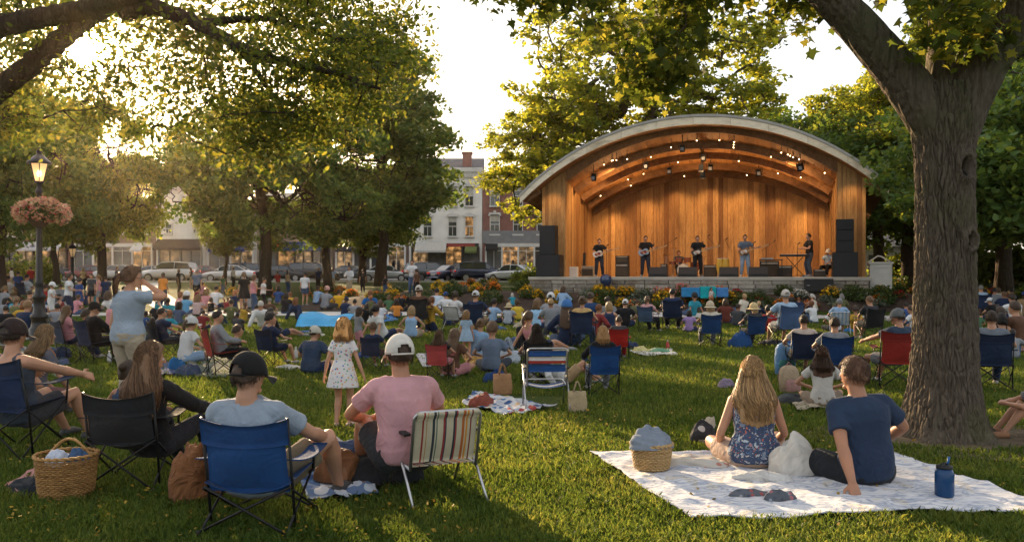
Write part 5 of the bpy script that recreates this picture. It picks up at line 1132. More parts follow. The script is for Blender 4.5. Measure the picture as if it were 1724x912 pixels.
        for sg in (-1,1): limb(t_, [sp(.36)+r4*sg*.085*s-f4*.07*s, sp(.46)+r4*sg*.09*s-f4*.035*s, sp(.475)+r4*sg*.088*s, sp(.46)+r4*sg*.088*s+f4*.04*s, sp(.36)+r4*sg*.08*s+f4*.08*s], [.034*s]*5, 12)
        limb(t_, [sp(.4)+r4*.06*s-f4*.055*s, sp(.4)-r4*.06*s-f4*.055*s], [.05*s,.05*s], 10)
    elif covA == 'cami': torso(t_, hem, .375, pad, flare=.09)
    if covA == 'dress':
        R = []
        for t, w_, d_ in ((.16,.14,.11),(.05,.185,.15),(-.1,.225,.19),(-.28,.27,.22)): R.append((sp(t) if t > 0 else P+Vector((0,0,t*s)), Ri, Fw, w_*s, d_*s, .95))
        rings(t_, R, 28)
    tme = remesh(t_, vr, 3 if not fine else 5, .5); crease(tme, (.02 if fine else .014)*s, 22/s, gseed+1, (1,1,.55)); shirt = link('shirt' if covA != 'dress' else 'dress', tme, body, tm, True)
    if covA == 'cami':
        st = MB()
        for sg in (-1,1): st.tube([sp(.36)+r4*sg*.105*s-f4*.122*s, sp(.41)+r4*sg*.1*s-f4*.118*s, sp(.455)+r4*sg*.098*s-f4*.075*s, sp(.487)+r4*sg*.095*s-f4*.01*s, sp(.46)+r4*sg*.09*s+f4*.075*s, sp(.34)+r4*sg*.08*s+f4*.12*s], .0055*s, 6)
        st.build('strap', tm, shirt, True)
    # ---- bottom
    if covL != 'none':
        bm_ = cloth(bottom[1], 'trouser_cloth', .007, 7); q = MB(); torso(q, -.1, .04, pad*.75)
        for i in (0,1):
            H_, K, A, heel, toe, fd = legs[i]; kk = bw
            if covL == 'shorts': limb(q, [H_, H_.lerp(K,.4), H_.lerp(K,.72)], [.086*s*kk+pad,.083*s*kk+pad,.07*s*kk+pad*1.6], 16, True, False)
            elif covL == 'brief': limb(q, [H_, H_.lerp(K,.35)], [.086*s*kk+pad,.085*s*kk+pad], 16, True, False)
            else: limb(q, [H_, H_.lerp(K,.4), K, K.lerp(A,.4), K.lerp(A,.93)], [.084*s*kk+pad,.078*s*kk+pad,.062*s*kk+pad,.056*s*kk+pad,.045*s+pad], 16, True, False)
        me = remesh(q, vr, 3, .5); crease(me, .012*s, 20/s, gseed+3); link({'shorts':'shorts','brief':'shorts'}.get(covL,'trousers'), me, body, bm_, True)
    if shoes:
        for i in (0,1):
            H_, K, A, heel, toe, fd = legs[i]; q = MB(); limb(q, [heel+Vector((0,0,.012*s)), A+fd*.085*s-Vector((0,0,.026*s)), toe+fd*.012*s], [.043*s,.043*s,.031*s], 12)
            if fine or res < .015: link('shoe', remesh(q, .01, 1), body, pm('shoe', shoes, .6), True)
            else: q.build('shoe', pm('shoe', shoes, .6), body, True)
    # ---- hair
    HRM = Matrix((hr,hf,hu)).transposed(); hm = hairmat(hair[1]); g = np.random.default_rng(seed+9); hst = hair[0]
    if hst != 'bald':
        q = MB(); vs = []; fs = []; n, k = 26, 14
        lowz = {'short':-.3,'long':-.75,'pony':-.42,'bun':-.42,'bob':-.85,'child':-.6}.get(hst,-.3)
        for i in range(k+1):
            f = i/k
            for j in range(n):
                az = 2*PI*j/n; fy = sin(az); low = lowz if fy < .15 else (lowz+(.55-lowz)*sm((fy-.15)/.5)); 
                if hst == 'short' and abs(fy) < .35: low = max(low, -.12)
                z = 1-(1-low)*f; rr = sqrt(max(0, 1-z*z)) if z > -.2 else sqrt(1-.04)*(1-.12*(-z-.2))
                th_ = (.013 if hst == 'short' else .024)*(1-.35*(f > .93)); nz_ = 1+.05*sin(az*5+seed)*sin(z*6)
                x, y = rr*cos(az), rr*sin(az); vs.append(HC + hr*(x*(.074+th_)*hd*nz_) + hf*(y*(.097+th_)*hd*nz_) + hu*(z*(.117+th_)*hd))
        for i in range(k):
            for j in range(n): fs.append((i*n+j, (i+1)*n+j, (i+1)*n+(j+1)%n, i*n+(j+1)%n))
        fs += [tuple(range(n)), tuple(k*n+j for j in range(n))[::-1]]; q.add(vs, fs)
        L = hair[2] if len(hair) > 2 else .3
        if hst in ('long','bob'):
            back = -hf; 
            for c_ in range(-3,4):
                x = c_/3; ln = (L if hst == 'long' else .1)*s*(1-.12*abs(x)); p0 = HC+hr*x*.066*hd+back*(.075-.03*abs(x))*hd+hu*.02*hd
                pts = [p0, HC+hr*x*.082*hd+back*(.088-.035*abs(x))*hd-hu*.075*hd]; 
                e_ = HC+hr*x*(.092+.05*L)*s-hu*.09*hd; bk = sp(.42)-f4*(.1*s+.03*s)+r4*x*.115*s
                if hst == 'long':
                    t_end = .52-(L-.0); q1 = sp(.44)-f4*.105*s+r4*x*.1*s; q2 = sp(max(.44-(ln/s-.12),.05))-f4*.125*s+r4*x*.12*s; pts += [q1, q2]; rs_ = [.035*s,.04*s,.04*s,.018*s]
                else: pts += [HC+hr*x*.085*hd+back*.07*hd-hu*(.13)*hd]; rs_ = [.035*s,.038*s,.022*s]
                limb(q, pts, rs_, 10)
        if hst in ('pony','child'):
            p0 = HC-hf*.115*hd+hu*.03*hd; ln = (hair[2] if len(hair) > 2 else .22)*s
            if hst == 'pony': limb(q, [HC-hf*.08*hd+hu*.035*hd, p0-hf*.02*hd, p0-hf*.045*hd-hu*ln*.4, p0-hf*.03*hd-hu*ln], [.022*s,.026*s,.036*s,.012*s], 12)
            else:
                for c_ in range(-2,3): limb(q, [HC+hr*c_*.03*hd-hf*.07*hd, HC+hr*c_*.04*hd-hf*.085*hd-hu*.1*hd, HC+hr*c_*.045*hd-hf*.07*hd-hu*(.14+.02*g.random())*hd], [.035*s,.035*s,.015*s], 10)
        if hst == 'bun': q.ell(HC-hf*.115*hd+hu*.075*hd, .042*hd, 12, 10)
        me = remesh(q, max(res*.8,.009) if not fine else .008, 2, .5)
        if fine or hst in ('long',): crease(me, .008*s, 60, seed, (1,1,.25))
        hob = link('hair', me, body, hm, True)
        if (fine or res <= .0131) and hst in ('long','pony','child','short','bob'): strands(hob, hst, hair, HC, hr, hf, hu, hd, s, sp, r4, f4, g, hm, hat, 1 if fine else .35)
    # ---- hats
    if hat:
        kind, c1 = hat[0], hat[1]; hm_ = cloth(c1, 'hat_cloth', .002, 20); q = MB(); n, k = 30, 10; vs = []; fs = []
        c2 = hat[2] if len(hat) > 2 else c1; base = .02 if kind != 'beanie' else -.05
        ex = (.017 if hst == 'short' or hst == 'bald' else .03)
        tilt = -.12 if kind == 'cap' else 0
        for i in range(k+1):
            ph_ = (1-i/k); z = base+(1-base)*sin(ph_*PI/2)*1.0; rr = cos(ph_*PI/2)*(1.0)
            rr = sqrt(max(0,1-((z-base)/(1.02-base))**2.3)); 
            for j in range(n): az = 2*PI*j/n; vs.append(HC + hr*(rr*cos(az)*(.078+ex)*hd) + hf*(rr*sin(az)*(.098+ex)*hd) + hu*((z*(.117+ex*1.1)+tilt*.1*rr*sin(az))*hd))
        hole = kind == 'cap' and not (len(hat) > 3 and hat[3] == 'closed')
        for i in range(k):
            for j in range(n):
                if hole and i >= k-3 and abs(j-22.0) < 3.0-1.*(i < k-2): continue
                fs.append((i*n+j, (i+1)*n+j, (i+1)*n+(j+1)%n, i*n+(j+1)%n))
        q.add(vs, fs)
        if hole: q.tube([vs[k*n+j]-hu*.002 for j in range(18, 27)], .0065*s, 6)
        hb = q.build(kind if kind != 'cap' else 'cap', hm_, body, True); so_ = hb.modifiers.new('s','SOLIDIFY'); so_.thickness = .004*s
        q = MB(); bz = HC+hu*(base*(.117+ex)-.004)*hd
        if kind == 'cap':
            q.grid(lambda u, v: bz + hf*((.095+ex)*hd*cos((u-.5)*2.3) + v*.082*hd*cos((u-.5)*2.0)) + hr*((.078+ex)*hd*sin((u-.5)*2.3)*1.12) - hu*(v*.018+.03*abs(u-.5)**2*4*v+.008)*hd, 14, 5, thick=.004)
            q.build('cap_brim', cloth(c2, 'brim_cloth', .002, 20), hb, True)
            q = MB(); q.ell(HC+hu*(.117+ex*1.1)*hd, .008*s, 8, 5); q.build('cap_button', hm_, hb, True)
        if kind in ('sunhat','straw'):
            rw = .085 if kind == 'straw' else .06
            q.grid(lambda u, v: bz + hr*cos(u*2*PI)*(.076+ex+v*rw)*hd + hf*sin(u*2*PI)*(.096+ex+v*rw)*hd - hu*(v*.035)*hd, 28, 4, thick=.003); q.build('hat_brim', cloth(c2, 'brim_cloth', .002, 20), hb, True)
    if eyes or (fine and eyes is not None):
        for sg in (-1,1):
            q = MB(); q.ell(HC+hr*sg*.03*hd+hf*.082*hd-hu*.002*hd, .0095*hd, 10, 8); e_ = q.build('eye', EYEW, body, True); q = MB(); q.ell(HC+hr*sg*.03*hd+hf*.0885*hd-hu*.002*hd, .0045*hd, 8, 6); q.build('iris', EYED, e_, True)
        q = MB(); q.ell(HC+hf*.0975*hd-hu*.057*hd, (.022*hd,.003*hd,.004*hd), 10, 5, HRM); q.build('mouth', pm('lips', (.22,.07,.06), .5), body, True)
    if glasses:
        q = MB()
        for sg in (-1,1): q.ell(HC+hr*sg*.033*hd+hf*.096*hd-hu*.002*hd, (.025*hd,.004*hd,.019*hd), 12, 6, HRM); q.tube([HC+hr*sg*.056*hd+hf*.094*hd, HC+hr*sg*.083*hd+hf*.04*hd, HC+hr*sg*.083*hd-hf*.005*hd], .003*s, 5)
        q.tube([HC-hr*.012*hd+hf*.1*hd, HC+hr*.012*hd+hf*.1*hd], .003*s, 5); q.build('sunglasses', GLASS, body, True)
    body['_j'] = 1
    return body, dict(HC=HC, arms=arms, legs=legs, sp=sp, r4=r4, f4=f4, s=s, hr=hr, hf=hf, hu=hu)
def strands(hob, hst, hair, HC, hr, hf, hu, hd, s, sp, r4, f4, g, hm, hat, dens=1):
    mb_v = []; mb_f = []; base = 0; L = hair[2] if len(hair) > 2 else .3
    def add(pts, r0, r1):
        nonlocal base
        pts = np.array([tuple(p) for p in pts]); k = len(pts); t = np.gradient(pts, axis=0); t /= np.linalg.norm(t,axis=1)[:,None]+1e-9
        a = np.cross(t, np.array((.31,.17,.93))); a /= np.linalg.norm(a,axis=1)[:,None]+1e-9; b = np.cross(t, a); f = np.linspace(0,1,k)[:,None]; r = r0*(1-f)+r1*f
        R = [pts+a*r, pts-a*r*.5+b*r*.87, pts-a*r*.5-b*r*.87]; mb_v.append(np.stack(R,1).reshape(-1,3)); i = np.arange(k-1)[:,None]*3; j = np.arange(3)[None,:]
        q = np.stack([i+j, i+(j+1)%3, i+3+(j+1)%3, i+3+j], -1).reshape(-1,4)+base; mb_f.append(q); base += k*3
    N = {'long':1300,'pony':420,'child':520,'short':1500,'bob':500}[hst]
    for _ in range(int(N*dens)):
        az = g.uniform(-PI, PI) if hst == 'short' else g.uniform(-PI*.62, PI*.62); z = g.uniform(-.1,1) if hst != 'short' else g.uniform(-.3,1)
        # az 0 = back of the head
        rr = sqrt(max(0, 1-z*z)); x, y = rr*sin(az), -rr*cos(az)
        if hat and z > .15: continue
        if y > .2 and z < .55: continue
        if hst == 'short' and y > -.2 and z < .0: continue
        th_ = .018 if hst == 'short' else .026
        p0 = HC + hr*(x*(.074+th_)*hd) + hf*(y*(.097+th_)*hd) + hu*(z*(.117+th_)*hd)
        if hst == 'short':
            o_ = (hr*x+hf*y+hu*z).normalized(); d = (-hu*.8+hr*(x*.5+g.normal()*.2)+hf*(y*.4-.25+g.normal()*.2)); d = (d-o_*d.dot(o_)).normalized(); p0 = p0-o_*.012*hd
            ln = .034*s; add([p0, p0+d*ln*.4+o_*.005*s, p0+d*ln*.8+o_*.007*s, p0+d*ln+o_*.004*s], .0012, .0004); continue
        if hst == 'pony':
            tie = HC-hf*.125*hd+hu*.035*hd; p1 = p0.lerp(tie,.5)+(hr*x+hu*z*.5-hf*.3)*.012; e = tie-hf*.04*hd-hu*L*s*g.uniform(.7,1.1)+hr*g.normal()*.02*s; m = tie-hf*.06*hd-hu*.05+hr*g.normal()*.018*s
            add([p0,p1,tie,m,m.lerp(e,.5)+hr*g.normal()*.01-hf*g.random()*.015,e], .0022, .0008); continue
        ph_ = g.uniform(0,6.28); wv = (.019 if hst == 'long' else .02)*s*g.uniform(.3,1.3); xs = math.copysign(abs(sin(az))**1.0, sin(az)) if abs(az) < PI/2 else math.copysign(1, az)
        ln = L*s*g.uniform(.62,1.08) if hst == 'long' else (.17*s*g.uniform(.6,1.1) if hst == 'child' else .16*s)
        end_t = .46-(ln/s-.16); wx = xs*(.135+.04*g.random())*s+g.normal()*.012*s
        pts = [p0, HC+hr*xs*.1*hd+hf*(-cos(az)*.1 if abs(az) < PI/2 else .02)*hd-hu*g.uniform(.02,.06)*hd]
        if hst == 'long':
            bk = .13+.03*g.random()
            for f in (0,.2,.4,.6,.8,1.):
                t = .45*(1-f)+end_t*f; sidef = sqrt(max(0,1-min(1,abs(wx)/(.19*s))**2)); pts.append(sp(t)+r4*(wx*(1.02-.3*f)+wv*sin(ph_+f*7))-f4*((bk*sidef+.02)*s+wv*.7*cos(ph_+f*6))+Vector((0,0,(.5-t)*0)))
        else:
            for f in (.4,.7,1.): pts.append(HC+hr*(xs*.1*hd*(1+.25*f)+wv*sin(ph_+f*6))-hf*(cos(az)*.105*hd+wv*cos(ph_+f*5))-hu*(.05*hd+ln*f))
        P_ = np.array([tuple(p) for p in pts]); f = np.linspace(0, len(P_)-1, 16); PP = np.array([[np.interp(q, range(len(P_)), P_[:,c]) for c in range(3)] for q in f])
        for _i in range(3): PP[1:-1] = (PP[:-2]+2*PP[1:-1]+PP[2:])/4
        add(PP, .0032*s+.002*s*g.random(), .0008)
    if mb_v: link('loose_strands', fast_mesh('strands', np.concatenate(mb_v), np.concatenate(mb_f), smooth=True), hob, hm)

# ================================================================ chairs
def camp_chair(col, trim=None, frame=None, w_=.27, back=.9, arms=True, sh=.42, sag=0.):
    """folding camp chair; sitter faces +y"""
    P = empty('camp_chair'); fm = frame or BLACKM; cm = cloth(col, 'chair_canvas', .006, 5, .75); tm = cloth(trim or sc3(col,.6), 'chair_canvas', .003, 8)
    t_ = math.tan(radians(12)); by = lambda z: -.2-(z-.42)*t_*1.1
    bt = back; az_ = sh+.22 if sh > .4 else sh+.16
    m = MB()
    m.grid(lambda u, v: ((u-.5)*2*(w_-.012)*(1-.03*sin(v*PI)), by(sh-.04+(bt-sh+.04)*v)-.075*sin(v*PI*.9+.15)*(1-(2*u-1)**2)*.8-.012, sh-.04+(bt-sh+.04)*v-.045*(1-(2*u-1)**2)*v**3), 16, 14, thick=.006); m.build('backrest', cm, P, True)
    m = MB(); m.grid(lambda u, v: ((u-.5)*2*(w_+.004), by(bt-.15+.155*v)-.075*sin((.7+.3*v)*PI*.9+.15)*(1-(2*u-1)**2)*.8-.022, bt-.15+.158*v-.045*(1-(2*u-1)**2)*(.75+.25*v)**3), 16, 4, thick=.016); m.build('head_band', tm, P, True)
    m = MB(); m.grid(lambda u, v: ((u-.5)*2*w_, -.22+.47*v, sh+.02-(.06+sag)*(1-(2*u-1)**2)*(.5+.5*sin(v*PI))+.03*v), 12, 10, thick=-.006); m.build('seat', cm, P, True)
    for sg in (-1,1):
        x = sg*w_
        m = MB(); m.tube([(x, by(sh)+.05, .02), (x, by(sh-.04), sh-.04), (x, by(bt)-.0, bt+.01)], .0095, 8); m.build('back_post', fm, P, True)
        m = MB(); m.tube([(x,.25,sh+.01),(x,.27,az_-.01)], .009, 8); m.build('arm_post', fm, P, True)
        if arms: m = MB(); m.grid(lambda u, v: (x+sg*.02+(u-.5)*.085*(1+.3*v), by(az_)+.0+v*.52, az_+.005-.028*sin(v*PI)), 3, 10, thick=.008); m.build('armrest', tm, P, True)
        m = MB(); m.tube([(x,-.27,.02),(x*.98,.24,sh+.01)], .008, 8); m.build('leg', fm, P, True)
        m = MB(); m.tube([(x*1.0+sg*.02,.29,.02),(x*.98+sg*.02,-.2,sh-.02)], .008, 8); m.build('leg', fm, P, True)
    for y, q in ((-.29,-.22),(.3,.25)):
        for sg in (-1,1): m = MB(); m.tube([(-sg*(w_+.01),y+.01*sg,.02),(sg*(w_+.0),q+.01*sg,sh)], .008, 8); m.build('leg', fm, P, True)
    for sx in (-1,1):
        for y in (-.285,.3): m = MB(); m.box((sx*(w_+.01),y,.014), (.035,.04,.028)); m.build('foot', BLACKP, P, bevel=.004)
    return P
def lawn_chair(stripes, low=False, wd=.29, sh=.38, bt=.82, lean=16):
    """aluminium tube chair with striped webbing"""
    P = empty('lawn_chair'); m, t, p = newmat('striped_webbing'); v = coord(t, (1,1,1), 'Object'); sx = nd(t, 'ShaderNodeSeparateXYZ'); t.links.new(v, sx.inputs[0])
    ma = nd(t, 'ShaderNodeMapRange'); ma.inputs[1].default_value = -wd; ma.inputs[2].default_value = wd; t.links.new(sx.outputs[0], ma.inputs[0])
    r = nd(t, 'ShaderNodeValToRGB'); r.color_ramp.interpolation = 'CONSTANT'; e = r.color_ramp.elements
    while len(e) < min(len(stripes), 32): e.new(.5)
    for q, (pp, c) in zip(e, stripes): q.position = pp; q.color = (*c,1)
    t.links.new(ma.outputs[0], r.inputs[0]); n = nd(t, 'ShaderNodeTexNoise', i_Scale=12, i_Detail=3); t.links.new(v, n.inputs['Vector'])
    mx = nd(t, 'ShaderNodeMix', data_type='RGBA', blend_type='MULTIPLY'); mx.inputs[0].default_value = .6; t.links.new(r.outputs[0], mx.inputs[6]); t.links.new(ramp(t, n.outputs[0], [(.3,(.75,.73,.7)),(.7,(1.,1.,1.))]), mx.inputs[7])
    t.links.new(mx.outputs[2], p.inputs['Base Color']); p.inputs['Roughness'].default_value = .85
    wv = nd(t, 'ShaderNodeTexWave', i_Scale=55, wave_type='BANDS'); t.links.new(v, wv.inputs['Vector']); bump(t, p, wv.outputs[0], .002)
    tl = math.tan(radians(lean)); by = lambda z: -.2-(z-sh)*tl
    b = MB(); b.grid(lambda u, v: ((u-.5)*2*(wd-.004), by(sh+.03+(bt-sh-.03)*v)-.03*sin(v*PI)*(1-(2*u-1)**2)+.012, sh+.03+(bt-sh-.03)*v), 24, 14, thick=.006); b.build('backrest', m, P, True)
    b = MB(); b.grid(lambda u, v: ((u-.5)*2*(wd-.004), by(bt)+.014-.03*sin(v*PI), bt+.015*sin(v*PI)-.05*v), 24, 6, thick=.005); b.build('top_fold', m, P, True)
    b = MB(); b.grid(lambda u, v: ((u-.5)*2*(wd-.004), -.19+.45*v, sh+.02*v-.03*sin(v*PI)), 12, 10, thick=-.006); b.build('seat', m, P, True)
    b = MB(); R_ = []; 
    for q in range(9): a = PI/2*q/8; R_.append((-wd-.012+.05*(1-cos(a)), 0, bt-.05+.05*sin(a)))
    pts = [(-wd-.012, 0, sh-.02)]+R_+[(-x, y, z) for x, y, z in R_[::-1]]+[(wd+.012,0,sh-.02)]; b.tube([(x, by(z), z) for x, y, z in pts], .0115, 10); b.build('back_frame', STEEL, P, True)
    b = MB(); b.tube([(-wd-.015,-.2,sh-.015),(-wd-.015,.24,sh+.01),(-wd+.03,.29,sh+.012),(wd-.03,.29,sh+.012),(wd+.015,.24,sh+.01),(wd+.015,-.2,sh-.015)], .011, 10); b.build('seat_frame', STEEL, P, True)
    for sg in (-1,1):
        x = sg*(wd+.028)
        b = MB(); b.tube([(x,.3,.0),(x,.12,sh+.005),(x,-.02,sh+.2)], .0105, 10); b.build('leg', STEEL, P, True)
        b = MB(); b.tube([(x+sg*.01,-.36,.0),(x+sg*.01,-.14,sh-.03),(x+sg*.01,.18,sh+.2)], .0105, 10); b.build('leg', STEEL, P, True)
        b = MB(); b.box((x, .03, sh+.22), (.05,.44,.022)); b.build('armrest', BLACKP, P, bevel=.008)
    return P
# ================================================================ the crowd
NAVY, BLUE, ROYAL, LTB, WHITE, GREY, CHAR, BLACK = (.018,.03,.07), (.03,.07,.2), (.015,.05,.18), (.25,.38,.55), (.6,.6,.6), (.22,.23,.25), (.05,.052,.058), (.012,.012,.014)
REDC, PINK, TAN, CREAMC, KHAKI, DENIM, ORNG, BRN, TEAL, GRN, YELC, HGREY = (.3,.02,.018), (.5,.22,.24), (.4,.27,.15), (.6,.54,.44), (.33,.27,.18), (.05,.085,.16), (.6,.22,.04), (.1,.05,.03), (.03,.25,.33), (.05,.12,.06), (.6,.42,.05), (.36,.4,.45)
CACHE = {}; CHCACHE = {}
TOPZ = dict(stand=1.75, hold=1.75, chair=1.25, chairlap=1.26, cross=.93, knees=.9, leanback=.84, side=.88, kneel=1.1, lie=.55, guitar=1.72)
def person_from(key_kw, colors):
    """a figure: built the first time, copied with its own clothes and skin afterwards"""
    key = repr(sorted(key_kw.items()))
    sk, tc, bc, hc, hcol, shc = colors; kw = dict(key_kw); kw['skin'] = sk; kw['top'] = (kw.pop('topk'), tc); kw['bottom'] = (kw.pop('botk'), bc)
    hk = kw.pop('hairk'); kw['hair'] = (hk[0], hc)+tuple(hk[1:]); hk2 = kw.pop('hatk'); kw['hat'] = (hk2, hcol) if hk2 else None; kw['shoes'] = shc
    if key not in CACHE:
        o, J = make_person(**kw); CACHE[key] = (o, dict(skin=skinmat(sk), top=cloth(tc,'shirt_cloth',.006,7), bot=cloth(bc,'trouser_cloth',.007,7), hair=hairmat(hc), hat=cloth(hcol,'hat_cloth',.002,20), brim=cloth(hcol,'brim_cloth',.002,20))); return o
    src, m = CACHE[key]
    return copy_tree(src, None, {m['skin']: skinmat(sk), m['top']: cloth(tc,'shirt_cloth',.006,7), m['bot']: cloth(bc,'trouser_cloth',.007,7), m['hair']: hairmat(hc), m['hat']: cloth(hcol,'hat_cloth',.002,20), m['brim']: cloth(hcol,'brim_cloth',.002,20)})
def P_(px, pyb, pyt, pose, yaw, label, top=('tee',GREY), bot=('shorts',NAVY), hair=('short',H_DK), hat=None, sk=SK1, fem=False, kid=False, shoe=(.25,.25,.25), head=(0,0), ov=None, eyes=False, glasses=False, group='people sitting on the lawn', h=None, seed=0, res=None, dy=0, smax=1.15, smin=.5, build=1., Z=None, chair=None, cgroup='folding chairs on the lawn', clabel=None, fine=False):
    p = G(px, pyb); p.y += dy; p.x = (px-862)/FPX*p.y; p.z = gz(p.x, p.y) if Z is None else Z; zt = EYE+(462-pyt)/FPX*p.y - p.z
    sc = max(smin, min(smax, zt/(TOPZ[pose]+(.03 if hat else 0)))); Y = p.y
    if res is None: res = .013 if Y < 13 else (.019 if Y < 24 else .027)
    kw = dict(pose=pose, h=1.7, topk=top[0], botk=bot[0], hairk=(hair[0],)+tuple(hair[2:]), hatk=hat[0] if hat else None, res=res, female=fem, kid=kid, head=head, ov=ov, eyes=eyes, glasses=glasses, build=build, seed=seed, fine=fine)
    o = person_from(kw, (sk, top[1], bot[1], hair[1], hat[1] if hat else WHITE, shoe)); o.location = p; o.rotation_euler.z = radians(yaw); o.scale = (sc,)*3
    tag(o, label, 'person', group)
    if chair:
        k = chair[0]; col = chair[1]; kk = (k, col)
        if k == 'camp':
            if kk not in CHCACHE: CHCACHE[kk] = c = camp_chair(col, w_=.27, back=.9)
            else: c = copy_tree(CHCACHE[kk])
        elif k == 'lawn':
            if kk not in CHCACHE: CHCACHE[kk] = c = lawn_chair(LAWNS[col], wd=.27, sh=.38, bt=.8)
            else: c = copy_tree(CHCACHE[kk])
        c.location = p; c.rotation_euler.z = radians(yaw+(chair[2] if len(chair) > 2 else 0)); c.scale = (sc,)*3; tag(c, clabel or 'chair', 'chair', cgroup)
    return o
LAWNS = {'white': [(0,WHITE)], 'ltb': [(i/9, LTB if i % 2 else (.5,.55,.6)) for i in range(10)], 'bluewhite': [(0,(.02,.1,.3)),(.5,(.55,.55,.55))]}
# ---------- middle distance, left
P_(38,572,503,'knees',-15,'person in a dark jacket with light brown hair, sitting left of the lamp post',('long',NAVY),('pants',CHAR),('short',H_LB))
P_(117,606,512,'chair',-42,'woman with long light brown hair in the grey camp chair right of the lamp post',('tee',PINK),('pants',NAVY),('long',H_LB,.2),fem=True,chair=('camp',(.05,.065,.1)),clabel='dark grey blue camp chair right of the lamp post base')
P_(136,585,521,'cross',-60,'small child with brown hair between the grey camp chair and the man in black',('tee',PINK),kid=True,smin=.4)
P_(160,612,504,'chairlap',-38,'man in black shirt and black cap seated in front of the ponytailed woman',('long',BLACK),('pants',BLACK),('short',H_BLACK),('cap',BLACK),head=(-25,0),chair=('camp',NAVY),clabel='navy camp chair under the man in black shirt and cap')
o=P_(215,708,438,'stand',-32,'standing woman with brown ponytail, grey t-shirt and khaki trousers, hand raised to her face',('tee',(.27,.33,.4)),('pants',(.36,.31,.23)),('pony',(.06,.03,.015),.26),fem=True,head=(-38,-4),ov=dict(hands=[(-.26,.02,.84),(.07,.2,1.5)],el=[(-.3,-1,0),(1,.35,-.8)]),glasses=True,fine=True,group='people standing on the lawn',sk=SK1,build=1.2)
P_(86,547,471,'hold',-80,'standing woman in white cap, white t-shirt and white shorts, right of the lamp post',('tee',WHITE),('shorts',WHITE),('pony',H_BR,.25),('cap',WHITE),fem=True,group='people standing on the lawn')
P_(115,543,456,'hold',-75,'standing woman in white t-shirt and navy trousers beside the white capped woman',('tee',WHITE),('pants',NAVY),('bun',H_BR),fem=True,group='people standing on the lawn')
P_(133,528,467,'stand',-20,'boy in blue t-shirt standing behind the woman in navy trousers',('tee',ROYAL),('shorts',BLUE),kid=True,group='people standing on the lawn')
P_(155,520,458,'stand',160,'standing man in dark t-shirt, left one of the three behind the ponytailed woman',('tee',CHAR),('shorts',BLACK),group='people standing on the lawn')
P_(167,520,460,'stand',100,'standing woman in pink top between two people in dark shirts',('tank',PINK),('shorts',GREY),('pony',H_LB,.2),fem=True,group='people standing on the lawn')
P_(178,520,463,'stand',20,'standing person in dark blue t-shirt just left of the ponytailed woman',('tee',NAVY),('pants',CHAR),group='people standing on the lawn')
P_(46,512,460,'chairlap',-30,'person in light grey t-shirt sitting left of the lamp post, far back',('tee',HGREY),('shorts',KHAKI),chair=('camp',NAVY),clabel='navy camp chair far back, left of the lamp post')
P_(30,508,455,'stand',10,'person in blue t-shirt standing far back at the left',('tee',BLUE),('shorts',CHAR),group='people standing on the lawn')
P_(14,512,463,'chairlap',-20,'person in white t-shirt seated far back at the left edge',('tee',WHITE),('shorts',TAN),chair=('camp',CHAR),clabel='charcoal camp chair far back at the left edge')
P_(4,520,470,'cross',-20,'woman with a fair ponytail at the far left edge',('tee',GREY),hair=('pony',H_BL,.2),fem=True)
P_(274,522,456,'stand',-10,'woman in orange t-shirt and dark blue trousers standing right of the ponytailed woman',('tee',ORNG),('pants',NAVY),('short',H_BLACK),fem=True,sk=SK3,group='people standing on the lawn')
P_(331,508,451,'stand',0,'man in blue grey t-shirt and dark shorts standing before the white hatchback',('tee',(.1,.14,.2)),('shorts',BLACK),('short',H_GR),group='people standing on the lawn')
P_(361,520,470,'cross',-20,'person in white t-shirt sitting before the white car',('tee',WHITE))
P_(411,530,455,'stand',30,'person in black dress seen from behind, left of the thick trunk',('dress',BLACK),('none',BLACK),('pony',H_LB,.2),fem=True,group='people standing on the lawn')
P_(426,528,460,'hold',-60,'woman in floral top and jeans standing beside the person in black dress',('tank',PINK),('pants',DENIM),('bob',H_LB),fem=True,group='people standing on the lawn')
P_(443,527,465,'hold',-70,'woman in white t-shirt and black trousers in front of the thick trunk',('tee',WHITE),('pants',BLACK),('short',H_DK),fem=True,group='people standing on the lawn')
P_(513,514,456,'stand',-5,'person in white t-shirt and blue shorts standing far back beside the tarp',('tee',WHITE),('shorts',DENIM),group='people standing on the lawn')
P_(589,497,446,'hold',165,'man in white shirt and apron standing by the flower bed under the trees',('long',WHITE),('pants',KHAKI),eyes=True,group='people standing on the lawn')
P_(611,492,452,'stand',20,'person in black standing under the tree behind the flower bed',('tee',BLACK),('pants',BLACK),group='people standing on the lawn')
P_(694,497,435,'hold',175,'man in white t-shirt and jeans standing on the path by the flowers',('tee',WHITE),('pants',DENIM),eyes=True,group='people standing on the lawn')
P_(702,498,452,'stand',40,'small child in dark clothes close beside the man in white t-shirt',('tee',BRN),('pants',BLACK),kid=True,group='people standing on the lawn')
P_(276,604,516,'chair',-48,'man in navy t-shirt in a black camp chair, arm stretched to the right',('tee',NAVY),('shorts',CHAR),('short',H_DK),ov=dict(hands=[(-.2,.4,.62),(.2,.62,.66)]),chair=('camp',BLACK),clabel='black camp chair behind the red camp chair')
P_(312,612,527,'cross',-40,'woman in white t-shirt and white cap sitting left of the red chair',('tee',WHITE),('shorts',LTB),('pony',H_BR,.2),('cap',WHITE),fem=True)
P_(372,632,520,'chair',-58,'man with dark hair and grey hoodie slumped in the red camp chair',('long',GREY),('pants',BLACK),('short',H_DK),head=(-20,0),chair=('camp',(.36,.035,.02),0),clabel='bright red camp chair seen from its side')
P_(391,610,548,'cross',-60,'child in black with dark hair just beyond the red chair',('tee',BLACK),('pants',BLACK),kid=True,smin=.4)
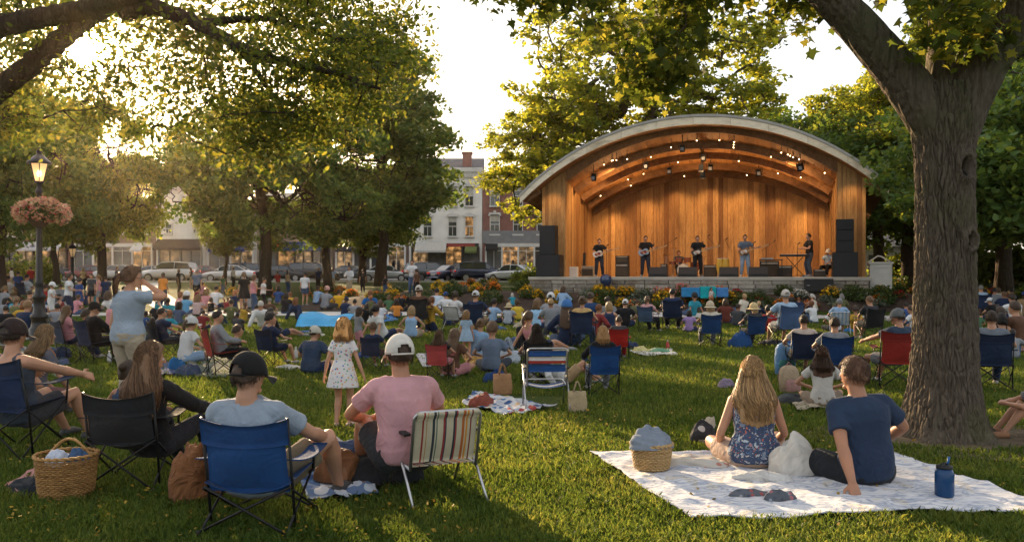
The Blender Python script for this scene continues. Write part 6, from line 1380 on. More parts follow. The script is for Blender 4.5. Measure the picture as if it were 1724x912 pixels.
P_(458,616,528,'chair',-32,'boy in navy jersey with short dark hair in a navy camp chair',('tee',NAVY),('shorts',NAVY),('short',H_BLACK),head=(-35,0),kid=True,chair=('camp',(.014,.022,.05)),clabel='navy camp chair of the boy in the navy jersey')
P_(523,630,543,'cross',-22,'man in white cap and navy t-shirt sitting left of the little girl',('tee',(.035,.055,.1)),('shorts',NAVY),('short',H_DK),('cap',(.5,.48,.42)),head=(-30,0),build=1.1)
P_(603,600,517,'hold',-50,'girl in grey top with dark hair standing behind the little girl',('tee',GREY),('shorts',PINK),('bob',H_DK),kid=True,fem=True,group='people standing on the lawn')
P_(629,622,544,'chair',-10,'child with dark brown hair in a navy chair right of the little girl',('tee',NAVY),('shorts',BRN),('short',H_BR),kid=True,sk=SK2,chair=('camp',NAVY),clabel='small navy camp chair right of the little girl')
P_(741,640,553,'chair',-14,'woman with long brown hair and black top in the faded red chair',('tee',BLACK),('shorts',PINK),('long',H_BR,.24),fem=True,chair=('camp',(.42,.06,.06)),clabel='faded red camp chair behind the man in pink')
P_(760,634,550,'cross',-25,'girl with long straight brown hair beside the faded red chair',('tee',BRN),('shorts',PINK),('long',H_BR,.3),fem=True)
P_(706,560,477,'chair',-6,'man in light cap and brown shirt in the black camp chair on the open grass',('tee',BRN),('pants',NAVY),('short',H_BR),('cap',(.5,.47,.42)),chair=('camp',(.03,.03,.032)),clabel='black camp chair standing alone on the open grass')
P_(734,528,474,'cross',-10,'boy with black hair and pale blue t-shirt by the path, right of the black chair',('tee',(.45,.52,.6)),hair=('short',H_BLACK))
P_(752,532,488,'cross',20,'person in white t-shirt sitting on the path edge behind the woman in the white chair',('tee',WHITE),hair=('short',H_DK),hat=('cap',BLUE))
P_(769,560,489,'chair',-38,'woman with dark bun and white t-shirt in the white webbed chair',('tee',WHITE),('shorts',BRN),('bun',H_DK),fem=True,chair=('lawn','white'),clabel='low white webbed chair left of the navy camp chair')
P_(802,568,486,'chair',-14,'person in white cap and navy top in the dark blue camp chair',('tee',NAVY),('shorts',TAN),('short',H_BR),('cap',WHITE),chair=('camp',(.02,.035,.08)),clabel='dark blue camp chair beside the low white webbed chair')
P_(829,546,503,'cross',-30,'child in white and blue right of the dark blue camp chair',('tee',LTB),hair=('short',H_BLACK),kid=True)
P_(785,606,522,'stand',-10,'toddler with blond hair in a pale blue dress',('dress',(.3,.42,.55)),('none',WHITE),('child',(.3,.17,.07)),kid=True,fem=True,group='people standing on the lawn',smin=.4)
P_(800,604,535,'side',-5,'woman in light blue shirt sitting behind the toddler',('tee',(.22,.36,.55)),('shorts',BRN),('bun',H_LB),fem=True)
P_(827,628,542,'cross',-6,'boy with cropped hair and blue grey t-shirt sitting cross legged',('tee',(.12,.16,.23)),('pants',(.05,.06,.08)),('short',H_BR),kid=True)
P_(903,652,543,'chair',4,'woman with long dark brown hair in the black chair behind the strap chair',('tee',BLACK),('pants',BLACK),('long',H_DK,.26),fem=True,chair=('camp',(.02,.02,.022)),clabel='black camp chair just behind the empty strap chair')
P_(948,648,596,'lie',-70,'person in white long sleeved shirt reclining right of the strap chair',('long',WHITE),('shorts',TAN),('short',H_BR),smin=.8)
P_(1014,664,546,'chair',4,'child with blond hair and black sleeves in the bright blue chair',('long',BLACK),('pants',GREY),('child',(.4,.22,.09)),fem=True,chair=('camp',(.012,.06,.2)),clabel='bright blue camp chair in front of the red chair')
P_(1042,606,530,'chairlap',-8,'person almost hidden in the deep red chair behind the blond child',('tee',CHAR),('pants',REDC),('short',H_DK),chair=('camp',(.4,.02,.015)),clabel='deep red camp chair behind the blond child')
P_(981,588,497,'chair',-12,'woman with brown bun and tan shirt in the navy chair',('tee',(.5,.33,.14)),('pants',DENIM),('bun',H_BR),fem=True,chair=('camp',(.02,.035,.08)),clabel='navy camp chair under the woman in tan')
P_(954,584,499,'cross',-6,'woman in blue cap with very long brown hair and navy sleeves',('long',NAVY),('pants',DENIM),('long',H_BR,.36),('beanie',(.05,.16,.4)),fem=True)
P_(992,550,487,'cross',-20,'man in navy t-shirt and brown cap beyond the woman in tan',('tee',(.02,.05,.13)),hair=('short',H_BR),hat=('cap',(.1,.08,.06)))
P_(926,552,486,'cross',-12,'woman in white cap and grey striped top near the path',('tee',(.28,.28,.3)),('shorts',PINK),('pony',H_DK,.2),('cap',WHITE),fem=True)
P_(902,556,503,'cross',-25,'child in pale blue left of the woman in striped top',('tee',(.3,.5,.7)),hair=('child',H_LB),kid=True,fem=True)
P_(1026,550,498,'leanback',-20,'person in grey lying back by the path beyond the deep red chair',('tee',GREY),('pants',CHAR),sk=SK2)
P_(1052,552,500,'cross',-15,'person in dark top and white cap beside the reclining person in grey',('tee',BLACK),hair=('short',H_DK),hat=('cap',WHITE))
P_(1091,560,497,'chair',-30,'woman in white and red top in the blue framed chair left of the navy jersey',('tee',(.55,.3,.3)),('pants',BLACK),('pony',H_BR,.2),fem=True,chair=('camp',(.06,.1,.18)),clabel='grey blue camp chair left of the man in navy jersey')
P_(1132,556,484,'chair',-12,'man with dark hair in navy jersey with a pale crest, in a navy chair',('tee',(.014,.028,.075)),('pants',BLACK),('short',H_BLACK),build=1.12,chair=('camp',(.014,.025,.06)),clabel='navy camp chair before the teal covered table')
P_(1197,520,482,'hold',200,'woman in white top with brown hair standing beside the teal covered table',('tank',WHITE),('shorts',TAN),('long',H_BR,.2),fem=True,group='people standing on the lawn',smin=.4)
P_(1222,546,500,'cross',-10,'person in dark red top with brown hair right of the teal covered table',('tee',(.12,.03,.02)),hair=('bob',H_BR),fem=True)
P_(1195,584,504,'chair',-4,'person in a pale sun hat in the blue chair at the left of the row',('tee',CREAMC),('pants',GREY),('bob',H_BL),('sunhat',(.5,.42,.3)),fem=True,chair=('camp',(.014,.05,.15)),clabel='blue camp chair, left one of the row facing the stage')
P_(1268,585,507,'chair',6,'woman in straw hat and dark grey t-shirt with fair hair in a blue chair',('tee',CHAR),('pants',CHAR),('bob',H_BL),('straw',(.55,.42,.22)),fem=True,head=(25,0),chair=('camp',(.014,.045,.13)),clabel='blue camp chair of the woman in the straw hat')
P_(1321,582,484,'chair',2,'man in white cap and light blue shirt in the grey blue chair',('tee',(.3,.42,.55)),('shorts',GREY),('short',H_GR),('cap',(.55,.5,.45)),chair=('camp',(.07,.12,.25),12),clabel='grey blue camp chair of the man in light blue')
P_(1413,566,500,'chair',-14,'person in grey cap in the light blue striped chair',('tee',LTB),('shorts',KHAKI),('short',H_GR),('cap',GREY),chair=('lawn','ltb'),clabel='light blue striped webbed chair')
P_(1464,574,496,'chairlap',12,'man with cropped hair, glasses and dark t-shirt by the striped chair',('tee',(.03,.03,.035)),('shorts',CHAR),('short',H_BR),head=(25,0),glasses=True,chair=('camp',BLACK),clabel='black camp chair of the man in dark t-shirt and glasses')
P_(1352,638,527,'chair',-6,'man with thick dark hair and cream t-shirt left of the large blue chair',('tee',(.5,.42,.36)),('shorts',KHAKI),('short',H_DK),chair=('camp',NAVY),clabel='navy camp chair half hidden by the large blue chair',dy=.1)
P_(1404,648,531,'chair',-8,'boy with brown hair in the large blue chair',('tee',GREY),('shorts',NAVY),('short',H_BR),chair=('camp',(.012,.045,.15)),clabel='large blue camp chair behind the woman in white')
P_(1508,652,514,'chair',18,'man in grey cap and navy t-shirt in the red chair by the big trunk',('tee',(.03,.05,.085)),('shorts',GREY),('short',H_DK),('cap',(.13,.14,.15)),head=(30,-4),build=1.1,ov=dict(hands=[(-.24,.62,.66),(.28,.3,.66)]),chair=('camp',(.28,.025,.018),-30),clabel='red camp chair beside the big trunk')
P_(1385,688,579,'cross',-16,'woman with long dark brown hair and white t-shirt sitting on the grass beyond the couple',('tee',(.52,.5,.47)),('shorts',(.26,.2,.15)),('long',(.05,.025,.014),.24),fem=True,res=.011)
P_(1668,655,520,'chair',-20,'man in grey t-shirt seated behind the big trunk',('tee',(.14,.16,.19)),('pants',NAVY),('short',H_BR),chair=('camp',NAVY),clabel='navy camp chair mostly hidden behind the big trunk',build=1.1)
P_(1651,536,478,'chairlap',-10,'man in light blue shirt by the right side of the big trunk, far back',('tee',(.3,.4,.52)),hair=('short',H_GR),chair=('camp',NAVY),clabel='navy camp chair far back, right of the big trunk')
P_(1692,580,513,'cross',20,'woman with dark hair in a bright blue dress right of the big trunk',('dress',(.01,.07,.25)),('none',BLUE),('bob',H_DK),fem=True)
P_(1672,540,498,'cross',30,'person in white cap and black top right of the big trunk',('tee',BLACK),hair=('short',H_DK),hat=('cap',WHITE))
P_(1711,552,492,'knees',10,'person in white t-shirt with dark hair at the right edge, far back',('tee',WHITE),hair=('short',H_DK))
P_(1722,590,500,'knees',30,'person in dark brown top at the right edge',('long',BRN),('pants',TAN),('short',H_DK))
P_(1697,530,490,'cross',0,'person with an orange brown bun, far back at the right',('tee',GREY),hair=('bun',H_RED),fem=True)
P_(1540,560,514,'cross',30,'child in pale shirt just left of the big trunk',('tee',WHITE),hair=('short',H_DK),kid=True)
P_(1768,742,612,'knees',70,'person in pale denim shorts cut off by the right edge of the photo',('tee',GREY),('shorts',(.3,.36,.42)),('short',H_DK),shoe=(.25,.12,.06))
# ---------- seated crowd in front of the street, left of the path
SEAT = [(452,534,500,'man with grey cropped head and brown top near the tarp','tee',BRN,'short',H_GR,None),(480,528,492,'woman in black with a pink scarf left of the tarp','long',BLACK,'bob',H_DK,None),(505,540,500,'person in navy coat with reddish hair beside the tarp','long',NAVY,'bob',H_RED,None),
 (547,522,478,'woman in grey shawl with pale pink hat behind the tarp','tee',GREY,'bun',H_LB,('beanie',(.5,.28,.24))),(570,520,486,'person in yellow jacket right behind the tarp','long',(.65,.35,.02),'short',H_DK,None),(580,534,497,'person in navy cap between the tarp and the yellow jacket','tee',NAVY,'short',H_DK,('cap',NAVY)),(596,540,502,'person in grey with dark hair right of the tarp','tee',GREY,'short',H_BLACK,None),
 (625,530,482,'person in bright blue shirt and red scarf in front of the flower bed','tee',(.01,.1,.3),'short',H_RED,None),(640,540,506,'child in white behind the blue picnic blanket','tee',WHITE,'child',H_BR,None),(365,548,518,'person in dark green jacket beyond the red camp chair','long',GRN,'short',H_BLACK,None),
 (388,540,504,'boy in olive shirt sitting before the thick trunk','tee',(.12,.12,.05),'short',H_DK,None),(398,560,525,'person in dark grey with black hair beyond the red camp chair','tee',CHAR,'short',H_BLACK,None),(345,520,486,'child in pink sitting before the white car','tee',PINK,'child',H_LB,None),
 (312,530,490,'child in white hooded towel and blue','tee',(.1,.3,.5),'bob',H_BR,('beanie',WHITE)),(331,532,497,'child in pale pink beside the hooded child','tee',(.5,.35,.33),'child',H_LB,None),(300,548,508,'woman in denim blue with brown hair left of the hooded child','tee',DENIM,'bob',H_BR,None),(262,545,505,'person in black with black hair below the woman in orange','tee',BLACK,'short',H_BLACK,None),(285,540,500,'person in teal t-shirt below the woman in orange','tee',TEAL,'short',H_DK,None),
 (340,556,520,'person in maroon top before the red camp chair','tee',(.2,.03,.03),'short',H_DK,None),(417,520,488,'child in striped grey top by the woman in jeans','tee',GREY,'short',H_DK,None),(468,512,480,'person in blue top far back at the path end','tee',BLUE,'bob',H_DK,None),(532,512,480,'person in pale blue shirt behind the tarp','tee',LTB,'short',H_BR,None),
 (60,530,488,'person in brown t-shirt behind the lamp post','tee',BRN,'short',H_BLACK,None),(22,540,496,'woman in teal top with long dark hair at the left','tee',TEAL,'bob',H_DK,None),(8,560,512,'person in black t-shirt with yellow blanket at the left edge','tee',BLACK,'short',H_DK,None),(72,514,478,'child in red t-shirt just right of the lamp post, far back','tee',REDC,'short',H_DK,None),(100,510,476,'person in grey seated far back behind the white capped woman','tee',GREY,'short',H_DK,None),(190,530,492,'child in white between the standing people and the ponytailed woman','tee',WHITE,'child',H_BR,None),
 (205,516,480,'person in red shirt far back beside the ponytailed woman','tee',REDC,'short',H_BLACK,None),(240,560,522,'person in blue shirt partly behind the ponytailed woman','tee',BLUE,'short',H_DK,None),(255,575,532,'woman in charcoal top right of the ponytailed woman','tee',CHAR,'bob',H_DK,None),(430,545,512,'man in cream shirt sitting near the woman in black trousers','tee',CREAMC,'short',H_DK,None),(655,525,495,'woman in green top by the flower bed','tee',GRN,'bob',H_LB,None),(668,535,503,'child in orange shirt beside the blue picnic blanket','tee',ORNG,'child',H_DK,None),
 (855,548,508,'person in grey shirt and straw hat right of the dark blue chair','tee',HGREY,'bob',H_LB,('straw',(.5,.4,.25))),(872,540,504,'child in yellow shirt near the path','tee',YELC,'short',H_BR,None),(1070,540,502,'man in olive shirt beyond the grey blue chair','tee',(.1,.1,.05),'short',H_BR,None),(1165,532,494,'child in teal shirt in front of the teal covered table','tee',TEAL,'short',H_BLACK,None),(1160,560,520,'woman in lilac shirt between the navy jersey and the pale hat','tee',(.3,.2,.4),'bob',H_DK,None),
 (1240,550,510,'man in charcoal shirt between the two hats','tee',CHAR,'short',H_DK,None),(1292,560,514,'child in red shirt right of the straw hat','tee',REDC,'short',H_BLACK,None),(1370,545,505,'woman in white blouse with red hair by the path','tee',WHITE,'bun',H_RED,None),(1440,556,516,'child in mustard shirt left of the man in glasses','tee',(.5,.3,.04),'short',H_DK,None),(1526,548,506,'person in blue shirt beyond the grey capped man','tee',BLUE,'short',H_DK,None),
 (1662,520,484,'person in navy t-shirt far back right of the trunk','tee',NAVY,'short',H_DK,None),(1684,516,482,'woman in cream top far back at the right','tee',CREAMC,'bob',H_LB,None),(1706,520,484,'man in black shirt far back near the right edge','tee',BLACK,'short',H_BLACK,None),(1720,532,488,'person in tan shirt far back at the right edge','tee',TAN,'short',H_DK,('cap',BLUE)),(1645,560,520,'child in green shirt just right of the trunk','tee',GRN,'short',H_DK,None),(1705,605,552,'man in grey shirt and jeans sitting low right of the blue dress','tee',GREY,'short',H_DK,None)]
for i, (px, yb, yt, lab, tk, tc_, hk, hc, ht) in enumerate(SEAT):
    P_(px, yb, yt, ['cross','knees','leanback'][i % 5 % 3] if i % 4 else 'cross', rb.uniform(-35, 20), lab, (tk, tc_), [('shorts',KHAKI),('pants',DENIM),('shorts',NAVY),('pants',CHAR)][i % 4], (hk, hc), ht, [SK1,SK2,SK1,SK3,SK1,SK4][i % 6], fem=hk in ('bob','bun'), kid='child' in lab or 'boy' in lab, res=.027)
# back rows along the street, standing or strolling
SH = [((.6,.6,.6),'white'),(NAVY,'navy'),(CHAR,'charcoal'),(REDC,'red'),(LTB,'light blue'),(GRN,'green'),(TAN,'tan'),(BLACK,'black')]
k = 0
for px in (20,52,140,196,236,300,322,376,392,468,484,536,560,648):
    yb = rb.uniform(484,500); c, cn = SH[(k*3) % 8]; f = k % 2 == 0
    near = {20:'beyond the blue shirt at left',52:'behind the lamp post',140:'behind the boy in blue',196:'near the car left of the ponytailed woman',236:'in front of the silver car',300:'by the white hatchback',322:'close to the white hatchback bumper',376:'in front of the white car',392:'at the white car bonnet',468:'just right of the thick trunk',484:'by the black car',536:'left of the curved trunk',560:'right of the curved trunk',648:'by the silver saloon'}[px]
    P_(px, yb, yb-rb.uniform(34,44), 'stand' if k % 3 else 'hold', rb.uniform(-180,180), ('woman' if f else 'man')+' in '+cn+' shirt standing '+near, ('tee',c), [('shorts',KHAKI),('pants',DENIM),('pants',BLACK)][k % 3], ('bob' if f else 'short', [H_DK,H_BR,H_BL][k % 3]), None, [SK1,SK2,SK4][k % 3], fem=f, group='people standing by the street', res=.027); k += 1

# ================================================================ the near figures
def near(px, Y, yaw, label, Z=None, rootgroup='people sitting on the lawn', **kw):
    o, J = make_person(**kw); x = (px-862)/FPX*Y; o.location = (x, Y, gz(x, Y) if Z is None else Z); o.rotation_euler.z = radians(yaw); tag(o, label, 'person', rootgroup); return o, J
def chair_at(c, px, Y, yaw, label, sc=1.): x = (px-862)/FPX*Y; c.location = (x, Y, gz(x, Y)); c.rotation_euler.z = radians(yaw); c.scale = (sc,)*3; tag(c, label, 'chair', 'folding chairs on the lawn'); return c
# man in the blue chair
lowc = dict(hz=.235, lean=-20, feet=[(-.38,.5,.07),(.38,.48,.07)], kn=[(-.5,.1,1),(.5,.1,1)], hands=[(-.34,.26,.27),(.36,.3,.42)], el=[(-1,-.2,-.1),(.8,-.8,-.4)])
near(430, 5.56, -5, 'man in black cap and heather grey t-shirt in the nearest blue chair', pose='chair', h=1.82, skin=SK1, top=('tee',(.25,.3,.36)), bottom=('shorts',(.2,.16,.11)), hair=('short',(.04,.025,.018)), hat=('cap',(.012,.012,.013)), head=(-24,0), fine=True, build=1.12, seed=3, ov=lowc)
chair_at(camp_chair((.014,.06,.19), (.012,.045,.14), w_=.262, back=.69, sh=.28, sag=.06), 438, 5.38, -4, 'blue camp chair nearest the camera, under the man in the black cap')
# woman in the black chair
near(254, 6.45, -12, 'woman with long wavy brown hair and black top in the black chair', pose='chair', h=1.66, skin=SK1, top=('long',(.012,.012,.013)), bottom=('pants',(.02,.02,.025)), hair=('long',(.13,.07,.035),.36), female=True, head=(-38,-4), fine=True, seed=5, ov=dict(hz=.31, lean=-10, hands=[(-.22,.4,.5),(.26,.4,.52)], feet=[(-.14,.6,.07),(.16,.66,.07)]))
chair_at(camp_chair((.022,.023,.026), (.015,.016,.018), w_=.245, back=.70, sh=.36, sag=.08), 224, 6.42, 2, 'black camp chair between the wicker basket and the blue chair')
# man with tank top at the far left
near(30, 7.55, -22, 'man in navy tank top and black and red cap at the left edge', pose='chair', h=1.8, skin=SK1, top=('tank',(.05,.065,.09)), bottom=('shorts',(.06,.06,.07)), hair=('short',(.03,.02,.014)), hat=('cap',(.03,.02,.02)), head=(8,0), fine=True, build=1.08, seed=6, ov=dict(hz=.33, lean=-10, hands=[(-.3,.3,.6),(.22,.62,.56)], el=[(-.8,-.8,-.4),(1,-.5,-.1)]))
chair_at(camp_chair((.018,.035,.09), (.014,.026,.06), w_=.27, back=.84, sh=.42, sag=.05), 32, 7.5, -12, 'navy camp chair cut off by the left edge')
near(58, 9.4, -35, 'woman with long fair hair beyond the man in the tank top', pose='cross', h=1.6, skin=SK1, top=('tee',(.1,.1,.12)), bottom=('shorts',(.2,.1,.1)), hair=('long',(.2,.12,.055),.25), female=True, fine=True, seed=7, ov=dict(hz=.3))
near(6, 9.0, -5, 'person in grey cap at the left edge', pose='cross', h=1.6, skin=SK1, top=('tee',(.3,.25,.2)), bottom=('shorts',(.2,.1,.1)), hair=('short',H_BR), hat=('cap',(.3,.3,.3)), res=.013, seed=8, ov=dict(hz=.22))
near(208, 8.35, -6, 'child with dark bun and navy top sitting left of the woman in black', pose='cross', h=1.25, skin=SK2, top=('tank',(.03,.05,.09)), bottom=('shorts',(.1,.1,.12)), hair=('bun',H_DK), kid=True, res=.011, seed=9)
# man in pink
near(680, 6.05, 20, 'man in white cap and pink t-shirt beside the striped lawn chair', pose='chair', h=1.8, skin=SK2, top=('tee',(.5,.27,.29)), bottom=('shorts',(.03,.032,.036)), hair=('short',(.03,.018,.012)), hat=('cap',(.6,.57,.52)), head=(6,0), fine=True, build=1.1, seed=10, ov=dict(hz=.29, lean=4, hands=[(-.16,.4,.46),(.16,.42,.46)], feet=[(-.2,.56,.07),(.16,.6,.07)], slouch=.05, el=[(-1,-.4,-.1),(1,-.4,-.2)]))
ST = []
base = (.56,.5,.36); seq = [(base,.10),((.3,.03,.02),.025),(base,.03),((.42,.2,.05),.012),(base,.075),((.03,.04,.05),.035),(base,.02),((.1,.16,.12),.015),(base,.085),((.28,.03,.03),.028),((.05,.05,.08),.018),(base,.1),((.03,.035,.05),.03),((.3,.04,.03),.02),(base,.08),((.45,.12,.02),.04),(base,.015),((.6,.25,.03),.03),(base,.04),((.2,.02,.02),.02),(base,.1)]
tot = sum(b for _, b in seq); a = 0
for c_, b in seq: ST.append((a/tot, c_)); a += b
chair_at(lawn_chair(ST, wd=.225, sh=.25, bt=.63, lean=14), 731, 6.08, 24, 'aluminium lawn chair with cream webbing and red, navy and orange stripes')
# the little girl
m, t, p = newmat('floral_print'); v = coord(t)
def spots(t, v, sc, th, cols, base_, rnd_=1.):
    vo = nd(t, 'ShaderNodeTexVoronoi', i_Scale=sc, i_Randomness=rnd_); t.links.new(v, vo.inputs['Vector'])
    wn = nd(t, 'ShaderNodeSeparateColor'); t.links.new(vo.outputs['Color'], wn.inputs[0])
    cr = nd(t, 'ShaderNodeValToRGB'); cr.color_ramp.interpolation = 'CONSTANT'; e = cr.color_ramp.elements
    while len(e) < len(cols): e.new(.5)
    for i, (q, c) in enumerate(zip(e, cols)): q.position = i/len(cols); q.color = (*c,1)
    t.links.new(wn.outputs[0], cr.inputs[0]); lt = nd(t, 'ShaderNodeMath', operation='LESS_THAN'); t.links.new(vo.outputs['Distance'], lt.inputs[0]); lt.inputs[1].default_value = th
    mx = nd(t, 'ShaderNodeMix', data_type='RGBA'); t.links.new(lt.outputs[0], mx.inputs[0]); mx.inputs[6].default_value = (*base_,1) if not hasattr(base_, 'links') else (1,1,1,1)
    if hasattr(base_, 'links'): t.links.new(base_, mx.inputs[6])
    t.links.new(cr.outputs[0], mx.inputs[7]); return mx.outputs[2]
t.links.new(spots(t, v, 38, .36, [(.5,.1,.1),(.05,.15,.4),(.6,.35,.1),(.62,.6,.6),(.1,.3,.2),(.62,.6,.6)], (.62,.6,.6)), p.inputs['Base Color']); p.inputs['Roughness'].default_value = .9
FLORAL = m
near(577, 8.72, -8, 'little girl with blond hair standing in a white floral dress', rootgroup='people standing on the lawn', pose='stand', h=1.08, skin=SK1, top=('dress',(.6,.6,.6)), topmat=FLORAL, bottom=('none',WHITE), hair=('child',(.33,.17,.06)), female=True, kid=True, fine=True, seed=11, shoes=(.45,.3,.28), head=(-5,0), ov=dict(hands=[(-.3,0,.85),(.33,.06,.84)]))
# couple on the pale blanket
m, t, p = newmat('paisley_print'); v = coord(t); d_ = nd(t, 'ShaderNodeTexNoise', i_Scale=14, i_Detail=3); t.links.new(v, d_.inputs['Vector'])
mxv = nd(t, 'ShaderNodeMix', data_type='RGBA'); mxv.inputs[0].default_value = .12; t.links.new(v, mxv.inputs[6]); t.links.new(d_.outputs[1], mxv.inputs[7])
t.links.new(spots(t, mxv.outputs[2], 52, .32, [(.4,.12,.08),(.5,.48,.45),(.08,.16,.3),(.55,.5,.45),(.02,.03,.06)], spots(t, mxv.outputs[2], 28, .42, [(.05,.09,.17),(.36,.42,.48),(.03,.05,.1),(.18,.22,.3)], (.04,.06,.12))), p.inputs['Base Color']); p.inputs['Roughness'].default_value = .9
near(1270, 6.86, -3, 'woman with long blond hair and patterned camisole sitting on the pale blanket', pose='cross', h=1.68, skin=SK1, top=('cami',(.1,.14,.22)), topmat=m, bottom=('shorts',(.5,.36,.28)), hair=('long',(.38,.23,.105),.33), female=True, head=(-10,0), fine=True, build=1.1, seed=12, shoes=None, ov=dict(hands=[(-.23,.27,.14),(.22,.27,.15)], el=[(-.35,-.5,-.3),(.35,-.5,-.3)], lean=3))
near(1458, 6.3, 8, 'man in navy t-shirt leaning on one hand on the pale blanket', pose='cross', h=1.8, skin=SK2, top=('tee',(.022,.038,.075)), bottom=('shorts',(.02,.022,.026)), hair=('short',(.07,.035,.02)), head=(20,0), fine=True, build=1.12, seed=13, shoes=None, ov=dict(hands=[(-.26,-.3,.055),(.32,.32,.25)], el=[(-.6,-.2,.2),(1,-.4,-.2)], lean=2, side=-4, palm=(0,0,-1), curl=.12))
# ---------- more of the crowd between the groups
CN = [('white',WHITE),('navy',NAVY),('grey',GREY),('azure',LTB),('maroon',(.2,.03,.03)),('olive',(.12,.12,.05)),('pink',PINK),('black',BLACK),('teal',TEAL),('mustard',(.5,.3,.04)),('cream',CREAMC),('rust',(.35,.1,.03))]
HN = [('black hair',H_BLACK),('brown hair',H_BR),('fair hair',H_BL),('red hair',H_RED),('grey hair',H_GR)]
zones = [('left of the lamp post',0,60,500,570,7),('right of the lamp post',90,200,500,560,7),('left of the blue tarp',250,490,500,575,14),('right of the blue tarp',600,760,505,580,8),('between the navy and deep red chairs',850,1030,510,600,9),('before the stage, right of the teal table',1230,1440,522,560,8),('right of the big trunk',1650,1720,505,600,8)]
k = 0
for zn, x0, x1, y0, y1, n in zones:
    seen_ = set()
    for i in range(n):
        while True:
            a, b = rb.randrange(12), rb.randrange(5)
            if (a, b) not in seen_: seen_.add((a, b)); break
        px = x0+(x1-x0)*(i+rb.uniform(.1,.9))/n; yb = rb.uniform(y0,y1); ppm = (yb-462)/EYE; fem = k % 2 == 0; pz_ = ['cross','knees','leanback','side','kneel'][rb.choice((0,0,0,1,1,2,3,4))]; hgt = TOPZ[pz_]*rb.uniform(.72,1.02)
        P_(px, yb, yb-hgt*ppm, pz_, rb.uniform(-70,45), ('woman' if fem else 'man')+' in '+CN[a][0]+' top with '+HN[b][0]+', '+zn, (['tee','long','tank'][k % 3], CN[a][1]), [('shorts',KHAKI),('pants',DENIM),('shorts',NAVY),('pants',CHAR)][k % 4], (['bob','pony'][k % 4 // 2] if fem else 'short', HN[b][1]), None, [SK1,SK2,SK1,SK3,SK1,SK4][k % 6], fem=fem, res=.024, seed=rb.randrange(3)); k += 1
if 0:
    pass
# ================================================================ blankets, bags, baskets
def sheet(name, poly, mat, seed, lift=.028, amp=.012, label='', cat='blanket', n=60, group=None, freq=9, th=.008):
    """a cloth spread on the grass: quad corners in order, with folds"""
    g = np.random.default_rng(seed); A, B, Cc, D = [np.array(q[:2]) for q in poly]; ph = g.random(12)*6.28; dr = g.normal(size=(6,2)); dr /= np.linalg.norm(dr,axis=1)[:,None]
    u, v = np.meshgrid(np.linspace(0,1,n+1), np.linspace(0,1,n+1), indexing='ij')
    eu = .012*np.sin(v*9+ph[0])+.008*np.sin(v*23+ph[1]); ev = .012*np.sin(u*8+ph[2])+.008*np.sin(u*21+ph[3]); uu, vv = u+eu*(.3+u), v+ev*(.3+v)
    XY = (A*(1-uu)[...,None]+B*uu[...,None])*(1-vv)[...,None]+(D*(1-uu)[...,None]+Cc*uu[...,None])*vv[...,None]
    h = np.zeros_like(u); w = XY+.06*np.sin(XY[...,::-1]*5+ph[4])
    for k in range(6): h += (1-np.abs(np.sin(w@dr[k]*freq*(.5+.25*k)+ph[5+k])))**3*(.9-.1*k)
    z0 = np.array([[gz(*XY[i,j]) for j in range(n+1)] for i in range(n+1)]); z = z0+lift+amp*h
    V1 = np.dstack([XY, z]).reshape(-1,3); V2 = V1.copy(); V2[:,2] -= th; i, j = np.meshgrid(np.arange(n), np.arange(n), indexing='ij'); a = (i*(n+1)+j).ravel(); b = (n+1)**2
    F = np.stack([a, a+n+1, a+n+2, a+1],1); F2 = F[:,::-1]+b; e = [q*(n+1) for q in range(n)]+[n*(n+1)+q for q in range(n)]+[q*(n+1)+n for q in range(n,0,-1)]+[q for q in range(n,0,-1)]
    e = np.array(e); e2 = np.roll(e,-1); F3 = np.stack([e, e+b, e2+b, e2],1); V = np.concatenate([V1,V2]); F = np.concatenate([F,F2,F3])
    c = V[:,:].mean(0); c[2] = gz(c[0],c[1]); o = link(name, fast_mesh(name, V-c, F, smooth=True), None, mat); o.location = c; return tag(o, label, cat, group)
def heap(name, loc, r, h, mat, seed, label=None, cat=None, parent=None, group=None, freq=3., rz=0):
    g = np.random.default_rng(seed); n, k = 84, 34; th = np.linspace(0, 2*PI, n, endpoint=False); ph = np.linspace(0, 1, k); T, F_ = np.meshgrid(th, ph)
    rr = np.sin(F_*PI/2)**.8; z = np.cos(F_*PI/2)**.9; D = np.stack([rr*np.cos(T), rr*np.sin(T), z],-1); f = np.zeros_like(T); q = D+.25*np.sin(D[...,[1,2,0]]*3+g.random(3)*6)
    for i in range(6): d = g.normal(size=3); d /= np.linalg.norm(d); f += (.5+.5*np.sin(q@d*freq*(1.1+.6*i)+g.random()*6))**1.6*(.5-.05*i)
    out = 1+.16*np.sin(T*2+g.random()*6)+.12*np.sin(T*3+g.random()*6)*F_+.13*(f-.8)*(.4+.6*F_)
    V = np.stack([D[...,0]*out*r[0], D[...,1]*out*r[1], z*h*(1+.28*(f-.8)+.15*np.sin(T+seed))+.006],-1).reshape(-1,3); i, j = np.meshgrid(np.arange(k-1), np.arange(n), indexing='ij'); a = (i*n+j).ravel(); b = (i*n+(j+1)%n).ravel()
    o = link(name, fast_mesh(name, V, np.stack([a,a+n,b+n,b],1), smooth=True), parent, mat); o.location = loc; o.rotation_euler.z = rz; return tag(o, label, cat, group) if label else o
def pattern(name, cols, base_, sc, th, extra=None):
    m, t, p = newmat(name); t.links.new(spots(t, coord(t), sc, th, cols, base_), p.inputs['Base Color']); p.inputs['Roughness'].default_value = .92; return m
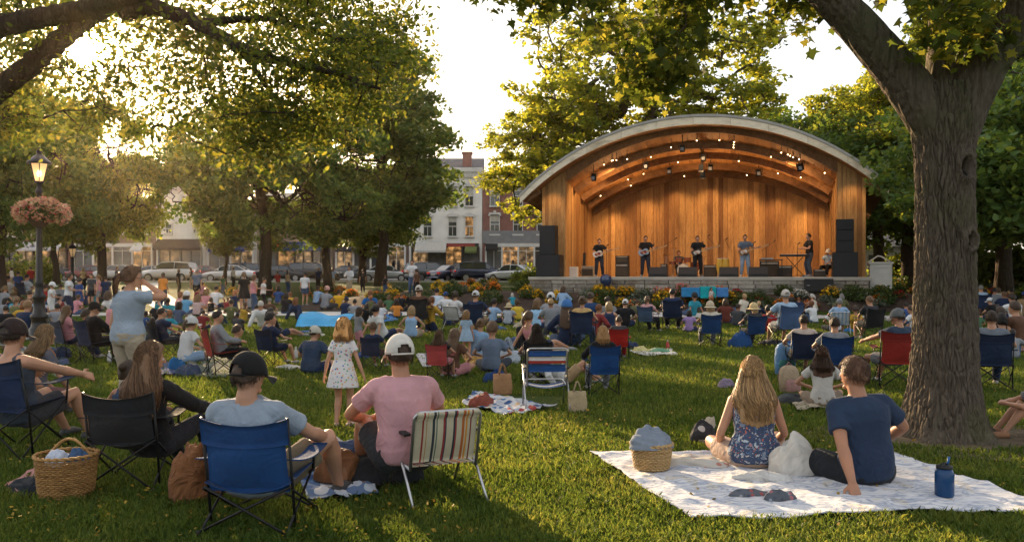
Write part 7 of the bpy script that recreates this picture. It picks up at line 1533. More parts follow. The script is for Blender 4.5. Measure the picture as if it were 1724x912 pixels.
def striped(name, cols, sc, rot=.5, dist=2.):
    m, t, p = newmat(name); v = coord(t, (1,1,.3), 'Object', (0,0,rot)); w_ = nd(t, 'ShaderNodeTexWave', i_Scale=sc, i_Distortion=dist, wave_type='BANDS'); w_.inputs['Detail Scale'].default_value = .6; t.links.new(v, w_.inputs['Vector'])
    r = nd(t, 'ShaderNodeValToRGB'); e = r.color_ramp.elements; r.color_ramp.interpolation = 'CONSTANT'
    while len(e) < len(cols): e.new(.5)
    for i, (q, c) in enumerate(zip(e, cols)): q.position = i/len(cols); q.color = (*c,1)
    t.links.new(w_.outputs[0], r.inputs[0]); t.links.new(r.outputs[0], p.inputs['Base Color']); p.inputs['Roughness'].default_value = .92; return m
# the big blanket: off-white cotton with faint grey and straw coloured brush marks
m, t, p = newmat('pale_cotton'); v = coord(t, (1,2.6,1), 'Object', (0,0,.5)); n1 = nd(t, 'ShaderNodeTexNoise', i_Scale=4.5, i_Detail=2, i_Distortion=1.2); t.links.new(v, n1.inputs['Vector']); n2 = nd(t, 'ShaderNodeTexNoise', i_Scale=3.2, i_Detail=2, i_Distortion=.8); t.links.new(coord(t,(1.6,1,1),'Object',(0,0,-.6)), n2.inputs['Vector'])
c1 = ramp(t, n1.outputs[0], [(.42,(.66,.66,.68)),(.5,(.3,.34,.44)),(.56,(.64,.64,.66))]); mx = nd(t, 'ShaderNodeMix', data_type='RGBA', blend_type='MULTIPLY'); mx.inputs[0].default_value = 1; t.links.new(c1, mx.inputs[6]); t.links.new(ramp(t, n2.outputs[0], [(.6,(1.,1.,1.)),(.66,(.95,.85,.68)),(.72,(1.,1.,1.))]), mx.inputs[7]); t.links.new(mx.outputs[2], p.inputs['Base Color']); p.inputs['Roughness'].default_value = .95
n3 = nd(t, 'ShaderNodeTexNoise', i_Scale=11, i_Detail=3, i_Distortion=1.); t.links.new(coord(t), n3.inputs['Vector']); bump(t, p, n3.outputs[0], .012)
sheet('blanket', BLK, m, 4, .03, .015, 'large off-white patterned blanket spread under the couple', n=150, freq=5.5)
HG = lambda px, py, z=.0: G(px, py)+Vector((0,0,z))
BW = pattern('blue_print', [(.02,.05,.14),(.5,.52,.55),(.05,.12,.26),(.4,.44,.5),(.3,.12,.06)], (.1,.16,.28), 7, .5)
sheet('blanket', [BLK2[0],BLK2[1],BLK2[2],BLK2[4]], BW, 6, .03, .03, 'crumpled blue and white blanket between the two foreground men', n=60)
sheet('blanket', [BLK3[0],BLK3[1],BLK3[2],BLK3[4]], pattern('picnic_print', [(.03,.08,.22),(.55,.55,.57),(.06,.14,.3),(.35,.05,.05),(.5,.5,.52),(.02,.04,.1),(.5,.35,.2)], (.45,.48,.54), 9, .5), 7, .03, .03, 'blue, white and red picnic blanket under the strap chair', n=60)
for (q, col, lab, sd) in [([(500,533),(520,553),(598,551),(586,533)],(.04,.3,.55),'x',1),([(610,535),(640,545),(672,540),(650,530)],(.03,.16,.4),'bright blue blanket before the flower bed',2),([(1060,594),(1080,602),(1140,600),(1128,590)],(.5,.48,.45),'pale blanket with picnic things right of the deep red chair',3),([(770,588),(786,618),(856,612),(838,590)],(.5,.25,.06),'orange blanket under the cropped haired boy',4),([(190,604),(215,640),(300,632),(270,600)],(.08,.1,.2),'dark blue blanket beyond the long haired woman',5),([(10,590),(40,625),(120,618),(96,588)],(.03,.06,.16),'navy blanket beside the grey camp chair',6),([(300,585),(330,640),(420,636),(400,590)],(.1,.12,.1),'dark green blanket under the red camp chair',7),([(1600,560),(1640,600),(1760,592),(1720,556)],(.22,.12,.1),'brown blanket at the far right',8),([(350,524),(356,534),(420,534),(412,524)],(.5,.5,.5),'white sheet on the grass before the thick trunk',9),([(700,600),(712,622),(760,615),(745,598)],(.5,.48,.5),'pale towel left of the toddler',10),([(860,580),(880,600),(960,596),(950,578)],(.4,.36,.28),'straw coloured mat beyond the black chair',11),([(1330,680),(1342,695),(1410,690),(1400,676)],(.4,.34,.26),'small beige mat under the woman in white',12),([(40,512),(50,526),(120,524),(110,510)],(.5,.52,.55),'pale blue blanket far back behind the lamp post',13)]:
    if lab == 'x': continue
    sheet('blanket', [G(*c) for c in q], cloth(col,'blanket_wool',.01,12), sd+20, .03, .025, lab, n=26)
# light blue tarp propped up as a low windbreak
tp = empty('windbreak', G(545,551), 0, 'light blue tarp stretched low over poles on the grass', 'windbreak'); k = G(545,551).y/FPX
mb = MB(); mb.grid(lambda u, v: ((-45+88*u)*k, -.2+1.2*v, (.03+.36*sin(min(v*1.5,1)*PI/2)*(1-.25*u)+.05*sin(u*9)*v)), 22, 10, thick=.01); mb.build('tarp', cloth((.05,.33,.6),'tarp',.01,5,.6), tp, True)
for sx in (-44,42): mb = MB(); mb.tube([(sx*k,.95,0),(sx*k,1.,.41)], .012, 6); mb.build('pole', STEEL, tp)
def wicker(R0, R1, H, n_st=26, rows=20, rad=.0062, mat=None, name='wicker_basket'):
    P = empty(name); m = mat or woodmat('wicker', (.3,.15,.05), (.5,.28,.1), grain=(9,9,9)); mb = MB()
    for r in range(rows):
        z = .012+(H-.03)*(r+.5)/rows; R = R0+(R1-R0)*(z/H)**.8; pts = []
        for i in range(n_st*4): a = 2*PI*i/(n_st*4); pts.append(((R+.0062*sin(i*PI/4*2+(r % 2)*PI))*cos(a), (R+.0062*sin(i*PI/4*2+(r % 2)*PI))*sin(a), z+.0015*sin(i*1.7+r)))
        mb.tube(pts, rad*.5*(H/rows)/.0075, 5, closed=True)
    for i in range(n_st): a = 2*PI*(i+.25)/n_st; mb.tube([(R0*cos(a),R0*sin(a),.005),((R0+R1)/2*1.01*cos(a),(R0+R1)/2*1.01*sin(a),H*.5),(R1*cos(a),R1*sin(a),H-.01)], .0042, 5)
    mb.build('body', m, P, True)
    mb = MB(); 
    for q in range(2): mb.tube([((R1+.004+.007*sin(i*.9+q*PI))*cos(2*PI*i/90),(R1+.004+.007*sin(i*.9+q*PI))*sin(2*PI*i/90),H+.007*cos(i*.9+q*PI)) for i in range(90)], .0085, 6, closed=True)
    mb.build('rim', m, P, True); mb = MB(); mb.lathe([(R0*.98,.004),(R0*.98,.016)], 28); mb.build('base', m, P); return P, m
bk, wm = wicker(.165, .195, .29); bk.location = HG(112,842,.01); tag(bk, 'large round wicker basket with a handle, beside the black chair', 'basket')
mb = MB(); mb.tube([(-.16+.32*i/14, .04, .26+.13*sin(PI*i/14)) for i in range(15)], .009, 8); mb.tube([(-.16+.32*i/14, .055+.012*sin(i), .26+.125*sin(PI*i/14)) for i in range(15)], .007, 8); mb.build('handle', wm, bk, True)
heap('cloth_bundle', bk.location+Vector((-.05,-.02,.22)), (.1,.09), .09, cloth((.45,.5,.6),'napkin'), 3, 'blue and white cloth tucked in the large wicker basket', 'cloth')
heap('cloth_bundle', bk.location+Vector((.08,.03,.22)), (.07,.07), .09, cloth((.05,.1,.2),'napkin'), 4, 'dark blue cloth in the large wicker basket', 'cloth')
b2, wm2 = wicker(.125, .155, .2, 22, 13, .007, woodmat('straw', (.42,.27,.11), (.62,.42,.2), grain=(9,9,9)), 'straw_basket'); b2.location = HG(1097,800,.04); tag(b2, 'straw basket with a grey cloth on the pale blanket', 'basket')
heap('cloth_bundle', b2.location+Vector((-.01,0,.17)), (.18,.16), .13, cloth((.2,.235,.29),'shawl',.014,4.5), 12, 'grey blue shawl piled on the straw basket', 'cloth', freq=3.6)
mb = MB(); q = HG(1480,800)  # water bottle
bt = empty('water_bottle', HG(1590,848,.035), .2, 'blue water bottle with a flip straw on the pale blanket', 'bottle')
mb = MB(); mb.lathe([(.001,0),(.056,0),(.062,.01),(.062,.155),(.05,.19)], 28); mb.build('body', pm('blue_bottle', (.01,.05,.14), .25, .1, 4), bt, True)
mb = MB(); mb.lathe([(.053,.19),(.053,.208),(.02,.214)], 24); mb.build('lid', BLACKP, bt, True); mb = MB(); mb.tube([(.02,0,.208),(.03,0,.235),(.036,0,.268)], .008, 8); mb.build('straw', pm('blue_plastic',(.015,.1,.3),.3), bt, True)
mb = MB(); mb.tube([(-.05,0,.19),(-.03,-.01,.225),(.0,-.01,.228),(.02,0,.214)], .006, 8); mb.build('carry_loop', BLACKP, bt, True)
heap('plastic_bag', HG(1330,806,.03), (.17,.14), .24, cloth((.58,.55,.5),'bag_film',.006,9,.5), 21, 'white crumpled bag between the couple', 'bag', freq=3.4)
heap('towel', HG(1285,818,.03), (.2,.1), .05, cloth((.55,.54,.52),'towel',.01,12), 22, 'white towel in front of the white crumpled bag', 'towel')
heap('towel', HG(1165,790,.03), (.26,.16), .06, pattern('towel_print', [(.45,.2,.15),(.5,.46,.4),(.5,.48,.45)], (.52,.48,.42), 16, .4), 23, 'cream and rose patterned towel beside the straw basket', 'towel')
heap('scarf', HG(1262,846,.035), (.13,.045), .035, pattern('scarf_print', [(.3,.08,.08),(.06,.07,.09),(.3,.3,.32)], (.1,.11,.13), 30, .45), 24, 'dark red and grey scarf crumpled at the front of the pale blanket', 'scarf'); heap('scarf', HG(1312,850,.035), (.1,.05), .05, pattern('scarf_print2', [(.3,.12,.14),(.06,.07,.09),(.25,.27,.3)], (.08,.09,.11), 30, .45), 25, 'small patterned cloth beside the dark red scarf', 'scarf')
def sandal(px, py, yaw, lab, z=.03, col=(.02,.02,.022)):
    P = empty('sandal', HG(px, py, z), radians(yaw), lab, 'shoe'); mb = MB(); mb.grid(lambda u, v: ((v-.5)*.09*(1-.25*abs(u-.35)), u*.25-.12, .008), 10, 6, thick=.014); mb.build('sole', pm('sole', (.3,.22,.15), .8), P)
    for y in (-.04,.06): mb = MB(); mb.tube([(-.042,y,.01),(-.03,y,.05),(0,y+.01,.06),(.03,y,.05),(.042,y,.01)], .009, 6); mb.build('strap', pm('strap', col, .6), P, True)
sandal(1188,752,30,'black sandal by the blond woman, nearer one'); sandal(1196,740,60,'black sandal by the blond woman, further one')
heap('shoe_bag', HG(1184,748,.03), (.1,.09), .16, pattern('zebra', [(.02,.02,.022),(.45,.42,.4)], (.03,.03,.035), 14, .5), 26, 'black and white printed bag by the blond woman', 'bag')
heap('hat', HG(1194,722,.0), (.08,.07), .1, cloth((.5,.42,.32),'hat_felt'), 27, 'small beige hat by the blond woman', 'hat')
def tote(px, py, wd, h, col, lab, name='tote_bag', yaw=0, dep=.5, handles=2, z=0, cat='bag'):
    P = empty(name, HG(px, py, z), radians(yaw), lab, cat); m = cloth(col, 'bag_canvas', .01, 8); mb = MB(); n = 20
    R = []
    for q, f in ((0,.92),(.03,1),(.4,1.04),(.75,1.),(1,.96)): R.append((Vector((0.02*h*sin(q*5),0,q*h)), Vector((1,0,0)), Vector((0,1,0)), wd/2*f, wd/2*dep*f*(1-.35*q), .55))
    rings(mb, R, n); o = mb.build('body', m, P, True)
    for i in range(handles): y = (-1 if i else 1)*wd*dep*.25; mb = MB(); mb.tube([(-wd*.2+wd*.4*q/10, y*(1+.2*sin(q)), h*.97+.55*wd*sin(PI*q/10)) for q in range(11)], .012*wd/.3, 6); mb.build('handle', cloth(sc3(col,.7),'strap_canvas'), P, True)
    return P
def backpack(px, py, wd, h, col, col2, lab, yaw=0, z=0):
    P = empty('backpack', HG(px, py, z), radians(yaw), lab, 'backpack'); R = []; mb = MB()
    for q, f in ((0,.8),(.06,1),(.5,1.05),(.82,.92),(.95,.65),(1,.3)): R.append((Vector((0,.03*q,q*h)), Vector((1,0,0)), Vector((0,1,0)), wd/2*f, wd*.3*f, .7))
    rings(mb, R, 22); mb.build('body', cloth(col,'pack_nylon',.01,9,.6), P, True); R = []; mb = MB()
    for q, f in ((.04,.8),(.1,1),(.4,1.),(.5,.8)): R.append((Vector((0,-wd*.27,q*h)), Vector((1,0,0)), Vector((0,1,0)), wd/2*f*.8, wd*.16*f, .7))
    rings(mb, R, 18); mb.build('front_pocket', cloth(col2,'pack_nylon',.01,9,.6), P, True); mb = MB(); mb.tube([(-.05,.03,h*.96),(0,.03,h*1.1),(.05,.03,h*.96)], .01, 6); mb.build('grab_handle', cloth(sc3(col2,.6),'strap_canvas'), P, True)
    for sg in (-1,1): mb = MB(); mb.tube([(sg*wd*.3,wd*.28,h*.9),(sg*wd*.36,wd*.42,h*.6),(sg*wd*.34,wd*.3,h*.15)], .014, 6); mb.build('shoulder_strap', cloth(sc3(col2,.6),'strap_canvas'), P, True)
    return P
backpack(1322,633,.3,.5,(.12,.25,.45),(.04,.16,.16),'blue backpack with teal pocket left of the large blue chair'); backpack(1330,662,.27,.36,(.36,.27,.18),(.4,.22,.2),'beige and brown backpack left of the woman in white', 15)
heap('jacket', HG(1340,682,0), (.26,.14), .1, cloth((.05,.055,.06),'jacket'), 31, 'black jacket on the grass beside the beige backpack', 'jacket'); heap('shoe_bag', HG(1222,652,0), (.11,.09), .1, cloth((.25,.2,.28),'bag_cloth'), 32, 'small mauve bag on the grass left of the blue backpack', 'bag')
tote(972,694,.21,.24,(.42,.33,.2),'small beige canvas tote bag standing on the grass'); tote(846,668,.24,.26,(.36,.2,.1),'brown woven bag with pink handles on the picnic blanket', yaw=10, z=.03)
heap('duffel_bag', HG(832,644,0), (.16,.12), .15, cloth((.015,.05,.16),'duffel',.01,9), 33, 'blue duffel bag behind the brown woven bag', 'bag'); tote(855,612,.42,.22,(.45,.5,.58),'pale blue and white bag beside the cropped haired boy', yaw=-10, dep=.6)
heap('cap', HG(812,688,.02), (.13,.12), .14, cloth((.25,.07,.05),'wool'), 34, 'folded red and blue jacket at the left of the picnic blanket', 'jacket'); heap('sweater', HG(590,806,.04), (.3,.22), .2, cloth((.05,.08,.15),'sweater',.02,8), 35, 'dark blue sweater heap on the crumpled blanket', 'sweater'); heap('towel', HG(548,792,.04), (.2,.16), .22, cloth((.5,.47,.43),'towel'), 36, 'cream towel bunched behind the blue chair', 'towel')
heap('leather_bag', HG(570,822,.05), (.15,.12), .2, pm('brown_leather', (.17,.075,.03), .5, .3, 8, 20, .01), 37, 'brown leather bag on the crumpled blue blanket', 'bag'); heap('jacket', HG(640,815,.02), (.26,.2), .17, cloth((.02,.022,.026),'jacket'), 38, 'black jacket under the striped lawn chair', 'jacket')
heap('blanket_roll', HG(60,832,0), (.22,.12), .1, cloth((.02,.024,.03),'blanket_wool'), 39, 'black cloth bundle left of the wicker basket', 'cloth'); sheet('towel', [G(8,826),G(30,838),G(74,812),G(66,795)], cloth((.45,.22,.2),'towel'), 40, .03, .03, 'pink towel left of the wicker basket', 'towel', n=24)
heap('trousers_heap', HG(330,838,0), (.17,.16), .34, cloth((.2,.085,.035),'corduroy',.02,8), 41, 'rust brown bag leaning beside the nearest blue chair', 'bag', freq=3.2)
for (px, py, rx, h, col, lab, nm) in [(300,628,.13,.2,(.02,.12,.3),'bright blue drawstring bag under the red camp chair','drawstring_bag'),(318,632,.2,.16,(.05,.07,.12),'navy bag beside the bright blue drawstring bag','bag'),(95,604,.3,.18,(.03,.05,.1),'navy coat heap beside the grey camp chair','coat'),(80,614,.15,.2,(.6,.2,.03),'orange bag on the navy coat heap','bag'),(146,560,.16,.1,(.65,.45,.03),'yellow cloth by the man in black','cloth'),(4,548,.3,.3,(.6,.42,.03),'yellow cushion at the left edge','cushion'),(108,632,.2,.1,(.5,.5,.52),'white paper bag under the grey camp chair','bag'),(66,560,.16,.4,(.02,.12,.3),'bright blue folded chair bag leaning by the lamp post','bag'),
  (280,655,.1,.05,(.4,.4,.4),'grey shoe on the grass before the long haired woman','shoe'),(485,622,.2,.06,(.5,.48,.45),'white papers scattered left of the navy t-shirt man','papers'),(468,685,.07,.035,(.5,.5,.5),'crumpled white paper in front of the black cap','paper'),(620,604,.2,.14,(.02,.06,.2),'blue bag by the small navy chair','bag'),(770,560,.18,.1,(.4,.3,.15),'tan bag under the low white chair','bag'),(838,556,.22,.12,(.05,.1,.2),'dark blue bag beyond the toddler','bag'),(876,552,.2,.16,(.5,.42,.3),'straw bag left of the striped top','bag'),(890,575,.22,.2,(.12,.08,.05),'brown bag beyond the black chair','bag'),(1000,600,.2,.1,(.6,.3,.05),'orange bag between the blond child and the tan shirt','bag'),
  (1062,588,.2,.14,(.02,.03,.07),'navy bag left on the pale picnic blanket','bag'),(1078,594,.18,.1,(.5,.45,.2),'yellow towel on the pale picnic blanket','towel'),(1112,596,.22,.1,(.1,.25,.15),'green and blue bag at the end of the pale picnic blanket','bag'),(1245,585,.22,.3,(.02,.07,.2),'blue bag between the two hats in the chair row','bag'),(1330,590,.2,.2,(.02,.07,.2),'blue bag under the grey blue camp chair','bag'),(1300,582,.3,.12,(.03,.03,.035),'black bag right of the straw hat woman','bag'),(1440,628,.26,.2,(.02,.04,.1),'navy cool bag beside the large blue camp chair','bag'),(1345,600,.2,.26,(.05,.1,.25),'denim jacket draped beside the cream t-shirt man','jacket'),(1712,590,.2,.16,(.5,.5,.5),'white bag at the far right','bag'),(1690,608,.12,.1,(.03,.3,.5),'turquoise cup bag on the brown blanket','bag'),(1560,545,.18,.4,(.03,.2,.12),'green bottle bag beside the pale shirted child','bag'),(1430,560,.2,.1,(.02,.12,.3),'bright blue cushion by the man in glasses','cushion'),(520,560,.3,.05,(.02,.1,.3),'blue towel before the tarp','towel'),(462,556,.2,.08,(.03,.04,.09),'navy bag left of the tarp','bag'),(240,590,.2,.1,(.3,.3,.3),'grey cloth beyond the ponytailed woman','cloth')]:
    heap(nm, HG(px, py, 0), (rx, rx*.8), h, cloth(col,'bundle',.012,9), px+py, lab, lab.split()[-1] if False else ('bag' if 'bag' in nm else nm))
def bottle(px, py, h, col, lab, z=0): P = empty('bottle', HG(px, py, z), 0, lab, 'bottle'); mb = MB(); mb.lathe([(.001,0),(.034,0),(.036,.01),(.036,h*.65),(.014,h*.82),(.014,h*.94)], 16); mb.build('body', pm('bottle', col, .2, .05), P, True); mb = MB(); mb.lathe([(.017,h*.945),(.017,h)], 14); mb.build('lid', WHP, P)
bottle(184,612,.22,(.5,.5,.52),'white bottle beside the man in black'); bottle(205,650,.2,(.35,.45,.6),'pale blue bottle by the child with a bun'); bottle(1705,600,.2,(.05,.4,.6),'turquoise bottle on the brown blanket'); bottle(498,604,.22,(.5,.5,.5),'white bottle beside the navy t-shirt man'); bottle(1124,590,.2,(.4,.05,.04),'red bottle on the pale picnic blanket')
# empty strap chair
sc_ = lawn_chair([(0,(.02,.07,.2))], wd=.25, sh=.36, bt=.84, lean=8); 
for c in list(sc_.children):
    if c.name.startswith(('backrest','top_fold','seat')) and not c.name.startswith('seat_frame'): bpy.data.objects.remove(c)
BLS = cloth((.02,.07,.22),'webbing',.003); WHS = cloth((.52,.5,.5),'webbing',.003); RDS = cloth((.35,.04,.035),'webbing',.003)
for i, (z0, hh, mt) in enumerate([(.74,.07,BLS),(.68,.045,WHS),(.645,.03,RDS),(.53,.1,BLS)]):
    mb = MB(); mb.grid(lambda u, v: ((u-.5)*2*.245, -.2-(z0+hh*v-.36)*.14-.015*sin(u*PI), z0+hh*v), 14, 3, thick=.006); mb.build('back_strap', mt, sc_, True)
for i, mt in enumerate((BLS, WHS, BLS)):
    mb = MB(); mb.grid(lambda u, v: ((u-.5)*2*.245, -.15+.14*i+.1*v, .35-.04*sin(u*PI)), 14, 3, thick=.005); mb.build('seat_strap', mt, sc_, True)
chair_at(sc_, 918, 9.9, 4, 'empty metal chair with blue, white and red straps', .86)

# ================================================================ lamp posts
def street_lamp(loc, H, label, basket=True, lit=True):
    P = empty('street_lamp', loc, 0, label, 'street lamp'); IR = pm('black_iron', (.012,.012,.013), .38, .2, 15, spec=.5)
    mb = MB(); mb.lathe([(.27,0),(.27,.09),(.22,.12),(.21,.3),(.17,.34),(.16,.5),(.19,.54),(.19,.6),(.13,.66),(.115,.95),(.14,1.0),(.14,1.05),(.095,1.1),(.085,1.3),(.1,1.33),(.075,1.38),(.062,2.4),(.055,H-1.05),(.08,H-1.02),(.08,H-.97),(.05,H-.93),(.05,H-.83),(.09,H-.78)], 20); mb.build('post', IR, P, True)
    lt = empty('lantern', (0,0,H-.78)); lt.parent = P
    mb = MB()
    for i in range(6): a = PI/3*i; mb.tube([(.1*cos(a),.1*sin(a),0),(.2*cos(a),.2*sin(a),.42)], .011, 5)
    mb.lathe([(.11,-.02),(.115,.02)], 6); mb.lathe([(.255,.42),(.26,.45),(.17,.53),(.11,.6),(.06,.63),(.055,.68),(.075,.7),(.03,.74),(.028,.79),(.001,.85)], 18); mb.build('lantern_frame', IR, lt, True)
    mb = MB(); mb.lathe([(.085,.01),(.185,.415)], 6, cap=False)
    gm, t, p = newmat('lantern_glass'); p.inputs['Base Color'].default_value = (.8,.62,.38,1); p.inputs['Roughness'].default_value = .3; p.inputs['Emission Color'].default_value = (1,.6,.25,1); p.inputs['Emission Strength'].default_value = .3 if lit else .06; p.inputs['Alpha'].default_value = .75
    mb.build('lantern_glass', gm, lt); mb = MB(); mb.ell((0,0,.2), (.045,.045,.08), 12, 8); mb.build('bulb', emitmat('lamp_bulb', (1,.75,.45), 9 if lit else 1), lt, True)
    mb = MB()
    for sg in (-1,1): mb.tube([(0,0,H-1.25),(sg*.3,0,H-1.2),(sg*.5,0,H-1.32)] if basket else [(0,0,H-1.25),(sg*.1,0,H-1.2),(sg*.2,0,H-1.28)], .012, 6)
    mb.build('arm', IR, P)
    return P
L1 = street_lamp(Vector((G(66,575))), 4.42, 'tall black street lamp with a lit lantern, standing in the crowd at left')
P = empty('hanging_flower_basket', L1.location+Vector((0,0,2.72)), 0, 'overflowing basket of pink and coral flowers on the lit street lamp', 'flower basket')
g = np.random.default_rng(3); n = 2600; d = g.normal(size=(n,3)); d /= np.linalg.norm(d,axis=1)[:,None]; pts = d*(g.random(n)**.4)[:,None]*np.array((.56,.42,.26))+np.array((.06,0,.26)); V, F = leaves(pts, .06, OVAL, g); link('foliage', fast_mesh('foliage', V, F), P, LF_BUSH)
for q, (mt, cnt, sd) in enumerate(((petal('rose_petals',(.75,.32,.28)),170,1),(petal('coral_petals',(.8,.5,.32)),340,2),(RED,30,3),(petal('cream_petals',(.8,.66,.46)),110,4))):
    d = g.normal(size=(cnt,3)); d[:,2] += .25; d /= np.linalg.norm(d,axis=1)[:,None]; pc = d*np.array((.6,.46,.29))*(.88+.2*g.random(cnt))[:,None]+np.array((.06,0,.27)); pc[:,2] -= .12*(np.abs(pc[:,0]) > .35)*g.random(cnt); c = np.repeat(pc,5,0)+g.normal(size=(cnt*5,3))*.018; V, F = leaves(c, .05, QUAD, g, 0, 1.); link('blossoms', fast_mesh('blossoms', V, F), P, mt)
mb = MB(); mb.lathe([(.001,-.12),(.12,-.1),(.24,.05),(.28,.14)], 18, cap=False); mb.build('basket', pm('coir', (.09,.06,.04), .95, .3, 20), P, True)
p2 = G(122,505); L2 = street_lamp(p2, 2.95, 'smaller black street lamp behind the flower basket, globe unlit', False, False)
# ================================================================ the band and its gear
SMi = Matrix.Rotation(radians(-17), 4, 'Z'); SO = Vector((7.98,37.5,0))
def SP(px, d, z=FL):         # the point of the stage floor, d metres behind the stage front, seen at px
    # X/Y = (px-862)/FPX on the line local y = d
    k = (px-862)/FPX; c, s = cos(radians(17)), sin(radians(17)); t_ = (k*(SO.y+d*c)-(SO.x+d*s))/(c+k*s)
    return Vector((SO.x+t_*c+d*s, SO.y-t_*s+d*c, z))
def speaker(loc, wd, h, dep, yaw, label, n=1):
    P = empty('loudspeaker', loc, radians(yaw), label, 'loudspeaker', 'loudspeakers of the stage'); mb = MB(); mb.bb(-wd/2,wd/2,-dep/2,dep/2,0,h); mb.build('cabinet', BLACKP, P, bevel=.012)
    for i in range(n):
        z0, z1 = h*i/n+.03, h*(i+1)/n-.03; mb = MB(); mb.bb(-wd/2+.04,wd/2-.04,-dep/2-.012,-dep/2-.001,z0,z1); mb.build('grille', pm('grille', (.02,.02,.022), .7, .3, 60), P)
    for sg in (-1,1): mb = MB(); mb.tube([(sg*(wd/2+.004),-.08,h*.6),(sg*(wd/2+.02),-.06,h*.6),(sg*(wd/2+.02),.06,h*.6),(sg*(wd/2+.004),.08,h*.6)], .008, 5); mb.build('handle', BLACKP, P)
    return P
a = SP(926,-.75); speaker(a, 1.08, .98, .8, -17, 'black subwoofer at the left stage front'); speaker(a+Vector((-.05,0,.985)), .72, 1.3, .6, -17, 'black loudspeaker on the left subwoofer', 1)
a = SP(1422,-.75); speaker(a, .95, 1.0, .8, -17, 'black subwoofer at the right stage front'); 
for i, nm in enumerate(('bottom','second','top')): speaker(a+Vector((0,0,1.005+.445*i)), .66, .44, .55, -17, nm+' black speaker box in the stack on the right subwoofer')
def wedge(px, d, label, wd=.78):
    P = empty('stage_monitor', SP(px, d), radians(-17+180), label, 'monitor', 'stage monitors along the stage front'); mb = MB()
    pr = [(-.25,0),(.25,0),(.25,.1),(-.02,.42),(-.25,.42)]
    mb.add([(-wd/2,y,z) for y,z in pr]+[(wd/2,y,z) for y,z in pr], [(0,1,2,3,4)[::-1],(5,6,7,8,9)]+[(i,(i+1)%5,(i+1)%5+5,i+5) for i in range(5)]); mb.build('cabinet', BLACKP, P, bevel=.012)
    mb = MB(); mb.box((0,.127,.265), (wd-.1,.012,.38), rx=radians(-50)+PI/2-PI/2+radians(0)); 
    mb = MB(); mb.add([(-wd/2+.05,.262,.115),(wd/2-.05,.262,.115),(wd/2-.05,.0,.412),(-wd/2+.05,.0,.412),(-wd/2+.05,.25,.105),(wd/2-.05,.25,.105),(wd/2-.05,-.012,.402),(-wd/2+.05,-.012,.402)], [(0,1,2,3),(4,7,6,5),(0,4,5,1),(2,6,7,3),(1,5,6,2),(0,3,7,4)]); mb.build('grille', pm('grille', (.02,.02,.022), .7, .3, 60), P)
for px, lab in ((1108,'left one of the wedge monitors at the stage front'),(1158,'second wedge monitor, before the singer in black'),(1227,'third wedge monitor, left of the man in jeans'),(1277,'right one of the wedge monitors at the stage front')): wedge(px, -.75, lab)
def guitar(kind, col, label, loc, yaw, ang):
    P = empty('guitar', loc, yaw, label, 'guitar'); m = pm('guitar_lacquer', col, .2, .05, 3); R = Matrix.Rotation(-ang, 3, 'Y')
    def T(q): v = R @ Vector(q); return Vector((-v.x, v.y, v.z))
    out = []
    for i in range(36): a = 2*PI*i/36; r = .165+.04*cos(2*a)-.018*cos(4*a+.4)+.01*sin(a); out.append((r*1.15*cos(a), r*.95*sin(a)))
    mb = MB(); mb.add([T((x,-.022,z)) for x,z in out]+[T((x,.022,z)) for x,z in out], [tuple(range(36)), tuple(range(36,72))[::-1]]+[(i+36,(i+1)%36+36,(i+1)%36,i) for i in range(36)]); mb.build('body', m, P, bevel=.006)
    mb = MB(); mb.add([T(q) for q in [(-.85,-.03,-.022),(-.12,-.03,-.028),(-.12,-.03,.028),(-.85,-.03,.022),(-.85,-.005,-.022),(-.12,-.005,-.028),(-.12,-.005,.028),(-.85,-.005,.022)]], [(0,1,2,3)[::-1],(4,5,6,7),(0,4,5,1)[::-1],(2,6,7,3)[::-1],(0,3,7,4)[::-1],(1,5,6,2)[::-1]]); mb.build('neck', pm('maple', (.4,.25,.12), .4), P)
    mb = MB(); mb.add([T(q) for q in [(-.99,-.025,-.02),(-.85,-.03,-.03),(-.85,-.03,.035),(-.99,-.025,.045),(-.99,-.01,-.02),(-.85,-.01,-.03),(-.85,-.01,.035),(-.99,-.01,.045)]], [(0,1,2,3)[::-1],(4,5,6,7),(0,4,5,1)[::-1],(2,6,7,3)[::-1],(0,3,7,4)[::-1],(1,5,6,2)[::-1]]); mb.build('headstock', pm('maple', (.4,.25,.12), .4), P)
    mb = MB(); mb.add([T((x*.6+.0,-.026,z*.55)) for x,z in out]+[T((x*.6,-.0225,z*.55)) for x,z in out], [tuple(range(36)), tuple(range(36,72))[::-1]]+[(i+36,(i+1)%36+36,(i+1)%36,i) for i in range(36)]); mb.build('pickguard', pm('guard', (.6,.58,.54) if sum(col) < 1 else (.2,.03,.03), .3), P)
    return P
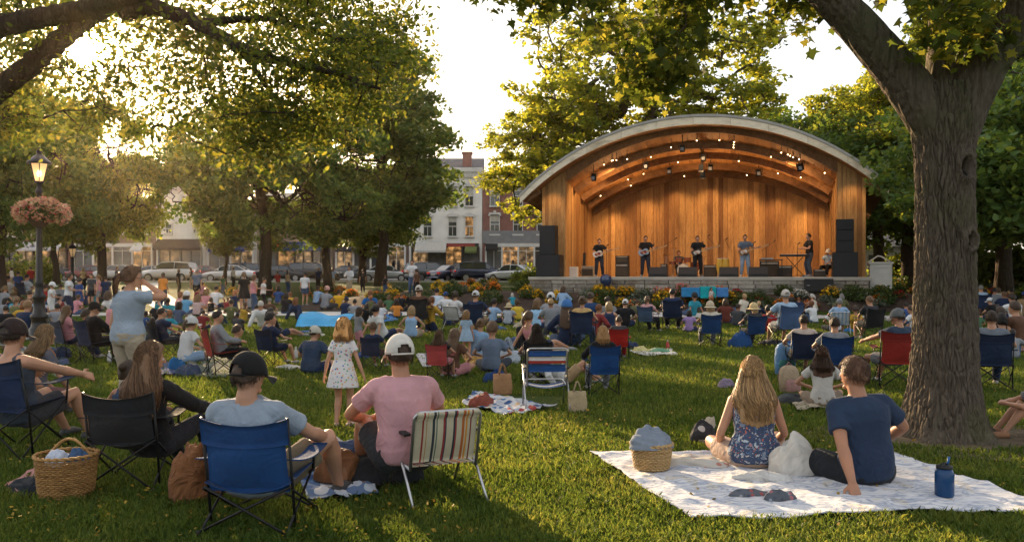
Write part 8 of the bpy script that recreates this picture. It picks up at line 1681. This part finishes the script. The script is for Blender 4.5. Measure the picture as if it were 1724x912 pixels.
# facing us: person yaw 180 + guitar across the front, neck towards our right
def player(px, d, yaw, pyt, label, top, bot, hair, gcol=None, glabel=None, pose='guitar', sk=SK1, ov=None, seed=0, shoe=(.3,.3,.3), head=(0,0), hat=None):
    p = SP(px, d); zt = EYE+(462-pyt)/FPX*p.y-p.z; sc = zt/1.74
    o, J = make_person(pose=pose, h=1.72, skin=sk, top=top, bottom=bot, hair=hair, res=.018, eyes=True, seed=seed, shoes=shoe, head=head, ov=ov, hat=hat); o.location = p; o.rotation_euler.z = radians(yaw); o.scale = (sc,)*3; tag(o, label, 'person', 'musicians on the stage')
    if gcol:
        R = Matrix.Rotation(radians(yaw), 3, 'Z'); guitar('g', gcol, glabel, p+R @ (Vector((.06,.21,1.0))*sc), radians(yaw+180), radians(-16)).scale = (sc,)*3
        # neck must lie on the player's left side: the guitar's -x
    return o
player(1009,1.2,172,400,'guitarist in black shirt and dark jeans playing a white guitar',('tee',BLACK),('pants',(.02,.025,.04)),('short',H_BLACK),(.62,.6,.56),'white electric guitar held by the leftmost musician',seed=1)
player(1087,1.4,165,395,'guitarist in black shirt and dark jeans playing a pale blue guitar',('tee',BLACK),('pants',(.02,.025,.04)),('short',H_BLACK),(.28,.36,.46),'pale blue electric guitar held by the second musician',seed=2,head=(15,0))
player(1174,.6,178,395,'singer all in black with a dark guitar at the centre of the stage',('tee',BLACK),('pants',BLACK),('short',H_DK),(.06,.03,.02),'dark electric guitar held by the singer in black',seed=3)
player(1254,1.0,172,393,'musician in blue grey shirt and light jeans with a brown bass',('tee',(.1,.13,.18)),('pants',(.2,.27,.36)),('short',H_DK),(.25,.11,.04),'brown bass guitar held by the musician in light jeans',seed=4,shoe=(.5,.5,.5))
player(1363,1.2,95,391,'musician in black shirt and grey jeans standing sideways at the keyboard',('tee',BLACK),('pants',(.06,.075,.1)),('short',H_DK),pose='hold',seed=5)
o = player(1394,2.0,140,428,'seated musician in pale shirt and white cap near the right speakers',('tee',(.3,.4,.5)),('pants',BLACK),('short',H_DK),pose='chairlap',seed=6,hat=('cap',WHITE)); o.scale = (.98,)*3
st = empty('stool', o.location, 0, 'small black stool under the seated musician', 'stool'); mb = MB(); mb.lathe([(.16,.38),(.17,.42),(.15,.43)], 18); mb.build('seat', BLACKP, st)
for i in range(3): a = i*2.1; mb = MB(); mb.tube([(.02*cos(a),.02*sin(a),.38),(.2*cos(a),.2*sin(a),.01)], .012, 6); mb.build('leg', STEEL, st)
def box_thing(name, px, d, wd, dp, h, mat, label, cat, z=0, yaw=-17, knobs=True, grille=True, group=None):
    P = empty(name, SP(px, d)+Vector((0,0,z)), radians(yaw), label, cat, group); mb = MB(); mb.bb(-wd/2,wd/2,-dp/2,dp/2,0,h); mb.build('cabinet', mat, P, bevel=.012)
    if grille: mb = MB(); mb.bb(-wd/2+.04,wd/2-.04,-dp/2-.01,-dp/2-.001,.04,h*(.72 if knobs else .94)); mb.build('grille', pm('grille_cloth', (.05,.045,.04), .9, .2, 50), P)
    if knobs: mb = MB(); mb.bb(-wd/2+.04,wd/2-.04,-dp/2-.01,-dp/2-.001,h*.8,h*.93); mb.build('control_panel', pm('panel_metal', (.3,.28,.25), .4, metal=.6), P)
    return P
box_thing('amplifier', 990, 1.9, .6, .3, .5, pm('tan_tolex', (.35,.28,.2), .8), 'tan guitar amplifier left of the guitarist with the white guitar', 'amplifier'); box_thing('crate', 966, 1.0, .38, .3, .46, WHP, 'white box with a red lid near the left stage wall', 'box', knobs=False, grille=False)
for (px, d, wd, h, z, lab) in [(1048,2.4,.62,.62,0,'black amplifier between the two left guitarists'),(1048,2.4,.6,.36,.625,'black amplifier head stacked on the black cabinet'),(1296,2.2,.8,.7,0,'black speaker cabinet between the bass player and the keyboard'),(1196,3.2,.6,.55,0,'black amplifier behind the centre singer'),(1322,1.9,.6,.5,0,'black road case beneath the keyboard'),(1118,3.0,.3,.6,0,'narrow black box left of the drum kit'),(1380,1.0,.5,.32,0,'black case by the seated musician')]:
    box_thing('amplifier', px, d, wd, .4, h, BLACKP, lab, 'amplifier', z=z)
# guitar in its case leaning at the left wall
gc = empty('guitar_case', SP(983,2.2), radians(-17), 'black guitar case leaning by the left stage wall', 'case'); mb = MB(); out = [(-.12,0),(.14,0),(.17,.2),(.12,.42),(.06,.6),(.06,1.15),(-.06,1.15),(-.06,.6),(-.12,.42),(-.17,.2)]; k = len(out)
mb.add([(x,-.05+z*.12,z) for x,z in out]+[(x,.07+z*.12,z) for x,z in out], [tuple(range(k)), tuple(range(k,2*k))[::-1]]+[(i+k,(i+1)%k+k,(i+1)%k,i) for i in range(k)]); mb.build('shell', BLACKP, gc, bevel=.015); mb = MB(); mb.tube([(-.19,.06,.2),(-.22,.05,.25),(-.19,.07,.32)], .01, 5); mb.build('handle', BLACKP, gc)
# drum kit
dk = empty('drum_kit', SP(1150,3.0), radians(-17+8), 'drum kit with white bass drum and brass cymbals behind the musicians', 'drum kit')
SHL = pm('drum_shell', (.22,.06,.03), .25); SKN = pm('drum_head', (.62,.58,.5), .5); BRS = pm('brass', (.55,.36,.12), .25, metal=1)
mb = MB(); mb.tube([(0,-.3,.3),(0,.15,.3)], .29, 28, cap=False); bd = mb.build('bass_drum', SHL, dk, True); mb = MB(); mb.tube([(0,-.31,.3),(0,-.295,.3)], .275, 28); mb.build('drum_skin', SKN, bd); mb = MB(); mb.tube([(0,-.318,.3),(0,-.312,.3)], .09, 20); mb.build('port', BLACKP, bd); mb = MB(); mb.tube([(.295*cos(2*PI*i/28),-.31,.3+.295*sin(2*PI*i/28)) for i in range(28)], .014, 6, closed=True); mb.build('hoop', STEEL, bd)
for x, y, z, r, h in ((-.2,-.02,.68,.15,.2),(.2,-.02,.68,.16,.22),(.55,.2,.3,.2,.38),(-.48,.2,.58,.17,.14)):
    mb = MB(); mb.lathe([(r,0),(r,h)], 22, (x,y,z), cap=False); td = mb.build('drum', SHL, dk, True); mb = MB(); mb.lathe([(r*.98,h-.006),(r*.98,h+.002)], 22, (x,y,z)); mb.build('drum_skin', SKN, td); mb = MB(); mb.tube([(x+.0,y,z),(x,y,.02)], .012, 6); mb.build('drum_leg', STEEL, td)
for x, y, z, r in ((-.75,0,1.05,.22),(.75,.1,1.12,.24),(-.4,.35,1.35,.2),(.95,.3,.95,.2),(-.8,.1,1.0,.2)):
    mb = MB(); mb.lathe([(.001,.03),(.05,.022),(r,.0),(r,-.003),(.05,.018)], 24, (x,y,z), cap=False); cy_ = mb.build('cymbal', BRS, dk, True); cy_.rotation_euler.x = 0; mb = MB(); mb.tube([(x,y,z+.03),(x,y,.35),(x,y,.3)], .01, 6); [mb.tube([(x,y,.35),(x+.25*cos(a),y+.25*sin(a),.01)], .008, 5) for a in (.3,2.4,4.5)]; mb.build('cymbal_stand', STEEL, cy_)
# seated drummer, mostly hidden
player(1143,3.75,176,408,'drummer behind the white bass drum',('tee',CHAR),('pants',BLACK),('short',H_DK),pose='chairlap',seed=8).scale = (1,1,1)
# congas
for px, lab in ((1212,'yellow conga drum left of the bass player'),(1222,'second yellow conga drum, nearer the bass player')):
    P = empty('conga', SP(px,2.0), 0, lab, 'drum'); mb = MB(); mb.lathe([(.1,.12),(.16,.4),(.17,.55),(.14,.82)], 20, cap=False); mb.build('shell', pm('conga_wood', (.5,.33,.05), .35), P, True); mb = MB(); mb.lathe([(.145,.81),(.145,.835)], 20); mb.build('drum_skin', SKN, P)
    for i in range(3): a = 2.1*i; mb = MB(); mb.tube([(.1*cos(a),.1*sin(a),.2),(.2*cos(a),.2*sin(a),0)], .01, 5); mb.build('leg', STEEL, P)
def micstand(px, d, h, boom, label, yaw=0):
    P = empty('microphone_stand', SP(px, d), radians(yaw-17), label, 'microphone stand', 'microphone stands on the stage'); mb = MB(); mb.tube([(0,0,.02),(0,0,h)], .011, 6); [mb.tube([(0,0,.1),(.25*cos(a),.25*sin(a),.01)], .008, 5) for a in (.5,2.6,4.7)]
    if boom: mb.tube([(-.2,0,h-.15),(boom,0,h+.25)], .008, 5)
    mb.build('stand', BLACKM, P); e = (boom, 0, h+.25) if boom else (0,0,h); mb = MB(); mb.tube([e, (e[0]+.05,-.02,e[2]+.04), (e[0]+.1,-.04,e[2]+.07)], [.014,.02,.026], 8); mb.build('microphone', BLACKP, P, True)
for i, (px, d, h, b, lab) in enumerate([(1180,.1,1.45,0,'microphone stand before the centre singer'),(1021,.7,1.4,0,'microphone stand beside the white guitar'),(1098,.8,1.4,.0,'microphone stand beside the pale blue guitar'),(1268,.6,1.45,0,'microphone stand right of the man in light jeans'),(1236,1.5,1.4,-.4,'boom microphone stand left of the man in light jeans'),(1118,2.6,1.5,.5,'boom microphone stand over the drum kit, left'),(1210,2.4,1.6,-.5,'boom microphone stand right of the drum kit'),(1290,1.7,1.3,.3,'boom stand behind the keyboard cases'),(1343,.9,1.4,.0,'microphone stand by the keyboard player')]): micstand(px, d, h, b, lab)
kb = empty('keyboard', SP(1338,1.1,FL), radians(-17), 'electronic keyboard on a crossed stand before the sideways musician', 'keyboard'); mb = MB(); mb.bb(-.62,.62,-.16,.16,.88,.97); mb.build('body', BLACKP, kb, bevel=.01); mb = MB(); mb.bb(-.58,.58,.0,.15,.972,.985); mb.build('keys', WHP, kb)
for sg in (-1,1): mb = MB(); mb.tube([(-.4*sg,-.12*sg,.01),(.35*sg,.12*sg,.87)], .016, 6); mb.build('stand_leg', BLACKM, kb)
mt = empty('mixing_desk', SP(1298,1.4,FL), radians(-17), 'table with electronic gear between the bass and the keyboard', 'table'); mb = MB(); mb.bb(-.5,.5,-.25,.25,.72,.76); mb.build('table_top', BLACKP, mt); mb = MB(); mb.bb(-.42,.1,-.16,.16,.765,.84); mb.build('mixer', pm('panel_metal', (.3,.28,.25), .4, metal=.6), mt)
for sx in (-1,1):
    for sy in (-1,1): mb = MB(); mb.bb(sx*.46-.015,sx*.46+.015,sy*.21-.015,sy*.21+.015,0,.719); mb.build('leg', BLACKM, mt)
# things standing on the grass before the stage
bl = empty('balloon', W(1020,474,37.0), 0, 'dark blue balloon in front of the stage edge', 'balloon'); mb = MB(); mb.lathe([(.001,-.36),(.05,-.33),(.2,-.12),(.26,.06),(.24,.2),(.13,.3),(.001,.33)], 22); mb.build('skin', pm('balloon_rubber', (.01,.03,.09), .12, .1, 3, spec=.8), bl, True); zz = gz(bl.location.x, bl.location.y)-bl.location.z; mb = MB(); mb.tube([(0,0,-.36),(.03,0,-.5),(0,0,zz+.01)], .005, 4); mb.build('string', WHP, bl)
tb = empty('covered_table', G(1186,513), radians(-8), 'folding table under teal and blue cloths below the stage', 'table'); k = tb.location.y/FPX
mb = MB(); mb.bb(-38*k,-8*k,-.3,.3,.3,.68); mb.build('tablecloth', cloth((.03,.2,.42),'table_cloth',.01,6), tb, bevel=.03); mb = MB(); mb.bb(-7.8*k,18*k,-.36,.36,.25,.72); mb.build('tablecloth', cloth((.01,.33,.36),'table_cloth',.01,6), tb, bevel=.03); mb = MB(); mb.bb(18.3*k,38*k,-.3,.3,.3,.68); mb.build('tablecloth', cloth((.06,.2,.45),'table_cloth',.01,6), tb, bevel=.03)
for sx in (-36,36):
    for sy in (-.24,.24): mb = MB(); mb.tube([(sx*k,sy,-.02),(sx*k,sy,.31)], .018, 6); mb.build('leg', BLACKM, tb)
bc = empty('equipment_case', W(1378,495,34.9), radians(-17), 'black equipment case with carrying bars below the right end of the stage', 'case'); bc.location.z = gz(*bc.location[:2]); mb = MB(); mb.bb(-.55,.55,-.3,.3,.1,.62); mb.build('body', BLACKP, bc, bevel=.02)
for sx in (-.4,.4): mb = MB(); mb.tube([(sx-.06,-.32,.35),(sx-.06,-.36,.35),(sx+.06,-.36,.35),(sx+.06,-.32,.35)], .01, 5); mb.build('handle', STEEL, bc)
for sx in (-.5,.5):
    for sy in (-.25,.25): mb = MB(); mb.lathe([(.05,0),(.05,.1)], 10, (sx,sy,0)); mb.build('caster', BLACKP, bc)
bpy.data.scenes.remove(TS)
# ================================================================ warm evening air
mb = MB(); mb.bb(-130,130,-12,150,-1.5,42)
hm = bpy.data.materials.new('evening_haze'); hm.use_nodes = True; t = hm.node_tree; t.nodes.clear(); o_ = t.nodes.new('ShaderNodeOutputMaterial'); pv = t.nodes.new('ShaderNodeVolumePrincipled')
pv.inputs['Color'].default_value = (1,.82,.55,1); pv.inputs['Density'].default_value = .0002; pv.inputs['Anisotropy'].default_value = .88; t.links.new(pv.outputs[0], o_.inputs['Volume'])
tag(mb.build('haze', hm), 'thin warm evening haze over the park', 'haze', kind='stuff')
